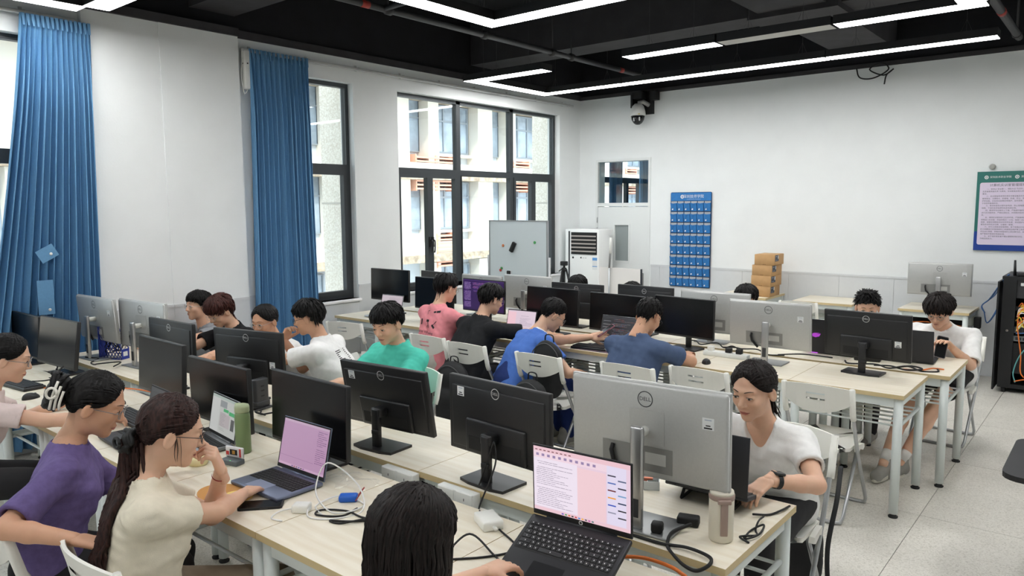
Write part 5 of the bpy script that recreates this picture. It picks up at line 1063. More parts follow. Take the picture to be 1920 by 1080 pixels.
# ================================================================== PEOPLE
class Vol:
    """signed-distance volume on a grid, meshed with surface nets"""
    def __init__(s, lo, hi, h):
        s.lo = np.array(lo, float); s.h = h; s.n = np.ceil((np.array(hi)-s.lo)/h).astype(int)+1
        s.V = np.full(s.n, 0.2, np.float32)
        s.ax = [s.lo[i]+h*np.arange(s.n[i]) for i in range(3)]
    def _sub(s, lo, hi):
        a = np.clip(np.floor((np.array(lo)-s.lo)/s.h).astype(int), 0, s.n); b = np.clip(np.ceil((np.array(hi)-s.lo)/s.h).astype(int)+1, 0, s.n)
        sl = tuple(slice(int(i), int(j)) for i, j in zip(a, b))
        X = np.meshgrid(*[s.ax[i][sl[i]] for i in range(3)], indexing='ij'); return sl, X
    def put(s, d, sl, k, op):
        v = s.V[sl]
        if v.size == 0: return
        if op == 'u':
            if k > 0: hh = np.clip(0.5+0.5*(v-d)/k, 0, 1); s.V[sl] = v*(1-hh)+d*hh-k*hh*(1-hh)
            else: s.V[sl] = np.minimum(v, d)
        else:
            d = -d
            if k > 0: hh = np.clip(0.5-0.5*(v-d)/k, 0, 1); s.V[sl] = v*(1-hh)+d*hh+k*hh*(1-hh)
            else: s.V[sl] = np.maximum(v, d)
    def cone(s, a, b, r1, r2, k=0.02, op='u', flat=None):
        a = np.array(a, float); b = np.array(b, float); m = max(r1, r2)+k+0.03
        sl, X = s._sub(np.minimum(a, b)-m, np.maximum(a, b)+m)
        ba = b-a; L2 = float(ba@ba)+1e-12
        P = [X[i]-a[i] for i in range(3)]
        t = np.clip((P[0]*ba[0]+P[1]*ba[1]+P[2]*ba[2])/L2, 0, 1)
        q = [P[i]-t*ba[i] for i in range(3)]
        if flat is not None:                                # squash along a direction (unit vec, factor)
            dv, fc = flat; dv = np.array(dv, float); pr = q[0]*dv[0]+q[1]*dv[1]+q[2]*dv[2]
            q = [q[i]+pr*dv[i]*(fc-1) for i in range(3)]
        d = np.sqrt(q[0]**2+q[1]**2+q[2]**2)-(r1+(r2-r1)*t)
        s.put(d.astype(np.float32), sl, k, op)
    def ell(s, c, r, R=None, k=0.015, op='u'):
        c = np.array(c, float); r = np.array(r, float); m = r.max()+k+0.03
        sl, X = s._sub(c-m, c+m); P = [X[i]-c[i] for i in range(3)]
        if R is not None: P = [R[0][j]*P[0]+R[1][j]*P[1]+R[2][j]*P[2] for j in range(3)]
        k0 = np.sqrt((P[0]/r[0])**2+(P[1]/r[1])**2+(P[2]/r[2])**2); k1 = np.sqrt((P[0]/r[0]**2)**2+(P[1]/r[1]**2)**2+(P[2]/r[2]**2)**2)+1e-9
        s.put((k0*(k0-1)/k1).astype(np.float32), sl, k, op)
    def cut(s, p, n, k=0.0):                                # remove the half space n.(x-p) > 0
        sl, X = s._sub(s.lo, s.lo+s.n*s.h); d = (X[0]-p[0])*n[0]+(X[1]-p[1])*n[1]+(X[2]-p[2])*n[2]
        s.V[sl] = np.maximum(s.V[sl], d)
    def wrinkle(s, amp, seed, dirv=(0.3, 0.2, 1), f=26):
        X = np.meshgrid(*s.ax, indexing='ij'); g = np.random.default_rng(seed); w = np.zeros(s.n, np.float32)
        for i in range(5):
            d = np.array(dirv)+g.normal(0, 0.45, 3); d /= np.linalg.norm(d); e = g.normal(0, 1, 3)
            ph = g.random()*6.28; ff = f*(0.6+0.9*g.random())
            w += np.sin((X[0]*d[0]+X[1]*d[1]+X[2]*d[2])*ff*2+ph+1.6*np.sin((X[0]*e[0]+X[1]*e[1]+X[2]*e[2])*9+ph)).astype(np.float32)**3
        s.V += (amp*w/2.2).astype(np.float32)
    def mesh(s):
        V = s.V; S = V < 0; n = V.shape
        c = np.zeros(tuple(k-1 for k in n), np.int8); offs = [(i, j, k) for i in (0, 1) for j in (0, 1) for k in (0, 1)]
        def sh(A, o): return A[o[0]:n[0]-1+o[0], o[1]:n[1]-1+o[1], o[2]:n[2]-1+o[2]]
        for o in offs: c += sh(S, o)
        act = (c > 0) & (c < 8); idx = np.argwhere(act)
        if len(idx) == 0: return np.zeros((0, 3)), []
        Vc = {o: V[idx[:, 0]+o[0], idx[:, 1]+o[1], idx[:, 2]+o[2]] for o in offs}
        acc = np.zeros((len(idx), 3)); cnt = np.zeros(len(idx))
        for o in offs:
            for ax in range(3):
                if o[ax]: continue
                o2 = list(o); o2[ax] = 1; o2 = tuple(o2); a, b = Vc[o], Vc[o2]; m = (a < 0) != (b < 0)
                t = np.where(m, a/np.where(a-b == 0, 1, a-b), 0); p = np.tile(np.array(o, float), (len(idx), 1)); p[:, ax] += t
                acc[m] += p[m]; cnt[m] += 1
        vs = s.lo+(idx+acc/cnt[:, None])*s.h
        num = np.full(act.shape, -1, np.int64); num[act] = np.arange(len(idx))
        fs = []
        for ax in range(3):
            A = np.take(S, range(0, n[ax]-1), ax); B = np.take(S, range(1, n[ax]), ax); e = np.argwhere(A != B)
            u, w = (ax+1) % 3, (ax+2) % 3
            e = e[(e[:, u] > 0) & (e[:, w] > 0) & (e[:, u] < n[u]-1) & (e[:, w] < n[w]-1)]
            if len(e) == 0: continue
            sg = A[e[:, 0], e[:, 1], e[:, 2]]; q = []
            for du, dw in ((-1, -1), (0, -1), (0, 0), (-1, 0)):
                f = e.copy(); f[:, u] += du; f[:, w] += dw; q.append(num[f[:, 0], f[:, 1], f[:, 2]])
            q = np.stack(q, 1); q[~sg] = q[~sg][:, ::-1]; fs.append(q)
        F = np.concatenate(fs); F = F[(F >= 0).all(1)]
        return vs, F
def np_mesh(name, parts, mats, mis=None):
    vs = []; fs = []; mi = []; o = 0
    for k, (v, f) in enumerate(parts):
        if len(v) == 0: continue
        vs.append(np.asarray(v)); fs += (np.asarray(f)+o).tolist(); mi += [mis[k] if mis else 0]*len(f); o += len(v)
    me = bpy.data.meshes.new(name); me.from_pydata(np.concatenate(vs).tolist(), [], fs)
    for m in mats: me.materials.append(m)
    me.polygons.foreach_set('material_index', mi); me.polygons.foreach_set('use_smooth', [True]*len(fs)); me.update(); return me
SKIN = {'light': mat('skin_light', (222, 178, 150), 0.5, sub=0.12, var=0.02, scale=30), 'mid': mat('skin_mid', (206, 158, 128), 0.5, sub=0.12, var=0.02, scale=30), 'tan': mat('skin_tan', (186, 138, 108), 0.5, sub=0.12, var=0.02, scale=30)}
def hairmat(n, a, b): return mat(n, a, 0.5, spec=0.22, rgb2=b, scale=5, stretch=(30, 30, 4))
HBLK = hairmat('hair_black', (13, 12, 13), (25, 23, 23)); HBRN = hairmat('hair_brown', (32, 21, 20), (62, 40, 36)); HRED = hairmat('hair_reddish', (46, 26, 24), (84, 48, 42)); HDK = hairmat('hair_dark_brown', (18, 15, 14), (36, 28, 26))
EYEW = mat('eye_white', (214, 208, 202), 0.3); IRIS = mat('iris_dark', (28, 20, 17), 0.2); LASH = mat('lash', (22, 18, 17), 0.6); BROW = mat('eyebrow', (44, 34, 30), 0.8)
LIPF = mat('lips_rose', (186, 112, 100), 0.45); LIPM = mat('lips_pale', (184, 124, 108), 0.5); LENS = glass('spectacle_lens', (0.97, 0.98, 0.98), 0.5)
def rotm(yaw, pitch=0, roll=0):
    """columns: person's right, forward, up; yaw = direction of forward in the xy plane, pitch>0 looks down"""
    R = Matrix.Rotation(yaw-PI/2, 3, 'Z') @ Matrix.Rotation(-pitch, 3, 'X') @ Matrix.Rotation(roll, 3, 'Y'); return np.array(R)
def head_vol(h, fem, detail):
    v = Vol((-0.105, -0.135, -0.2), (0.105, 0.125, 0.135), h)
    v.ell((0, -0.014, 0.03), (0.076, 0.094, 0.084), k=0.0)
    v.ell((0, 0.018, -0.02), (0.064, 0.07, 0.085), k=0.02)
    w = 0.052 if fem else 0.056
    v.ell((0, 0.018, -0.062), (w, 0.06, 0.045), k=0.02)
    v.ell((0, 0.062, -0.095), (0.024, 0.022, 0.02), k=0.022)
    v.cone((0, -0.02, -0.06), (0, -0.045, -0.19), 0.05 if not fem else 0.045, 0.053 if not fem else 0.047, k=0.02)
    if not detail: return v
    for s in (-1, 1):
        v.ell((s*0.036, 0.05, -0.026), (0.026, 0.03, 0.026), k=0.016)
        v.ell((s*0.031, 0.097, 0.006), (0.019, 0.017, 0.0125), k=0.012, op='s')
        v.ell((s*0.0305, 0.073, 0.003), (0.0155, 0.0125, 0.0115), k=0.004)
    v.ell((0, 0.07, 0.026), (0.048, 0.018, 0.012), k=0.014)
    v.cone((0, 0.08, 0.012), (0, 0.1, -0.026), 0.0075, 0.0115, k=0.012)
    for s in (-1, 1): v.ell((s*0.0115, 0.09, -0.031), (0.0085, 0.010, 0.0075), k=0.007)
    v.ell((0, 0.082, -0.058), (0.022, 0.011, 0.006), k=0.007); v.ell((0, 0.08, -0.069), (0.019, 0.011, 0.007), k=0.007)
    for s in (-1, 1):
        R = np.array(Matrix.Rotation(s*0.35, 3, 'Z') @ Matrix.Rotation(-0.2, 3, 'X'))
        v.ell((s*0.081, -0.008, -0.01), (0.0095, 0.019, 0.032), R, k=0.005)
        v.ell((s*0.091, -0.002, -0.008), (0.0065, 0.011, 0.019), R, k=0.004, op='s')
    return v
def front_y(v, x, z):
    i = int(round((x-v.lo[0])/v.h)); k = int(round((z-v.lo[2])/v.h)); col = v.V[i, :, k]
    j = np.where(col < 0)[0]
    if len(j) == 0: return 0.08
    j = j[-1]; a, b = col[j], col[min(j+1, len(col)-1)]; t = a/(a-b) if a != b else 0
    return v.lo[1]+(j+t)*v.h
# hair: shell round the skull
HC = np.array((0, -0.014, 0.03))
_surf = {}
def surf(d, fem=False):
    """distance from the skull centre to the head surface along unit directions d"""
    if fem not in _surf: _surf[fem] = head_vol(0.006, fem, 0)
    v = _surf[fem]; d = np.atleast_2d(d); t = np.linspace(0.045, 0.19, 70)
    P = HC+d[:, None, :]*t[None, :, None]; ix = np.clip(np.round((P-v.lo)/v.h).astype(int), 0, v.n-1)
    V = v.V[ix[..., 0], ix[..., 1], ix[..., 2]]; pos = V >= 0; k = np.where(pos.any(1), pos.argmax(1), len(t)-1); k = np.clip(k, 1, None)
    r = np.arange(len(d)); va, vb = V[r, k-1], V[r, k]; f = np.clip(va/np.where(va-vb == 0, -1, va-vb), 0, 1)
    return t[k-1]+(t[k]-t[k-1])*f
def pdir(th, ph): return np.stack([np.sin(th)*np.sin(ph), np.sin(th)*np.cos(ph), np.cos(th)], -1)
def hair_shell(edge, thick, seed, amp=0.004, nphi=120, nth=30, jag=0.0, taper=4.0, fem=False):
    """edge(phi)->max polar angle (deg), phi 0 = front; hugs the head surface"""
    g = np.random.default_rng(seed); ph = np.linspace(0, 2*PI, nphi, endpoint=False)
    j1 = g.normal(0, 1, nphi); j1 = (j1+np.roll(j1, 1)+np.roll(j1, 2))/2.2
    vs = []; E = np.array([edge(math.degrees((p+PI) % (2*PI)-PI)) for p in ph])+jag*j1
    rd = g.random((nphi,)); rd2 = (rd+np.roll(rd, 1))/2
    for lay in (1, 0):
        for i in range(nth):
            t = i/(nth-1); th = np.radians(E*t); d = pdir(th, ph); R0 = surf(d, fem)
            if lay:
                off = thick(np.degrees(ph), t)+amp*(rd2-0.5)*2*min(1, t*3)+amp*0.6*np.sin(ph*23+t*5)
                off = off*np.clip((1.0-t)*taper+0.1, 0.1, 1)
            else: off = -0.006*np.ones(nphi)
            vs.append(HC+d*(R0+off)[:, None])
    V = np.concatenate(vs); F = []
    for lay in (0, 1):
        o = lay*nth*nphi
        for i in range(nth-1):
            for j in range(nphi):
                k = (j+1) % nphi; a = (o+i*nphi+j, o+i*nphi+k, o+(i+1)*nphi+k, o+(i+1)*nphi+j); F.append(a[::-1] if lay == 0 else a)
    for j in range(nphi):
        k = (j+1) % nphi; a = (nth-1)*nphi; b = (2*nth-1)*nphi; F.append((a+k, a+j, b+j, b+k))
    return V, np.array(F)
def strand(pts, w, seedang=0.0, n=4):
    P = np.array(pts); k = len(P); T = np.gradient(P, axis=0); T /= np.linalg.norm(T, axis=1)[:, None]+1e-9
    up = np.array((0.3, 0.2, 0.9)); vs = []
    for i in range(k):
        a = np.cross(T[i], up); a /= np.linalg.norm(a)+1e-9; b = np.cross(T[i], a)
        ww = w*(0.55+0.6*math.sin(PI*min(1, 0.25+0.75*i/(k-1)))) if i < k-1 else w*0.08
        for j in range(n):
            g = 2*PI*j/n+seedang; vs.append(P[i]+a*math.cos(g)*ww+b*math.sin(g)*ww*0.55)
    F = [(i*n+j, i*n+(j+1) % n, (i+1)*n+(j+1) % n, (i+1)*n+j) for i in range(k-1) for j in range(n)]
    return np.array(vs), np.array(F)
def strands_join(L):
    vs = []; fs = []; o = 0
    for v, f in L: vs.append(v); fs.append(f+o); o += len(v)
    return (np.concatenate(vs), np.concatenate(fs)) if vs else (np.zeros((0, 3)), np.zeros((0, 4), int))
def tufts(edge, thick, n, seed, lift=0.008, w=0.006, L=(28, 55), t0=(0.1, 0.9), fwd=0.0):
    g = np.random.default_rng(seed); TH = []; PH = []; O_ = []; W_ = []
    for _ in range(n):
        ph = g.uniform(-PI, PI); e = edge(math.degrees(ph)); a = e*g.uniform(*t0); b = min(a+g.uniform(*L), e+g.uniform(-3, 5)); sw = g.normal(0, 0.12)+fwd*math.sin(-ph)*0.4; lf = lift*g.uniform(0.4, 1.2)
        for i in range(6):
            t = i/5; q = a+(b-a)*t; TH.append(math.radians(q)); PH.append(ph+sw*t); tt = min(1, q/e)
            O_.append(thick(0, tt)*min(1, (1-tt)*4+0.25)+0.001+lf*t*t)
        W_.append(w*g.uniform(0.7, 1.3))
    d = pdir(np.array(TH), np.array(PH)); P = HC+d*(surf(d)+np.array(O_))[:, None]
    return strands_join([strand(P[i*6:i*6+6], W_[i]) for i in range(n)])
def interp_edge(tab):
    xs, ys = zip(*tab)
    return lambda p: float(np.interp(abs(p), xs, ys))
def hair_geo(style, seed):
    if style == 'short':                                    # boy's cut, fringe falling on the forehead
        e = interp_edge(((0, 80), (30, 82), (46, 86), (60, 99), (71, 106), (79, 94), (102, 97), (112, 128), (130, 148), (180, 156)))
        th = lambda p, t: np.where(np.abs((np.asarray(p)+180) % 360-180) < 60, 0.023, 0.018)*1.0
        return [hair_shell(e, th, seed, 0.004, jag=3.0), tufts(e, lambda p, t: 0.018, 260, seed+1, 0.010, 0.007)]
    if style == 'fringe':                                   # longer fringe and volume
        e = interp_edge(((0, 87), (28, 90), (46, 94), (60, 106), (73, 110), (82, 98), (104, 102), (116, 132), (140, 152), (180, 158)))
        return [hair_shell(e, lambda p, t: np.full(np.shape(p), 0.026), seed, 0.005, jag=4.0), tufts(e, lambda p, t: 0.023, 280, seed+1, 0.013, 0.008, fwd=0.6)]
    if style == 'crop':                                     # very short, cropped sides
        e = interp_edge(((0, 68), (40, 71), (58, 84), (70, 100), (79, 93), (102, 96), (113, 126), (130, 146), (180, 153)))
        th = lambda p, t: 0.005+0.017*np.clip(1.15-t*1.3, 0, 1)
        return [hair_shell(e, th, seed, 0.0025, jag=2.0), tufts(e, lambda p, t: 0.004+0.016*max(0, min(1, 1.15-t*1.3)), 320, seed+1, 0.009, 0.0045, L=(14, 26))]
    if style == 'spiky':
        e = interp_edge(((0, 70), (40, 74), (58, 86), (70, 100), (79, 94), (102, 97), (113, 126), (130, 146), (180, 153)))
        th = lambda p, t: 0.008+0.018*np.clip(1.2-t*1.3, 0, 1)
        return [hair_shell(e, th, seed, 0.004, jag=3.0), tufts(e, lambda p, t: 0.006+0.016*max(0, min(1, 1.2-t*1.3)), 340, seed+1, 0.024, 0.005, L=(10, 24))]
    if style == 'tied':                                     # pulled back from a centre parting
        e = interp_edge(((0, 54), (14, 60), (28, 73), (42, 87), (55, 98), (66, 104), (75, 99), (98, 98), (110, 122), (130, 142), (180, 150)))
        th = lambda p, t: 0.009+0.004*np.abs(np.sin(np.radians(np.asarray(p))))
        L = []; g = np.random.default_rng(seed); d1 = np.array((0, -0.098, -0.06)); d1 /= np.linalg.norm(d1); D = []; O_ = []; n = 330
        for k in range(n):
            ph = g.uniform(-PI*0.97, PI*0.97); a = math.radians(e(math.degrees(ph))-1); d0 = np.array((math.sin(a)*math.sin(ph), math.sin(a)*math.cos(ph), math.cos(a)))
            for i in range(9):
                t = i/8; d = d0*(1-t)+d1*t; d[0] += 0.25*math.copysign(1, d0[0])*math.sin(PI*t)*(0.4 if abs(d0[0]) < .3 else 0.1); d[2] += 0.25*math.sin(PI*t)*max(0, d0[1]); D.append(d/np.linalg.norm(d)); O_.append(0.001+0.0085*min(1, 3*t)+0.002*math.sin(PI*t))
        D = np.array(D); P = HC+D*(surf(D)+np.array(O_))[:, None]
        return [hair_shell(e, th, seed, 0.002), strands_join([strand(P[k*9:k*9+9], 0.0034) for k in range(n)])]
    e = interp_edge(((0, 62), (25, 68), (45, 86), (60, 102), (75, 106), (92, 112), (110, 126), (150, 146), (180, 150)))
    return [hair_shell(e, lambda p, t: 0.014+0.0*np.asarray(p), seed, 0.003), tufts(e, lambda p, t: 0.013, 160, seed+1, 0.004, 0.007, L=(40, 80))]
def glasses_geo(col):
    m = MB(); y = 0.099
    for s in (-1, 1):
        m.tube([(s*0.033+0.022*math.cos(a), y-0.006*abs(math.cos(a)), 0.0+0.0185*math.sin(a)) for a in np.linspace(0, 2*PI, 21)], 0.0014, 5, cap=False)
        m.tube([(s*0.055, y-0.006, 0.004), (s*0.066, y-0.02, 0.005), (s*0.078, 0.03, 0.004), (s*0.083, -0.012, 0.002), (s*0.082, -0.025, -0.012)], 0.0014, 5)
    m.tube([(-0.011, y-0.002, 0.004), (0, y+0.002, 0.008), (0.011, y-0.002, 0.004)], 0.0014, 5)
    return m
def xfv(v, R, p): return np.asarray(v) @ np.asarray(R).T+np.asarray(p)
def hand_vol(curl, spread, thumb, side, h, tcurl=0.5):
    v = Vol((-0.1, -0.05, -0.13), (0.1, 0.21, 0.07), h)
    v.cone((0, -0.045, 0), (0, 0.012, 0), 0.025, 0.024, k=0.01, flat=((0, 0, 1), 1.25))
    for q in (-0.026, -0.009, 0.009, 0.026): v.cone((q*0.7, 0.015, 0), (q, 0.082, 0), 0.0155, 0.0125, k=0.012, flat=((0, 0, 1), 1.15))
    fl = (0.074, 0.082, 0.076, 0.06); xs = (0.028, 0.0095, -0.009, -0.027)
    for i in range(4):
        p = np.array((xs[i], 0.084-0.004*(i == 3), 0.0)); a = 0.0; c = curl[i] if isinstance(curl, (list, tuple)) else curl; lat = xs[i]*spread*6
        for j, f in enumerate((0.45, 0.31, 0.24)):
            a += c*(0.8, 1.1, 0.8)[j]; d = np.array((lat, math.cos(a), -math.sin(a))); d /= np.linalg.norm(d); q = p+d*fl[i]*f
            v.cone(p, q, 0.0095-0.0012*j, 0.0088-0.0013*j, k=0.004); p = q
    p = np.array((0.022, 0.022, -0.006)); q = p+np.array((0.03, 0.034, -0.014)); v.cone(p, q, 0.0165, 0.0115, k=0.012)
    d = np.array((0.35+0.4*thumb, 1, -0.25-tcurl*0.5)); d /= np.linalg.norm(d); q2 = q+d*0.034; v.cone(q, q2, 0.0108, 0.0095, k=0.004); d = d+np.array((-0.35*tcurl, 0.2, -0.1)); d /= np.linalg.norm(d); v.cone(q2, q2+d*0.026, 0.0095, 0.0075, k=0.004)
    a, f = v.mesh(); a = a.copy()
    if side > 0: a[:, 0] *= -1; f = f[:, ::-1]             # built as a left hand (thumb +x); mirror for the right
    return a, f
def frame(y, z):
    y = np.array(y, float); y /= np.linalg.norm(y); z = np.array(z, float); z -= y*(z@y); z /= np.linalg.norm(z)+1e-9; x = np.cross(y, z); return np.stack([x, y, z], 1)
def ik(S, Wr, l1, l2, pole):
    S, Wr, pole = (np.array(q, float) for q in (S, Wr, pole)); d = Wr-S; L = np.linalg.norm(d)
    if L > (l1+l2)*0.995: Wr = S+d/L*(l1+l2)*0.995; d = Wr-S; L = np.linalg.norm(d)
    a = (l1*l1-l2*l2+L*L)/(2*L); h = math.sqrt(max(0, l1*l1-a*a)); u = d/L; pv = pole-u*(pole@u); pv /= np.linalg.norm(pv)+1e-9
    return S+u*a+pv*h, Wr
PEOPLE = {}; CUR = None; NSIGN = 1.0
def person(key, label, head, yaw, hyaw=None, hpitch=0.35, hroll=0, shirt=None, pants=None, skin='mid', hair='short', hmat=HBLK, fem=False, hl=None, hr=None, curlL=0.45, curlR=0.45, dorsL=(0, 0, 1), dorsR=(0, 0, 1), dirL=None, dirR=None, glasses=None, detail=1, sleeve=0.62, lean=None, shorts=False, hl_pole=None, hr_pole=None, neck='crew', seat=True, knees=None, chairlab=None, torso=0.44, eyes=0.5, wr=1.0, hairbits=None, seatz=0.45, shoes=None, chair_dx=0.0, footx=None, lipm=None, hipoff=None, torsoyaw=None, tilt_side=0.0, cpos=None):
    """head: world position of the head centre; everything else hangs from it"""
    hyaw = math.radians(yaw if hyaw is None else hyaw); yw = math.radians(yaw)
    head = np.array(head, float); Rh = rotm(hyaw, hpitch, hroll); fw = np.array((math.cos(yw), math.sin(yw), 0)); rt = np.array((fw[1], -fw[0], 0)); up = np.array((0, 0, 1.0))
    hb = head+Rh @ np.array((0, -0.035, -0.1)); N = hb+np.array((0, 0, -0.07))-fw*0.03
    hz = seatz+0.085; dz = N[2]-hz; hor = math.sqrt(max(0.0, torso**2-dz*dz)) if torso > dz else 0.0
    H = N-fw*hor; H[2] = hz
    if hipoff is not None: H = H+np.array((*hipoff, 0))
    ax = (N-H)/np.linalg.norm(N-H); bk = np.cross(rt, ax); bk = -bk/np.linalg.norm(bk)       # chest-forward normal = -bk
    cf = np.cross(ax, rt); cf /= np.linalg.norm(cf)
    if cf @ fw < 0: cf = -cf
    sw = (0.158 if fem else 0.178)*wr; tr = (0.93 if fem else 1.0)*wr
    mid = H+ax*0.2-cf*0.015; chest = H+ax*(np.linalg.norm(N-H)-0.13)+cf*0.005; Sc = N-ax*0.07
    SL, SR = Sc-rt*sw+up*tilt_side, Sc+rt*sw-up*tilt_side
    e = thing('person', label, 'person', (float(H[0]), float(H[1]), 0), 0, 'people at the desks'); O = np.array((H[0], H[1], 0))
    l1, l2 = (0.265, 0.235) if fem else (0.28, 0.25)
    hl = SL+fw*0.3-up*0.2 if hl is None else np.array(hl, float); hr = SR+fw*0.3-up*0.2 if hr is None else np.array(hr, float)
    EL, WL = ik(SL, hl, l1, l2, hl_pole if hl_pole is not None else -rt*0.4-up*0.9-fw*0.35); ER, WR = ik(SR, hr, l1, l2, hr_pole if hr_pole is not None else rt*0.4-up*0.9-fw*0.35)
    ar = 0.9 if fem else 1.0
    # ---- skin
    pts = np.array([N, hb, SL, SR, EL, ER, WL, WR, H]); lo, hi = pts.min(0)-0.14, pts.max(0)+0.14
    v = Vol(lo, hi, 0.0085 if detail else 0.012)
    v.cone(N-ax*0.05, hb+Rh @ np.array((0, 0, 0.04)), 0.056*ar, 0.047*ar, k=0.02)
    v.cone(SL*0.9+SR*0.1, SR*0.9+SL*0.1, 0.045*ar, 0.045*ar, k=0.03)
    v.cone(chest, N-ax*0.02, 0.085*ar, 0.05, k=0.03); v.cone(N, SL, 0.04*ar, 0.035*ar, k=0.03); v.cone(N, SR, 0.04*ar, 0.035*ar, k=0.03)
    for s in (-1, 1): v.cone(mid+rt*s*0.05, chest+rt*s*0.055, 0.085, 0.085*ar, k=0.03)
    for S, E_, W_ in ((SL, EL, WL), (SR, ER, WR)):
        v.cone(S, E_, 0.046*ar, 0.038*ar, k=0.02); m_ = E_*0.65+W_*0.35; v.cone(E_, m_, 0.038*ar, 0.038*ar, k=0.012); v.cone(m_, W_, 0.037*ar, 0.025*ar, k=0.012)
    skin_parts = [v.mesh()]
    hv = head_vol(0.0034 if detail == 2 else 0.0045 if detail else 0.009, fem, detail); a, f = hv.mesh(); skin_parts.append((xfv(a, Rh, head), f))
    for side, E_, W_, cu, dr, dd in ((-1, EL, WL, curlL, dorsL, dirL), (1, ER, WR, curlR, dorsR, dirR)):
        if not detail: continue
        d_ = W_-E_ if dd is None else np.array(dd, float); F_ = frame(d_, dr); a, f = hand_vol(cu, 0.25, 0.5, side, 0.0036 if detail == 2 else 0.005); skin_parts.append((xfv(a*(0.92 if fem else 1.0), F_, W_), f))
    # ---- legs
    kn = []
    for s in (-1, 1):
        K = H+fw*0.42+rt*s*(0.1 if not fem else 0.07); K[2] = seatz+0.015
        if knees is not None: K = np.array(knees[0 if s < 0 else 1], float)
        A = K+fw*0.02; A[2] = 0.085
        if footx is not None: A = np.array(footx[0 if s < 0 else 1], float)
        kn.append((H+rt*s*0.085, K, A))
    lp_ = np.array([q for t_ in kn for q in t_]); lo, hi = lp_.min(0)-0.15, lp_.max(0)+0.15; lo[2] = max(lo[2], 0.0); hi[2] = max(hi[2], H[2]+0.2)
    pv = Vol(lo, hi, 0.011)
    pv.ell(H+up*0.01, (0.165*tr, 0.125, 0.11), np.stack([rt, fw, up], 1), k=0.0); pv.cone(H-fw*0.02, mid, 0.12*tr, 0.1*tr, k=0.04, flat=(rt, 0.8))
    for h_, K, A in kn:
        pv.cone(h_, K if not shorts else h_*0.25+K*0.75, 0.088, 0.068 if not shorts else 0.078, k=0.04)
        if not shorts: pv.cone(K, A, 0.064, 0.05, k=0.02)
    if shorts:
        lv_ = Vol(lo, hi, 0.009)
        for h_, K, A in kn: lv_.cone(h_, K, 0.07, 0.052, k=0.02); q = K*0.6+A*0.4; lv_.cone(K, q, 0.05, 0.05, k=0.02); lv_.cone(q, A, 0.05, 0.03, k=0.02)
        skin_parts.append(lv_.mesh())
    pv.wrinkle(0.0025, hash(key) % 1000 if False else len(key)*7+3, (0.3, 0.3, 1), 18)
    bo = obj('body', np_mesh('body', [(np.asarray(a)-O, f) for a, f in skin_parts], [SKIN[skin]]), e)
    obj('shorts' if shorts else 'trousers', np_mesh('trousers', [(lambda q: (q[0]-O, q[1]))(pv.mesh())], [pants or mat('trousers_black', (30, 30, 33), 0.85)]), e)
    for h_, K, A in kn:
        sh = Vol((-0.07, -0.12, -0.09), (0.07, 0.22, 0.07), 0.007); sh.cone((0, -0.055, -0.045), (0, 0.12, -0.052), 0.04, 0.038, k=0.02, flat=((0, 0, 1), 0.85)); sh.cone((0, -0.04, 0.02), (0, -0.03, -0.04), 0.038, 0.042, k=0.02); sh.cut((0, 0, -0.08), (0, 0, -1))
        a, f = sh.mesh(); fwd = fw if footx is None else (A-K)*np.array((1, 1, 0))+fw*0.2; R_ = frame(fwd*np.array((1, 1, 0)), up)
        sol = MB().prism([(0.042*math.cos(q)*(1.0 if math.sin(q) > 0 else 0.92), 0.03+0.128*math.sin(q)) for q in np.linspace(0, 2*PI, 20, endpoint=False)], -0.085, -0.066); sol.v = [tuple(q) for q in xfv(np.array(sol.v), R_, A)-O]
        so_ = obj('shoe', np_mesh('shoe', [(xfv(a, R_, A)-O, f)], [shoes or mat('shoe_grey', (150, 148, 142), 0.8)]), e); obj('sole', sol.mesh('sole', mat('shoe_sole', (206, 202, 190), 0.7)), so_)
        if shorts: obj('sock', MB().tube([A+(K-A)*0.04-O, A+(K-A)*0.17-O], [0.034, 0.037], 12).mesh('sock', mat('sock_white', (226, 224, 220), 0.9)), e)
    # ---- shirt
    pts = np.array([N, SL, SR, H, SL*(1-sleeve)+EL*sleeve, SR*(1-sleeve)+ER*sleeve]); lo, hi = pts.min(0)-0.2, pts.max(0)+0.17
    sv = Vol(lo, hi, 0.0072 if detail == 2 else 0.0085 if detail else 0.014); flr = 0.94 if fem else 1.0
    for s in (-1, 1):
        sv.cone(H+rt*s*0.075*tr-ax*0.03, mid+rt*s*0.07*tr, 0.115*flr, 0.108*flr, k=0.05); sv.cone(mid+rt*s*0.07*tr, chest+rt*s*0.08*tr, 0.108*flr, 0.112*flr, k=0.05)
    sv.cone(SL, SR, 0.056*ar, 0.056*ar, k=0.05); sv.cone(N-ax*0.02, SL, 0.05*ar, 0.045*ar, k=0.03); sv.cone(N-ax*0.02, SR, 0.05*ar, 0.045*ar, k=0.03); sv.cone(chest+ax*0.02, N-ax*0.015, 0.095, 0.076*ar, k=0.04)
    if fem:
        for s in (-1, 1): sv.ell(chest-ax*0.055+rt*s*0.062+cf*0.075, (0.058, 0.05, 0.058), np.stack([rt, cf, ax], 1), k=0.05)
    for S, E_ in ((SL, EL), (SR, ER)):
        T_ = S*(1-sleeve)+E_*sleeve; dn = (E_-S)/np.linalg.norm(E_-S); sv.cone(S-dn*0.01, T_+dn*0.02, 0.06*ar, 0.067*ar, k=0.035)
    sv.wrinkle(0.005 if detail else 0.002, len(label)*3+int(abs(head[0])*100), tuple(ax*0.6+rt*0.6), 20)
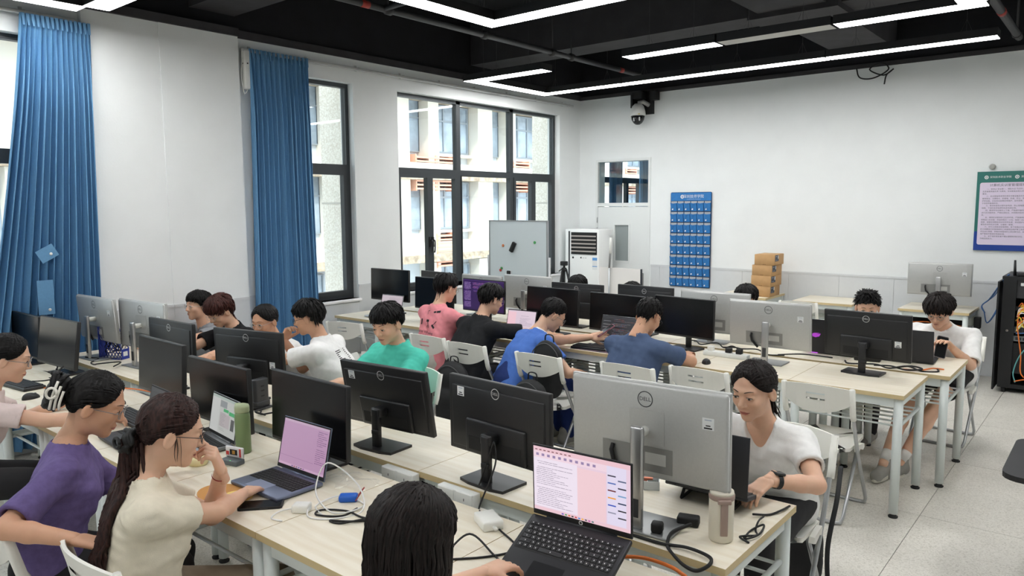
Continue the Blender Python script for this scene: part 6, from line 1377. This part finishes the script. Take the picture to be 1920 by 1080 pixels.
    for S, E_ in ((SL, EL), (SR, ER)):
        T_ = S*(1-sleeve)+E_*sleeve; dn = (E_-S)/np.linalg.norm(E_-S)
        sl, X = sv._sub(T_-0.16, T_+0.16); d_ = (X[0]-T_[0])*dn[0]+(X[1]-T_[1])*dn[1]+(X[2]-T_[2])*dn[2]
        rr = np.sqrt(np.maximum(0, (X[0]-T_[0])**2+(X[1]-T_[1])**2+(X[2]-T_[2])**2-d_**2)); sv.V[sl] = np.where(rr < 0.1, np.maximum(sv.V[sl], d_), sv.V[sl])
        sv.cone(T_-dn*0.03, T_+dn*0.05, 0.047*ar, 0.05*ar, k=0.0, op='s')
    sv.cone(N-ax*0.03, N+ax*0.12+Rh @ np.array((0, -0.0, 0.05)), 0.057*ar, 0.085, k=0.004, op='s')
    if neck == 'v':
        for t_ in (0, 0.5, 1.0): sv.cone(N+cf*0.05+ax*0.025, chest+cf*(0.12)+ax*(0.035-0.02*t_), 0.062, 0.012, k=0.006, op='s')
    sv.cut(H-ax*0.09, -ax)
    a, f = sv.mesh(); shm = np_mesh('shirt', [(a-O, f)], [shirt]); sho = obj('shirt', shm, e)
    bvh = BVHTree.FromPolygons([tuple(q) for q in a], f.tolist())
    # ---- face
    lm = lipm or (LIPF if fem else LIPM)
    if detail:
        for s in (-1, 1):
            x, z = s*0.0305, 0.003; y = front_y(hv, x, z); m = MB(); n = 14
            op_ = 0.0022+0.0042*eyes
            P = [[(x+0.0135*u, y+0.0012-0.0035*u*u-0.0015*max(0, s*u), z-0.001+op_*math.sqrt(max(0, 1-u*u))*w_) for w_ in np.linspace(-1, 1, 5)] for u in np.linspace(-1, 1, n)]
            m.grid(P, 0)
            m.lathe([(0.0052, 0), (0.005, 0.0012)], 14, 1, M=Matrix.Translation((x, y+0.0012, z-0.001+0.001-0.0035*(1-eyes))) @ Matrix.Diagonal((1, 1, min(1, op_/0.0045), 1)) @ Matrix.Rotation(-PI/2, 4, 'X'))
            m.tube([(x+0.0145*u, y+0.002-0.0035*u*u-0.0015*max(0, s*u), z-0.001+op_*math.sqrt(max(0, 1-(u*0.96)**2))+0.0006) for u in np.linspace(-1, 1, 9)], 0.0011, 5, 2)
            m.v = [tuple(q) for q in xfv(np.array(m.v), Rh, head)-O]; obj('eye', m.mesh('eye', [EYEW, IRIS, LASH]), e)
            bz = 0.027; m = MB().tube([(s*(0.013+0.034*u), front_y(hv, s*(0.013+0.034*u), bz+0.004*math.sin(u*2.6))+0.0006, bz+0.005*math.sin(u*2.4)) for u in np.linspace(0, 1, 7)], [0.0022, 0.003, 0.003, 0.0028, 0.0024, 0.0018, 0.001], 5, flat=0.5)
            m.v = [tuple(q) for q in xfv(np.array(m.v), Rh, head)-O]; obj('eyebrow', m.mesh('eyebrow', BROW), e)
        m = MB(); us = np.linspace(-1, 1, 11)
        P = [[(0.0225*u, front_y(hv, 0.0225*u*0.97, zz)+0.0008, zz) for zz in [-0.0633+(0.0075-0.004*abs(u)**1.5-0.0015*(abs(u) < 0.12))*(1-abs(u)**3)*k for k in (0, 0.5, 1)]] for u in us]
        m.grid(P, 0); P = [[(0.0225*u, front_y(hv, 0.0225*u*0.97, zz)+0.0008, zz) for zz in [-0.0645-0.0088*(1-abs(u)**2.2)*k for k in (1, 0.5, 0)]] for u in us]; m.grid(P, 0)
        m.tube([(0.023*u, front_y(hv, 0.022*u, -0.0639)+0.0006, -0.0639-0.001*u*u) for u in us], 0.0008, 5, 1)
        m.v = [tuple(q) for q in xfv(np.array(m.v), Rh, head)-O]; obj('lips', m.mesh('lips', [lm, mat('mouth_line', (96, 50, 44), 0.6)]), e)
    global CUR; CUR = bvh
    hg_ = hair_geo(hair, len(label)+int(abs(head[0]*37)))
    ext = [(xfv(a, Rh, head)-O, f) for a, f in hg_]
    if hairbits: ext += [(a-O, f) for a, f in hairbits(head, Rh, N, ax, fw, rt, cf)]
    if ext: obj('hair', np_mesh('hair', ext, [hmat]), e)
    if glasses is not None:
        m = glasses_geo(0); m.v = [tuple(q) for q in xfv(np.array(m.v), Rh, head)-O]; go = obj('glasses', m.mesh('glasses', glasses), e)
        for s in (-1, 1):
            m = MB().add([(s*0.033+0.0215*math.cos(a), 0.0985-0.006*abs(math.cos(a)), 0.018*math.sin(a)) for a in np.linspace(0, 2*PI, 20, endpoint=False)], [tuple(range(20))]); m.v = [tuple(q) for q in xfv(np.array(m.v), Rh, head)-O]; obj('lens', m.mesh('lens', LENS), go)
    if cpos: chair(cpos[0], cpos[1], cpos[2], chairlab)
    elif seat and chairlab: chair(float(H[0]+chair_dx*rt[0]+fw[0]*0.06), float(H[1]+chair_dx*rt[1]+fw[1]*0.06), yw-PI/2, chairlab)
    info = dict(e=e, H=H, N=N, head=head, Rh=Rh, O=O, WL=WL, WR=WR, EL=EL, ER=ER, SL=SL, SR=SR, bvh=bvh, ax=ax, cf=cf, rt=rt, fw=fw, chest=chest); PEOPLE[key] = info; return info
def decal(info, name, geo, origin, right, upv, nrm, m, off=0.003):
    """drape flat artwork (list of verts, faces in 2D) onto the shirt"""
    v, f = geo; out = []; nrm = np.array(nrm); nrm = nrm/np.linalg.norm(nrm)
    for p in v:
        q = np.array(origin)+np.array(right)*p[0]+np.array(upv)*p[1]
        h = info['bvh'].ray_cast(Vector(q+nrm*0.3), Vector(-nrm), 0.6)
        if h[0] is None: out.append(q-info['O'])
        else: out.append(np.array(h[0])+nrm*off-info['O'])
    mb = MB().add(out, f); return obj(name, mb.mesh(name, m), info['e'])
def fall(start, n, length, seed, spread, drift, w=0.008, wave=0.01, segs=10, clear=0.0, back=None):
    """hanging lock bundle: start (n,3) points or function"""
    g = np.random.default_rng(seed); L = []
    for k in range(n):
        p = np.array(start(g)); pts = [p]; l = length*g.uniform(0.75, 1.05); dv = np.array(drift)+g.normal(0, spread, 3); ph = g.random()*6.28
        for i in range(1, segs):
            t = i/(segs-1); q = p+np.array((0, 0, -1))*l*t+dv*t*min(1.0, 2*t+0.2)+np.array((math.sin(ph+5*t), math.cos(ph+5*t), 0))*wave*t
            if clear:                                       # keep the lock outside the back of the shirt
                o_ = q-back*0.5; h_ = CUR.ray_cast(Vector(o_), Vector(back), 0.8)
                if h_[0] is not None:
                    dp = (q-np.array(h_[0])) @ back
                    if dp > -clear: q = q-back*(dp+clear+0.03*g.random()*t)
            pts.append(q)
        L.append(strand(pts, w*g.uniform(0.7, 1.2)))
    return strands_join(L)
# ------------------------------------------------------------------ the people
def cloth(n, c, **k): return mat('cloth_'+n, c, 0.85, var=k.pop('var', 0.03), scale=40, bump=0.1, bscale=400, spec=0.2, **k)
GM = mat('glasses_metal', (150, 150, 152), 0.3, 0.8); GB_ = mat('glasses_dark', (50, 50, 56), 0.35, 0.4); GC = mat('glasses_clear', (206, 200, 194), 0.2)
# far side of the near row (facing the viewer's side)
person('grey', 'young man in grey T-shirt and glasses, seated by the pilaster, looking left', (-6.08, 3.12, 1.035), -92, hyaw=-88, hpitch=0.0, shirt=cloth('grey_marl', (150, 152, 156)), skin='light', hair='short', glasses=GC, hl=(-5.95, 2.62, 0.80), hr=(-6.25, 2.64, 0.80), detail=1, eyes=0.7, torso=0.42)
person('red', 'boy in black shirt with reddish-brown hair and glasses, looking down', (-5.45, 2.97, 1.055), -90, hyaw=-84, hpitch=0.5, shirt=cloth('black', (30, 30, 33)), skin='light', hair='fringe', hmat=HRED, glasses=GC, hl=(-5.0, 2.58, 0.80), hr=(-5.55, 2.6, 0.80), sleeve=0.8, detail=1, eyes=0.3)
person('girl3', 'girl with black tied-back hair and round glasses behind a black monitor', (-4.87, 3.0, 1.03), -92, hyaw=-74, hpitch=0.25, shirt=cloth('white_tee', (232, 232, 230)), skin='mid', hair='tied', fem=True, glasses=GC, hl=(-4.65, 2.6, 0.8), hr=(-5.0, 2.58, 0.8), eyes=0.5)
i4 = person('white4', 'boy in white T-shirt with striped letters on the back, hand at his mouth', (-4.40, 3.05, 1.095), -150, hyaw=-140, hpitch=0.25, shirt=cloth('white_tee2', (236, 236, 234)), skin='mid', hair='short', glasses=GB_, hr=(-4.57, 2.96, 0.93), hr_pole=(-0.3, -0.4, -1), dirR=(0.35, 0.25, 0.8), curlR=0.8, hl=(-4.72, 2.72, 0.80), torso=0.43, detail=1, dorsR=(-1, -0.2, 0), chairlab='white folding chair under the boy with the letter-print T-shirt')
i5 = person('teal', 'boy in teal T-shirt looking down behind his black monitor', (-3.47, 2.97, 1.15), -88, hyaw=-80, hpitch=0.36, shirt=cloth('teal', (86, 206, 184)), skin='light', hair='short', hl=(-3.2, 2.6, 0.80), hr=(-3.62, 2.58, 0.80), detail=2, eyes=0.35, torso=0.46, wr=0.95, chairlab='white folding chair under the boy in the teal T-shirt')
def pony6(head, Rh, N, ax, fw, rt, cf):
    tie = head+Rh @ np.array((0, -0.115, -0.03)); return [fall(lambda g: tie+g.normal(0, 0.012, 3), 60, 0.2, 5, 0.02, -fw*0.02, 0.006)]
i6 = person('woman6', 'woman in white V-neck T-shirt typing behind the large silver monitor', (-1.16, 2.955, 1.095), -88, hyaw=-98, hpitch=0.24, shirt=cloth('white_vneck', (234, 234, 232)), skin='light', hair='tied', hmat=HDK, fem=True, neck='v', hl=(-0.985, 2.68, 0.83), hr=(-1.22, 2.66, 0.83), dirL=(-0.3, -1, -0.35), curlL=0.4, detail=2, eyes=0.35, torso=0.47, wr=0.97, hairbits=pony6, hl_pole=(0.9, 0.25, -0.5), chairlab='white folding chair under the woman in the white V-neck')
# viewer's side of the near row
i7 = person('pink7', 'girl in pale pink T-shirt with glasses at the left edge, seen from the side', (-4.28, 1.2, 1.12), 75, hyaw=66, hpitch=0.3, shirt=cloth('pale_pink', (226, 208, 204)), skin='light', hair='tied', fem=True, glasses=GM, hr=(-3.95, 1.5, 0.80), hl=(-4.5, 1.55, 0.8), detail=1, eyes=0.5, torso=0.46)
def bun8(head, Rh, N, ax, fw, rt, cf):
    c = head+Rh @ np.array((0, -0.135, 0.0)); L = []; g = np.random.default_rng(4)
    for k in range(90):
        a0 = g.uniform(0, 6.28); r = g.uniform(0.03, 0.062); tl = g.normal(0, 0.5); pts = []
        for i in range(10):
            a = a0+i*0.42; q = np.array((r*math.cos(a), -0.02*math.cos(tl)+0.02*math.sin(a*1.3+tl), r*1.15*math.sin(a))); pts.append(c+Rh @ q)
        L.append(strand(pts, 0.008))
    v = Vol(c-0.08, c+0.08, 0.006); v.ell(c, (0.06, 0.045, 0.064), Rh, k=0); tips = fall(lambda g: c+Rh @ np.array((g.normal(0, .02), -0.02, 0.05)), 12, -0.03, 8, 0.02, -fw*0.02, 0.004)
    return [v.mesh(), strands_join(L), tips]
i8 = person('purple8', 'girl in purple shirt with hair clipped in a bun, leaning to the desk', (-2.95, 1.10, 1.13), 62, hyaw=55, hpitch=0.42, shirt=cloth('purple', (104, 90, 138), var=0.1), skin='mid', hair='tied', fem=True, glasses=GM, hl=(-3.02, 1.38, 0.81), hr=(-2.55, 0.86, 0.80), hr_pole=(-0.2, -1, -0.1), curlR=0.5, sleeve=0.85, detail=2, torso=0.455, wr=1.0, hairbits=bun8, cpos=(-2.93, 0.98, -0.1), chairlab='white folding chair under the girl in purple at the lower left')
def pony9(head, Rh, N, ax, fw, rt, cf):
    tie = head+Rh @ np.array((0, -0.112, -0.055)); back = -cf
    A = fall(lambda g: tie+g.normal(0, 0.012, 3), 300, 0.56, 6, 0.03, -fw*0.03+rt*0.06, 0.0095, 0.014, 14, clear=0.012, back=cf)
    B = fall(lambda g: head+Rh @ np.array((g.choice([-1, 1])*0.07, 0.012+g.normal(0, .004), -0.0)), 5, 0.1, 9, 0.004, fw*0.0, 0.0018, 0.004)
    return [A, B]
i9 = person('cream9', 'girl in cream T-shirt with a long brown ponytail, chin on hand', (-2.42, 1.13, 1.12), 68, hyaw=66, hpitch=0.3, shirt=cloth('cream', (224, 216, 196)), pants=cloth('khaki', (150, 136, 118)), skin='light', hair='tied', hmat=HBRN, fem=True, glasses=GB_, hl=(-2.395, 1.28, 0.945), hl_pole=(-0.2, 0.5, -1), dirL=(0.15, -0.35, 0.9), dorsL=(0.6, 0.7, 0.3), curlL=1.0, hr=(-2.5, 1.42, 0.79), hr_pole=(1, 0.1, -0.3), dirR=(-0.55, 0.9, -0.1), curlR=0.5, detail=2, torso=0.425, hairbits=pony9, eyes=0.4, cpos=(-2.38, 1.07, 0.0), chairlab='white folding chair under the girl in cream at the bottom left')
def long10(head, Rh, N, ax, fw, rt, cf):
    g = np.random.default_rng(3); L = []
    for k in range(620):
        ph = PI+g.uniform(-2.15, 2.15); th = np.radians(np.linspace(g.uniform(4, 60), 97, 6)); d = pdir(th, np.full(6, ph)+np.linspace(0, g.normal(0, 0.06), 6)); P = xfv(HC+d*(surf(d, True)+0.014+0.003*g.random())[:, None], Rh, head)
        p0 = P[-1]; tail = [p0+np.array((0, 0, -0.44*g.uniform(0.85, 1.05)))*t-fw*0.03*t+g.normal(0, 0.004, 3) for t in np.linspace(0.12, 1, 8)]
        L.append(strand(np.concatenate([P, tail]), 0.006*g.uniform(0.7, 1.2)))
    b = head+Rh @ np.array((0, -0.03, 0.0)); v = Vol(b+np.array((-0.16, -0.16, -0.5)), b+np.array((0.16, 0.16, 0.1)), 0.008)
    v.cone(b, b+np.array((0, 0, -0.3))-fw*0.03, 0.084, 0.082, k=0); v.cone(b+np.array((0, 0, -0.3))-fw*0.03, b+np.array((0, 0, -0.42))-fw*0.07, 0.08, 0.07, k=0.02)
    return [v.mesh(), strands_join(L)]
i10 = person('long10', 'person with long straight black hair seen from behind at the bottom centre', (-1.23, 1.12, 1.09), 88, hyaw=80, hpitch=0.35, shirt=cloth('pale_grey10', (196, 200, 204)), skin='light', hair='loose', hmat=HDK, fem=True, hl=(-1.35, 1.5, 0.82), hr=(-1.15, 1.5, 0.82), detail=1, torso=0.45, hairbits=long10)
# viewer's side of the far row (backs to us)
i11 = person('pink11', 'boy in pink T-shirt with black prints on the back, seen from behind', (-4.55, 4.58, 1.155), 82, hyaw=78, hpitch=0.3, shirt=cloth('pink', (240, 152, 160)), pants=cloth('light_shorts', (206, 202, 194)), shorts=True, skin='light', hair='short', glasses=GM, hl=(-4.75, 4.98, 0.8), hr=(-4.3, 4.95, 0.8), torso=0.44, cpos=(-4.37, 4.40, 0.0), chairlab='white folding chair under the boy in the pink T-shirt')
i12 = person('black12', 'boy in black T-shirt seen from behind, reaching over the desk', (-4.01, 4.56, 1.10), 80, hyaw=70, hpitch=0.35, shirt=cloth('black2', (34, 35, 37)), skin='light', hair='short', glasses=GM, hl=(-4.15, 4.95, 0.8), hr=(-3.6, 4.9, 0.8), hr_pole=(0.8, -0.4, -0.2), sleeve=0.8, torso=0.46, wr=1.08, cpos=(-3.88, 4.34, 0.0), chairlab='white folding chair under the boy in the black T-shirt, backpack behind')
i13 = person('blue13', 'boy in blue polo with white collar bending over his phone', (-3.41, 4.60, 1.015), 66, hyaw=52, hpitch=0.6, shirt=cloth('royal_blue', (78, 116, 192)), skin='light', hair='crop', glasses=GM, hl=(-3.2, 4.86, 0.83), hr=(-3.2, 4.66, 0.58), hr_pole=(0.4, -0.9, 0), dorsL=(0.3, -0.9, 0.3), torso=0.42, wr=0.95, pants=cloth('blue_track', (36, 52, 104)), cpos=(-3.18, 4.34, 0.0), chairlab='white folding chair under the boy in the blue polo, black backpack hung on it')
i14 = person('navy14', 'boy in navy T-shirt seen from behind, head bowed over the desk', (-2.55, 4.56, 1.085), 88, hyaw=82, hpitch=0.6, shirt=cloth('navy', (76, 92, 122)), skin='mid', hair='crop', glasses=GB_, hl=(-2.62, 4.86, 0.79), hr=(-2.40, 4.87, 0.79), hr_pole=(1, -0.2, -0.35), hl_pole=(-1, -0.2, -0.35), dirR=(-1, 0.2, 0), torso=0.44, wr=1.05, cpos=(-2.5, 4.42, 0.0), chairlab='white folding chair under the boy in navy')
# far side of the far row
person('p15', 'person with dark hair just showing above the monitors below the tripod', (-4.36, 6.3, 1.02), -90, hpitch=0.3, shirt=cloth('dark15', (60, 62, 70)), hair='short', detail=0)
person('p16', 'person whose hair top barely shows above the monitor below the door', (-3.72, 6.3, 0.985), -90, hpitch=0.3, shirt=cloth('dark16', (70, 70, 76)), hair='short', detail=0)
person('p17', 'person with black hair showing above the silver monitor left of the boxes', (-2.53, 6.22, 1.045), -90, hpitch=0.3, shirt=cloth('dark17', (90, 92, 96)), hair='short', detail=0)
person('p18', 'boy with spiky black hair, forehead showing above the last monitor', (-1.56, 6.27, 1.045), -90, hyaw=-75, hpitch=0.25, shirt=cloth('dark18', (60, 62, 66)), skin='light', hair='spiky', detail=1, eyes=0.4)
i19 = person('white19', 'boy in oversized white T-shirt and black shorts looking at his phone', (-1.07, 6.32, 1.055), -95, hyaw=-96, hpitch=0.5, shirt=cloth('white_tee19', (234, 234, 232)), pants=cloth('black_shorts', (28, 28, 30)), shorts=True, skin='light', hair='fringe', hmat=HDK, glasses=GM, hl=(-0.93, 6.05, 0.83), hr=(-1.0, 6.02, 0.76), dirR=(0.2, -0.3, 0.8), dorsR=(-0.4, -0.9, -0.2), curlR=0.7, sleeve=0.9, wr=1.08, torso=0.45, eyes=0.3, knees=((-0.95, 5.86, 0.5), (-1.14, 5.86, 0.5)), footx=((-1.12, 5.50, 0.085), (-1.19, 5.36, 0.10)), chairlab='white folding chair under the boy in the oversized white T-shirt')
# ------------------------------------------------------------------ prints, straps and things they carry
def txt(s, size, sq=1.0): v, f = text_geo(s, size); return ([(p[0]*sq, p[1]) for p in v], f)
INKD = mat('shirt_ink', (40, 38, 42), 0.8)
n4 = -i4['cf']; up4 = i4['ax']
def stripes(w, h, letter):
    v = []; f = []
    import itertools
    for k in range(12):
        y = -h/2+h*k/11
        if letter == 'S': xs = [(-w/2, w/2)] if k in (0, 1, 5, 6, 10, 11) else [(w/6, w/2)] if k < 5 else [(-w/2, -w/6)]
        else: xs = [(-w/8, w/8)]
        for a, b in xs: o = len(v); v += [(a+(b-a)*q/3, y+d) for d in (0, h/26) for q in range(4)]; f += [(o+q, o+q+1, o+5+q, o+4+q) for q in range(3)]
    return v, f
if True:
    o = i4['chest']-i4['ax']*0.03
    decal(i4, 'letter_print', stripes(0.085, 0.15, 'S'), o-i4['rt']*0.05-i4['ax']*0.03, i4['rt'], up4, n4, INKD); decal(i4, 'letter_print', stripes(0.06, 0.15, 'I'), o+i4['rt']*0.045-i4['ax']*0.03, i4['rt'], up4, n4, INKD)
o = i11['chest']; n = -i11['cf']
for s, sz, dx, dy in (('NOW 928 analog', 0.03, -0.02, -0.08), ('one nobody is somebody ...', 0.018, 0.0, -0.105), ('9.0.J ▬▬', 0.026, -0.02, -0.128)): decal(i11, 'back_print', txt(s, sz), o+i11['rt']*dx+i11['ax']*dy, i11['rt'], i11['ax'], n, INKD)
def poly2(L): return L, [tuple(range(len(L)))]
def bar(x0, y0, x1, y1, w): d = np.array((x1-x0, y1-y0)); d = d/np.linalg.norm(d); p = np.array((-d[1], d[0]))*w; return [(x0+p[0], y0+p[1]), (x0-p[0], y0-p[1]), (x1-p[0], y1-p[1]), (x1+p[0], y1+p[1])]
for L in ([(-0.02, 0.0), (0.012, 0.0), (0.012, 0.02), (-0.02, 0.02)], bar(0, 0, -0.02, -0.05, 0.003), bar(0, 0, 0.02, -0.05, 0.003), bar(0, 0, 0.002, -0.05, 0.003), bar(0.07, -0.02, 0.11, 0.015, 0.003), bar(0.055, -0.02, 0.09, -0.045, 0.009), bar(0.08, 0.09, 0.12, 0.095, 0.009), bar(0.05, 0.085, 0.075, 0.09, 0.007), bar(-0.03, 0.06, -0.03, 0.09, 0.002), bar(-0.03, 0.09, 0.0, 0.095, 0.002), bar(-0.09, -0.03, -0.085, 0.02, 0.008)): decal(i11, 'back_print', poly2(L), o+i11['ax']*0.01, i11['rt'], i11['ax'], n, INKD)
decal(i5, 'chest_print', txt('A 7', 0.03), i5['chest']+i5['ax']*0.0+i5['rt']*0.02, -i5['rt'], i5['ax'], i5['cf'], INKD)
d = i8['chest']; decal(i8, 'back_print', ([(-0.09, 0.02), (-0.02, 0.05), (0.03, 0.02), (0.02, -0.09), (-0.06, -0.12), (-0.1, -0.05)], [(0, 1, 2, 3, 4, 5)]), d-i8['ax']*0.02, i8['rt'], i8['ax'], -i8['cf'], mat('print_grey', (128, 122, 140), 0.8, rgb2=(92, 82, 120), scale=14))
decal(i9, 'chest_print', ([(-0.05, 0.08), (0.05, 0.08), (0.05, -0.1), (-0.05, -0.1)], [(0, 1, 2, 3)]), i9['chest']-i9['ax']*0.06, i9['rt'], i9['ax'], i9['cf'], mat('print_red_pink', (206, 110, 116), 0.8, rgb2=(232, 190, 184), scale=30))
# polo collar
c = i13; v = Vol(c['N']-0.12, c['N']+0.12, 0.006); v.cone(c['N']-c['ax']*0.015, c['N']+c['ax']*0.03+c['fw']*0.005, 0.072, 0.064, k=0); v.cone(c['N']-c['ax']*0.1, c['N']+c['ax']*0.12+c['fw']*0.02, 0.058, 0.058, k=0, op='s'); v.cut(c['N']+c['ax']*0.03, c['ax']); v.cut(c['N']-c['ax']*0.02, -c['ax'])
a, f = v.mesh(); obj('collar', np_mesh('collar', [(a-c['O'], f)], [cloth('collar_white', (234, 234, 236))]), c['e'])
# watch, bracelet, hair clip, scrunchie
def band(info, W_, E_, r, wid, m, name, t=0.0):
    d = (E_-W_)/np.linalg.norm(E_-W_); F_ = frame(d, (0, 0, 1)); mb = MB(); P = []
    for i in range(25):
        a = 2*PI*i/24; P.append([W_+d*(0.03+t)+F_[:, 0]*r*math.cos(a)+F_[:, 2]*r*math.sin(a)-info['O'], W_+d*(0.03+t+wid)+F_[:, 0]*r*1.04*math.cos(a)+F_[:, 2]*r*1.04*math.sin(a)-info['O']])
    mb.grid(P); return obj(name, mb.mesh(name, m), info['e']), F_, d
w, F_, d_ = band(i6, i6['WL'], i6['EL'], 0.0285, 0.02, BLKM, 'wristwatch', 0.0)
cf_ = i6['WL']+d_*0.04+F_[:, 2]*0.03-i6['O']; obj('watch_case', MB().rbox(-0.019, 0.019, -0.022, 0.022, -0.005, 0.006, 0.004).xf(Matrix(F_.tolist()).to_4x4()).xf(Matrix.Translation(cf_)).mesh('watch_case', BLKP), w)
w, F_, d_ = band(i9, i9['WL'], i9['EL'], 0.027, 0.004, mat('bracelet_red', (150, 36, 40), 0.5), 'bracelet', -0.01)
Rh, hd = i8['Rh'], i8['head']; CL = mat('clip_pearl', (226, 222, 212), 0.25)
m = MB()
for k in range(3): m.tube(cat_pts([hd+Rh @ np.array(q)-i8['O'] for q in ((0.06+0.006*k, -0.14+0.016*k, 0.055-0.012*k), (0.08+0.002*k, -0.135+0.016*k, 0.01-0.012*k), (0.066+0.004*k, -0.13+0.016*k, -0.05+0.006*k))], 5), 0.005, 6)
m.tube([hd+Rh @ np.array((0.088, -0.14+0.017*math.cos(a), 0.015+0.02*math.sin(a)))-i8['O'] for a in np.linspace(0, 2*PI, 14)], 0.005, 6)
obj('hair_claw', m.mesh('hair_claw', CL), i8['e'])
Rh, hd = i9['Rh'], i9['head']; m = MB()
for k in range(3):
    m.tube([hd+Rh @ np.array((0.036*math.cos(a), -0.118-0.006*k+0.006*math.sin(5*a+k), -0.056+0.036*math.sin(a)))-i9['O'] for a in np.linspace(0, 2*PI, 25)], 0.009, 6)
m.tube([hd+Rh @ np.array((0.03+0.0*k, -0.135, -0.05))-i9['O']+np.array((0.02*math.cos(a), 0, 0.016*math.sin(a)))-i9['fw']*0.02 for a in np.linspace(0, 2*PI, 14)], 0.006, 6)
obj('scrunchie', m.mesh('scrunchie', BLKM), i9['e'])
# held phones
phone(-0.985, 5.965, 0.84, (1.25, 0.2, 0.35), 'phone held upright by the boy in the oversized white T-shirt', mat('phone_grey', (120, 112, 112), 0.4))
phone(-3.14, 4.93, 0.875, (0.55, 0.0, -0.7), 'dark pink phone held by the boy in the blue polo', mat('phone_pink', (150, 96, 110), 0.4))
# ------------------------------------------------------------------ bags
NYL = mat('nylon_black', (24, 25, 27), 0.7, var=0.1, scale=12, bump=0.3, bscale=20)
def backpack(label, loc, rz, dims, m, seed, tilt=0.0, straps=True):
    b = thing('backpack', label, 'bag', loc, rz, 'bags'); w, dp, h = dims
    v = Vol((-w/2-0.06, -dp/2-0.1, -0.04), (w/2+0.06, dp/2+0.08, h+0.06), 0.011); v.cone((0, 0, w*0.42), (0, 0.0, h-w*0.42), w*0.46, w*0.42, k=0, flat=((0, 1, 0), w/dp)); v.cone((0, -dp*0.35, h*0.2), (0, -dp*0.35, h*0.42), w*0.32, w*0.3, k=0.03, flat=((0, 1, 0), 2.0)); v.wrinkle(0.006, seed, (0.5, 0.2, 1), 12); v.cut((0, 0, 0.0), (0, 0, -1))
    a, f = v.mesh(); obj('sack', np_mesh('sack', [(a, f)], [m]), b)
    obj('zip', MB().tube(cat_pts([(-w*0.42, -dp*0.25, h*0.45), (-w*0.36, -dp*0.3, h*0.8), (0, -dp*0.28, h*0.96), (w*0.36, -dp*0.3, h*0.8), (w*0.42, -dp*0.25, h*0.45)], 6), 0.004, 5).mesh('zip', mat('zip_grey', (70, 70, 72), 0.5)), b)
    obj('top_handle', MB().tube(cat_pts([(-0.04, 0.02, h*0.97), (-0.03, 0.02, h+0.035), (0.03, 0.02, h+0.035), (0.04, 0.02, h*0.97)], 5), 0.007, 6, flat=0.6).mesh('top_handle', m), b)
    if straps:
        for s in (-1, 1): obj('strap', MB().tube(cat_pts([(s*w*0.25, -dp*0.5, h*0.85), (s*w*0.32, -dp*0.62, h*0.6), (s*w*0.34, -dp*0.6, h*0.3), (s*w*0.42, -dp*0.4, h*0.08)], 6), 0.016, 6, flat=0.35).mesh('strap', m), b)
    return b
H12, H13 = i12['H'], i13['H']
b1 = backpack('black backpack hung on the chair of the boy in black, bottle in its pocket', (-3.92, 4.0, 0.18), 0.1, (0.36, 0.2, 0.5), NYL, 3)
b3 = backpack('black backpack with straps hanging below the chair back of the blue polo boy', (-3.16, 4.0, 0.16), 0.0, (0.36, 0.18, 0.5), NYL, 15)
b2 = backpack('black padded bag top rising between the blue polo boy and his chair back', (-3.2, 4.25, 0.47), 0.0, (0.3, 0.12, 0.42), NYL, 5, straps=False)
# on the chair of the boy in the blue polo', (-3.2, 4.23, 0.47), 0.0, (0.32, 0.15, 0.42), NYL, 5)
bo = thing('bottle', 'small bottle with a pale blue cap in the side pocket of the black backpack', 'bottle', (-3.74, 3.93, 0.42))
obj('body', MB().lathe([(0.03, 0), (0.03, 0.12), (0.02, 0.14)], 16).mesh('body', BLKP), bo); obj('cap', MB().lathe([(0.024, 0.135), (0.024, 0.18), (0.018, 0.19)], 16).tube(cat_pts([(0.02, 0, 0.18), (0.05, 0, 0.17), (0.045, 0, 0.12)], 5), 0.006, 6).mesh('cap', mat('cap_blue', (176, 186, 226), 0.4)), bo)
backpack('grey backpack standing on a chair behind the silver monitor', (-1.92, 3.02, 0.455), PI+0.2, (0.34, 0.2, 0.44), mat('nylon_grey', (128, 128, 128), 0.8, var=0.06, bump=0.3, bscale=25), 7, straps=False)
H8 = i8['H']; backpack('black bag hung over the chair back behind the girl in purple', (-3.08, 0.68, 0.32), 0.1, (0.32, 0.16, 0.42), NYL, 9)
H6 = i6['H']; b6 = backpack('black bag with a long strap hung behind the woman in the white V-neck', (float(H6[0])+0.02, float(H6[1])+0.30, 0.0), PI, (0.22, 0.1, 0.34), NYL, 11, straps=False)
tag(obj('bag_strap', MB().tube(cat_pts([(float(H6[0])+0.24, float(H6[1])+0.1, 0.70), (float(H6[0])+0.27, float(H6[1])-0.05, 0.6), (float(H6[0])+0.26, float(H6[1])-0.12, 0.4), (float(H6[0])+0.27, float(H6[1])-0.1, 0.18), (float(H6[0])+0.26, float(H6[1])+0.05, 0.05)], 8), 0.01, 6, flat=0.3).mesh('bag_strap', NYL)), 'loose black strap dangling beside the chair of the woman in the white V-neck', 'strap')
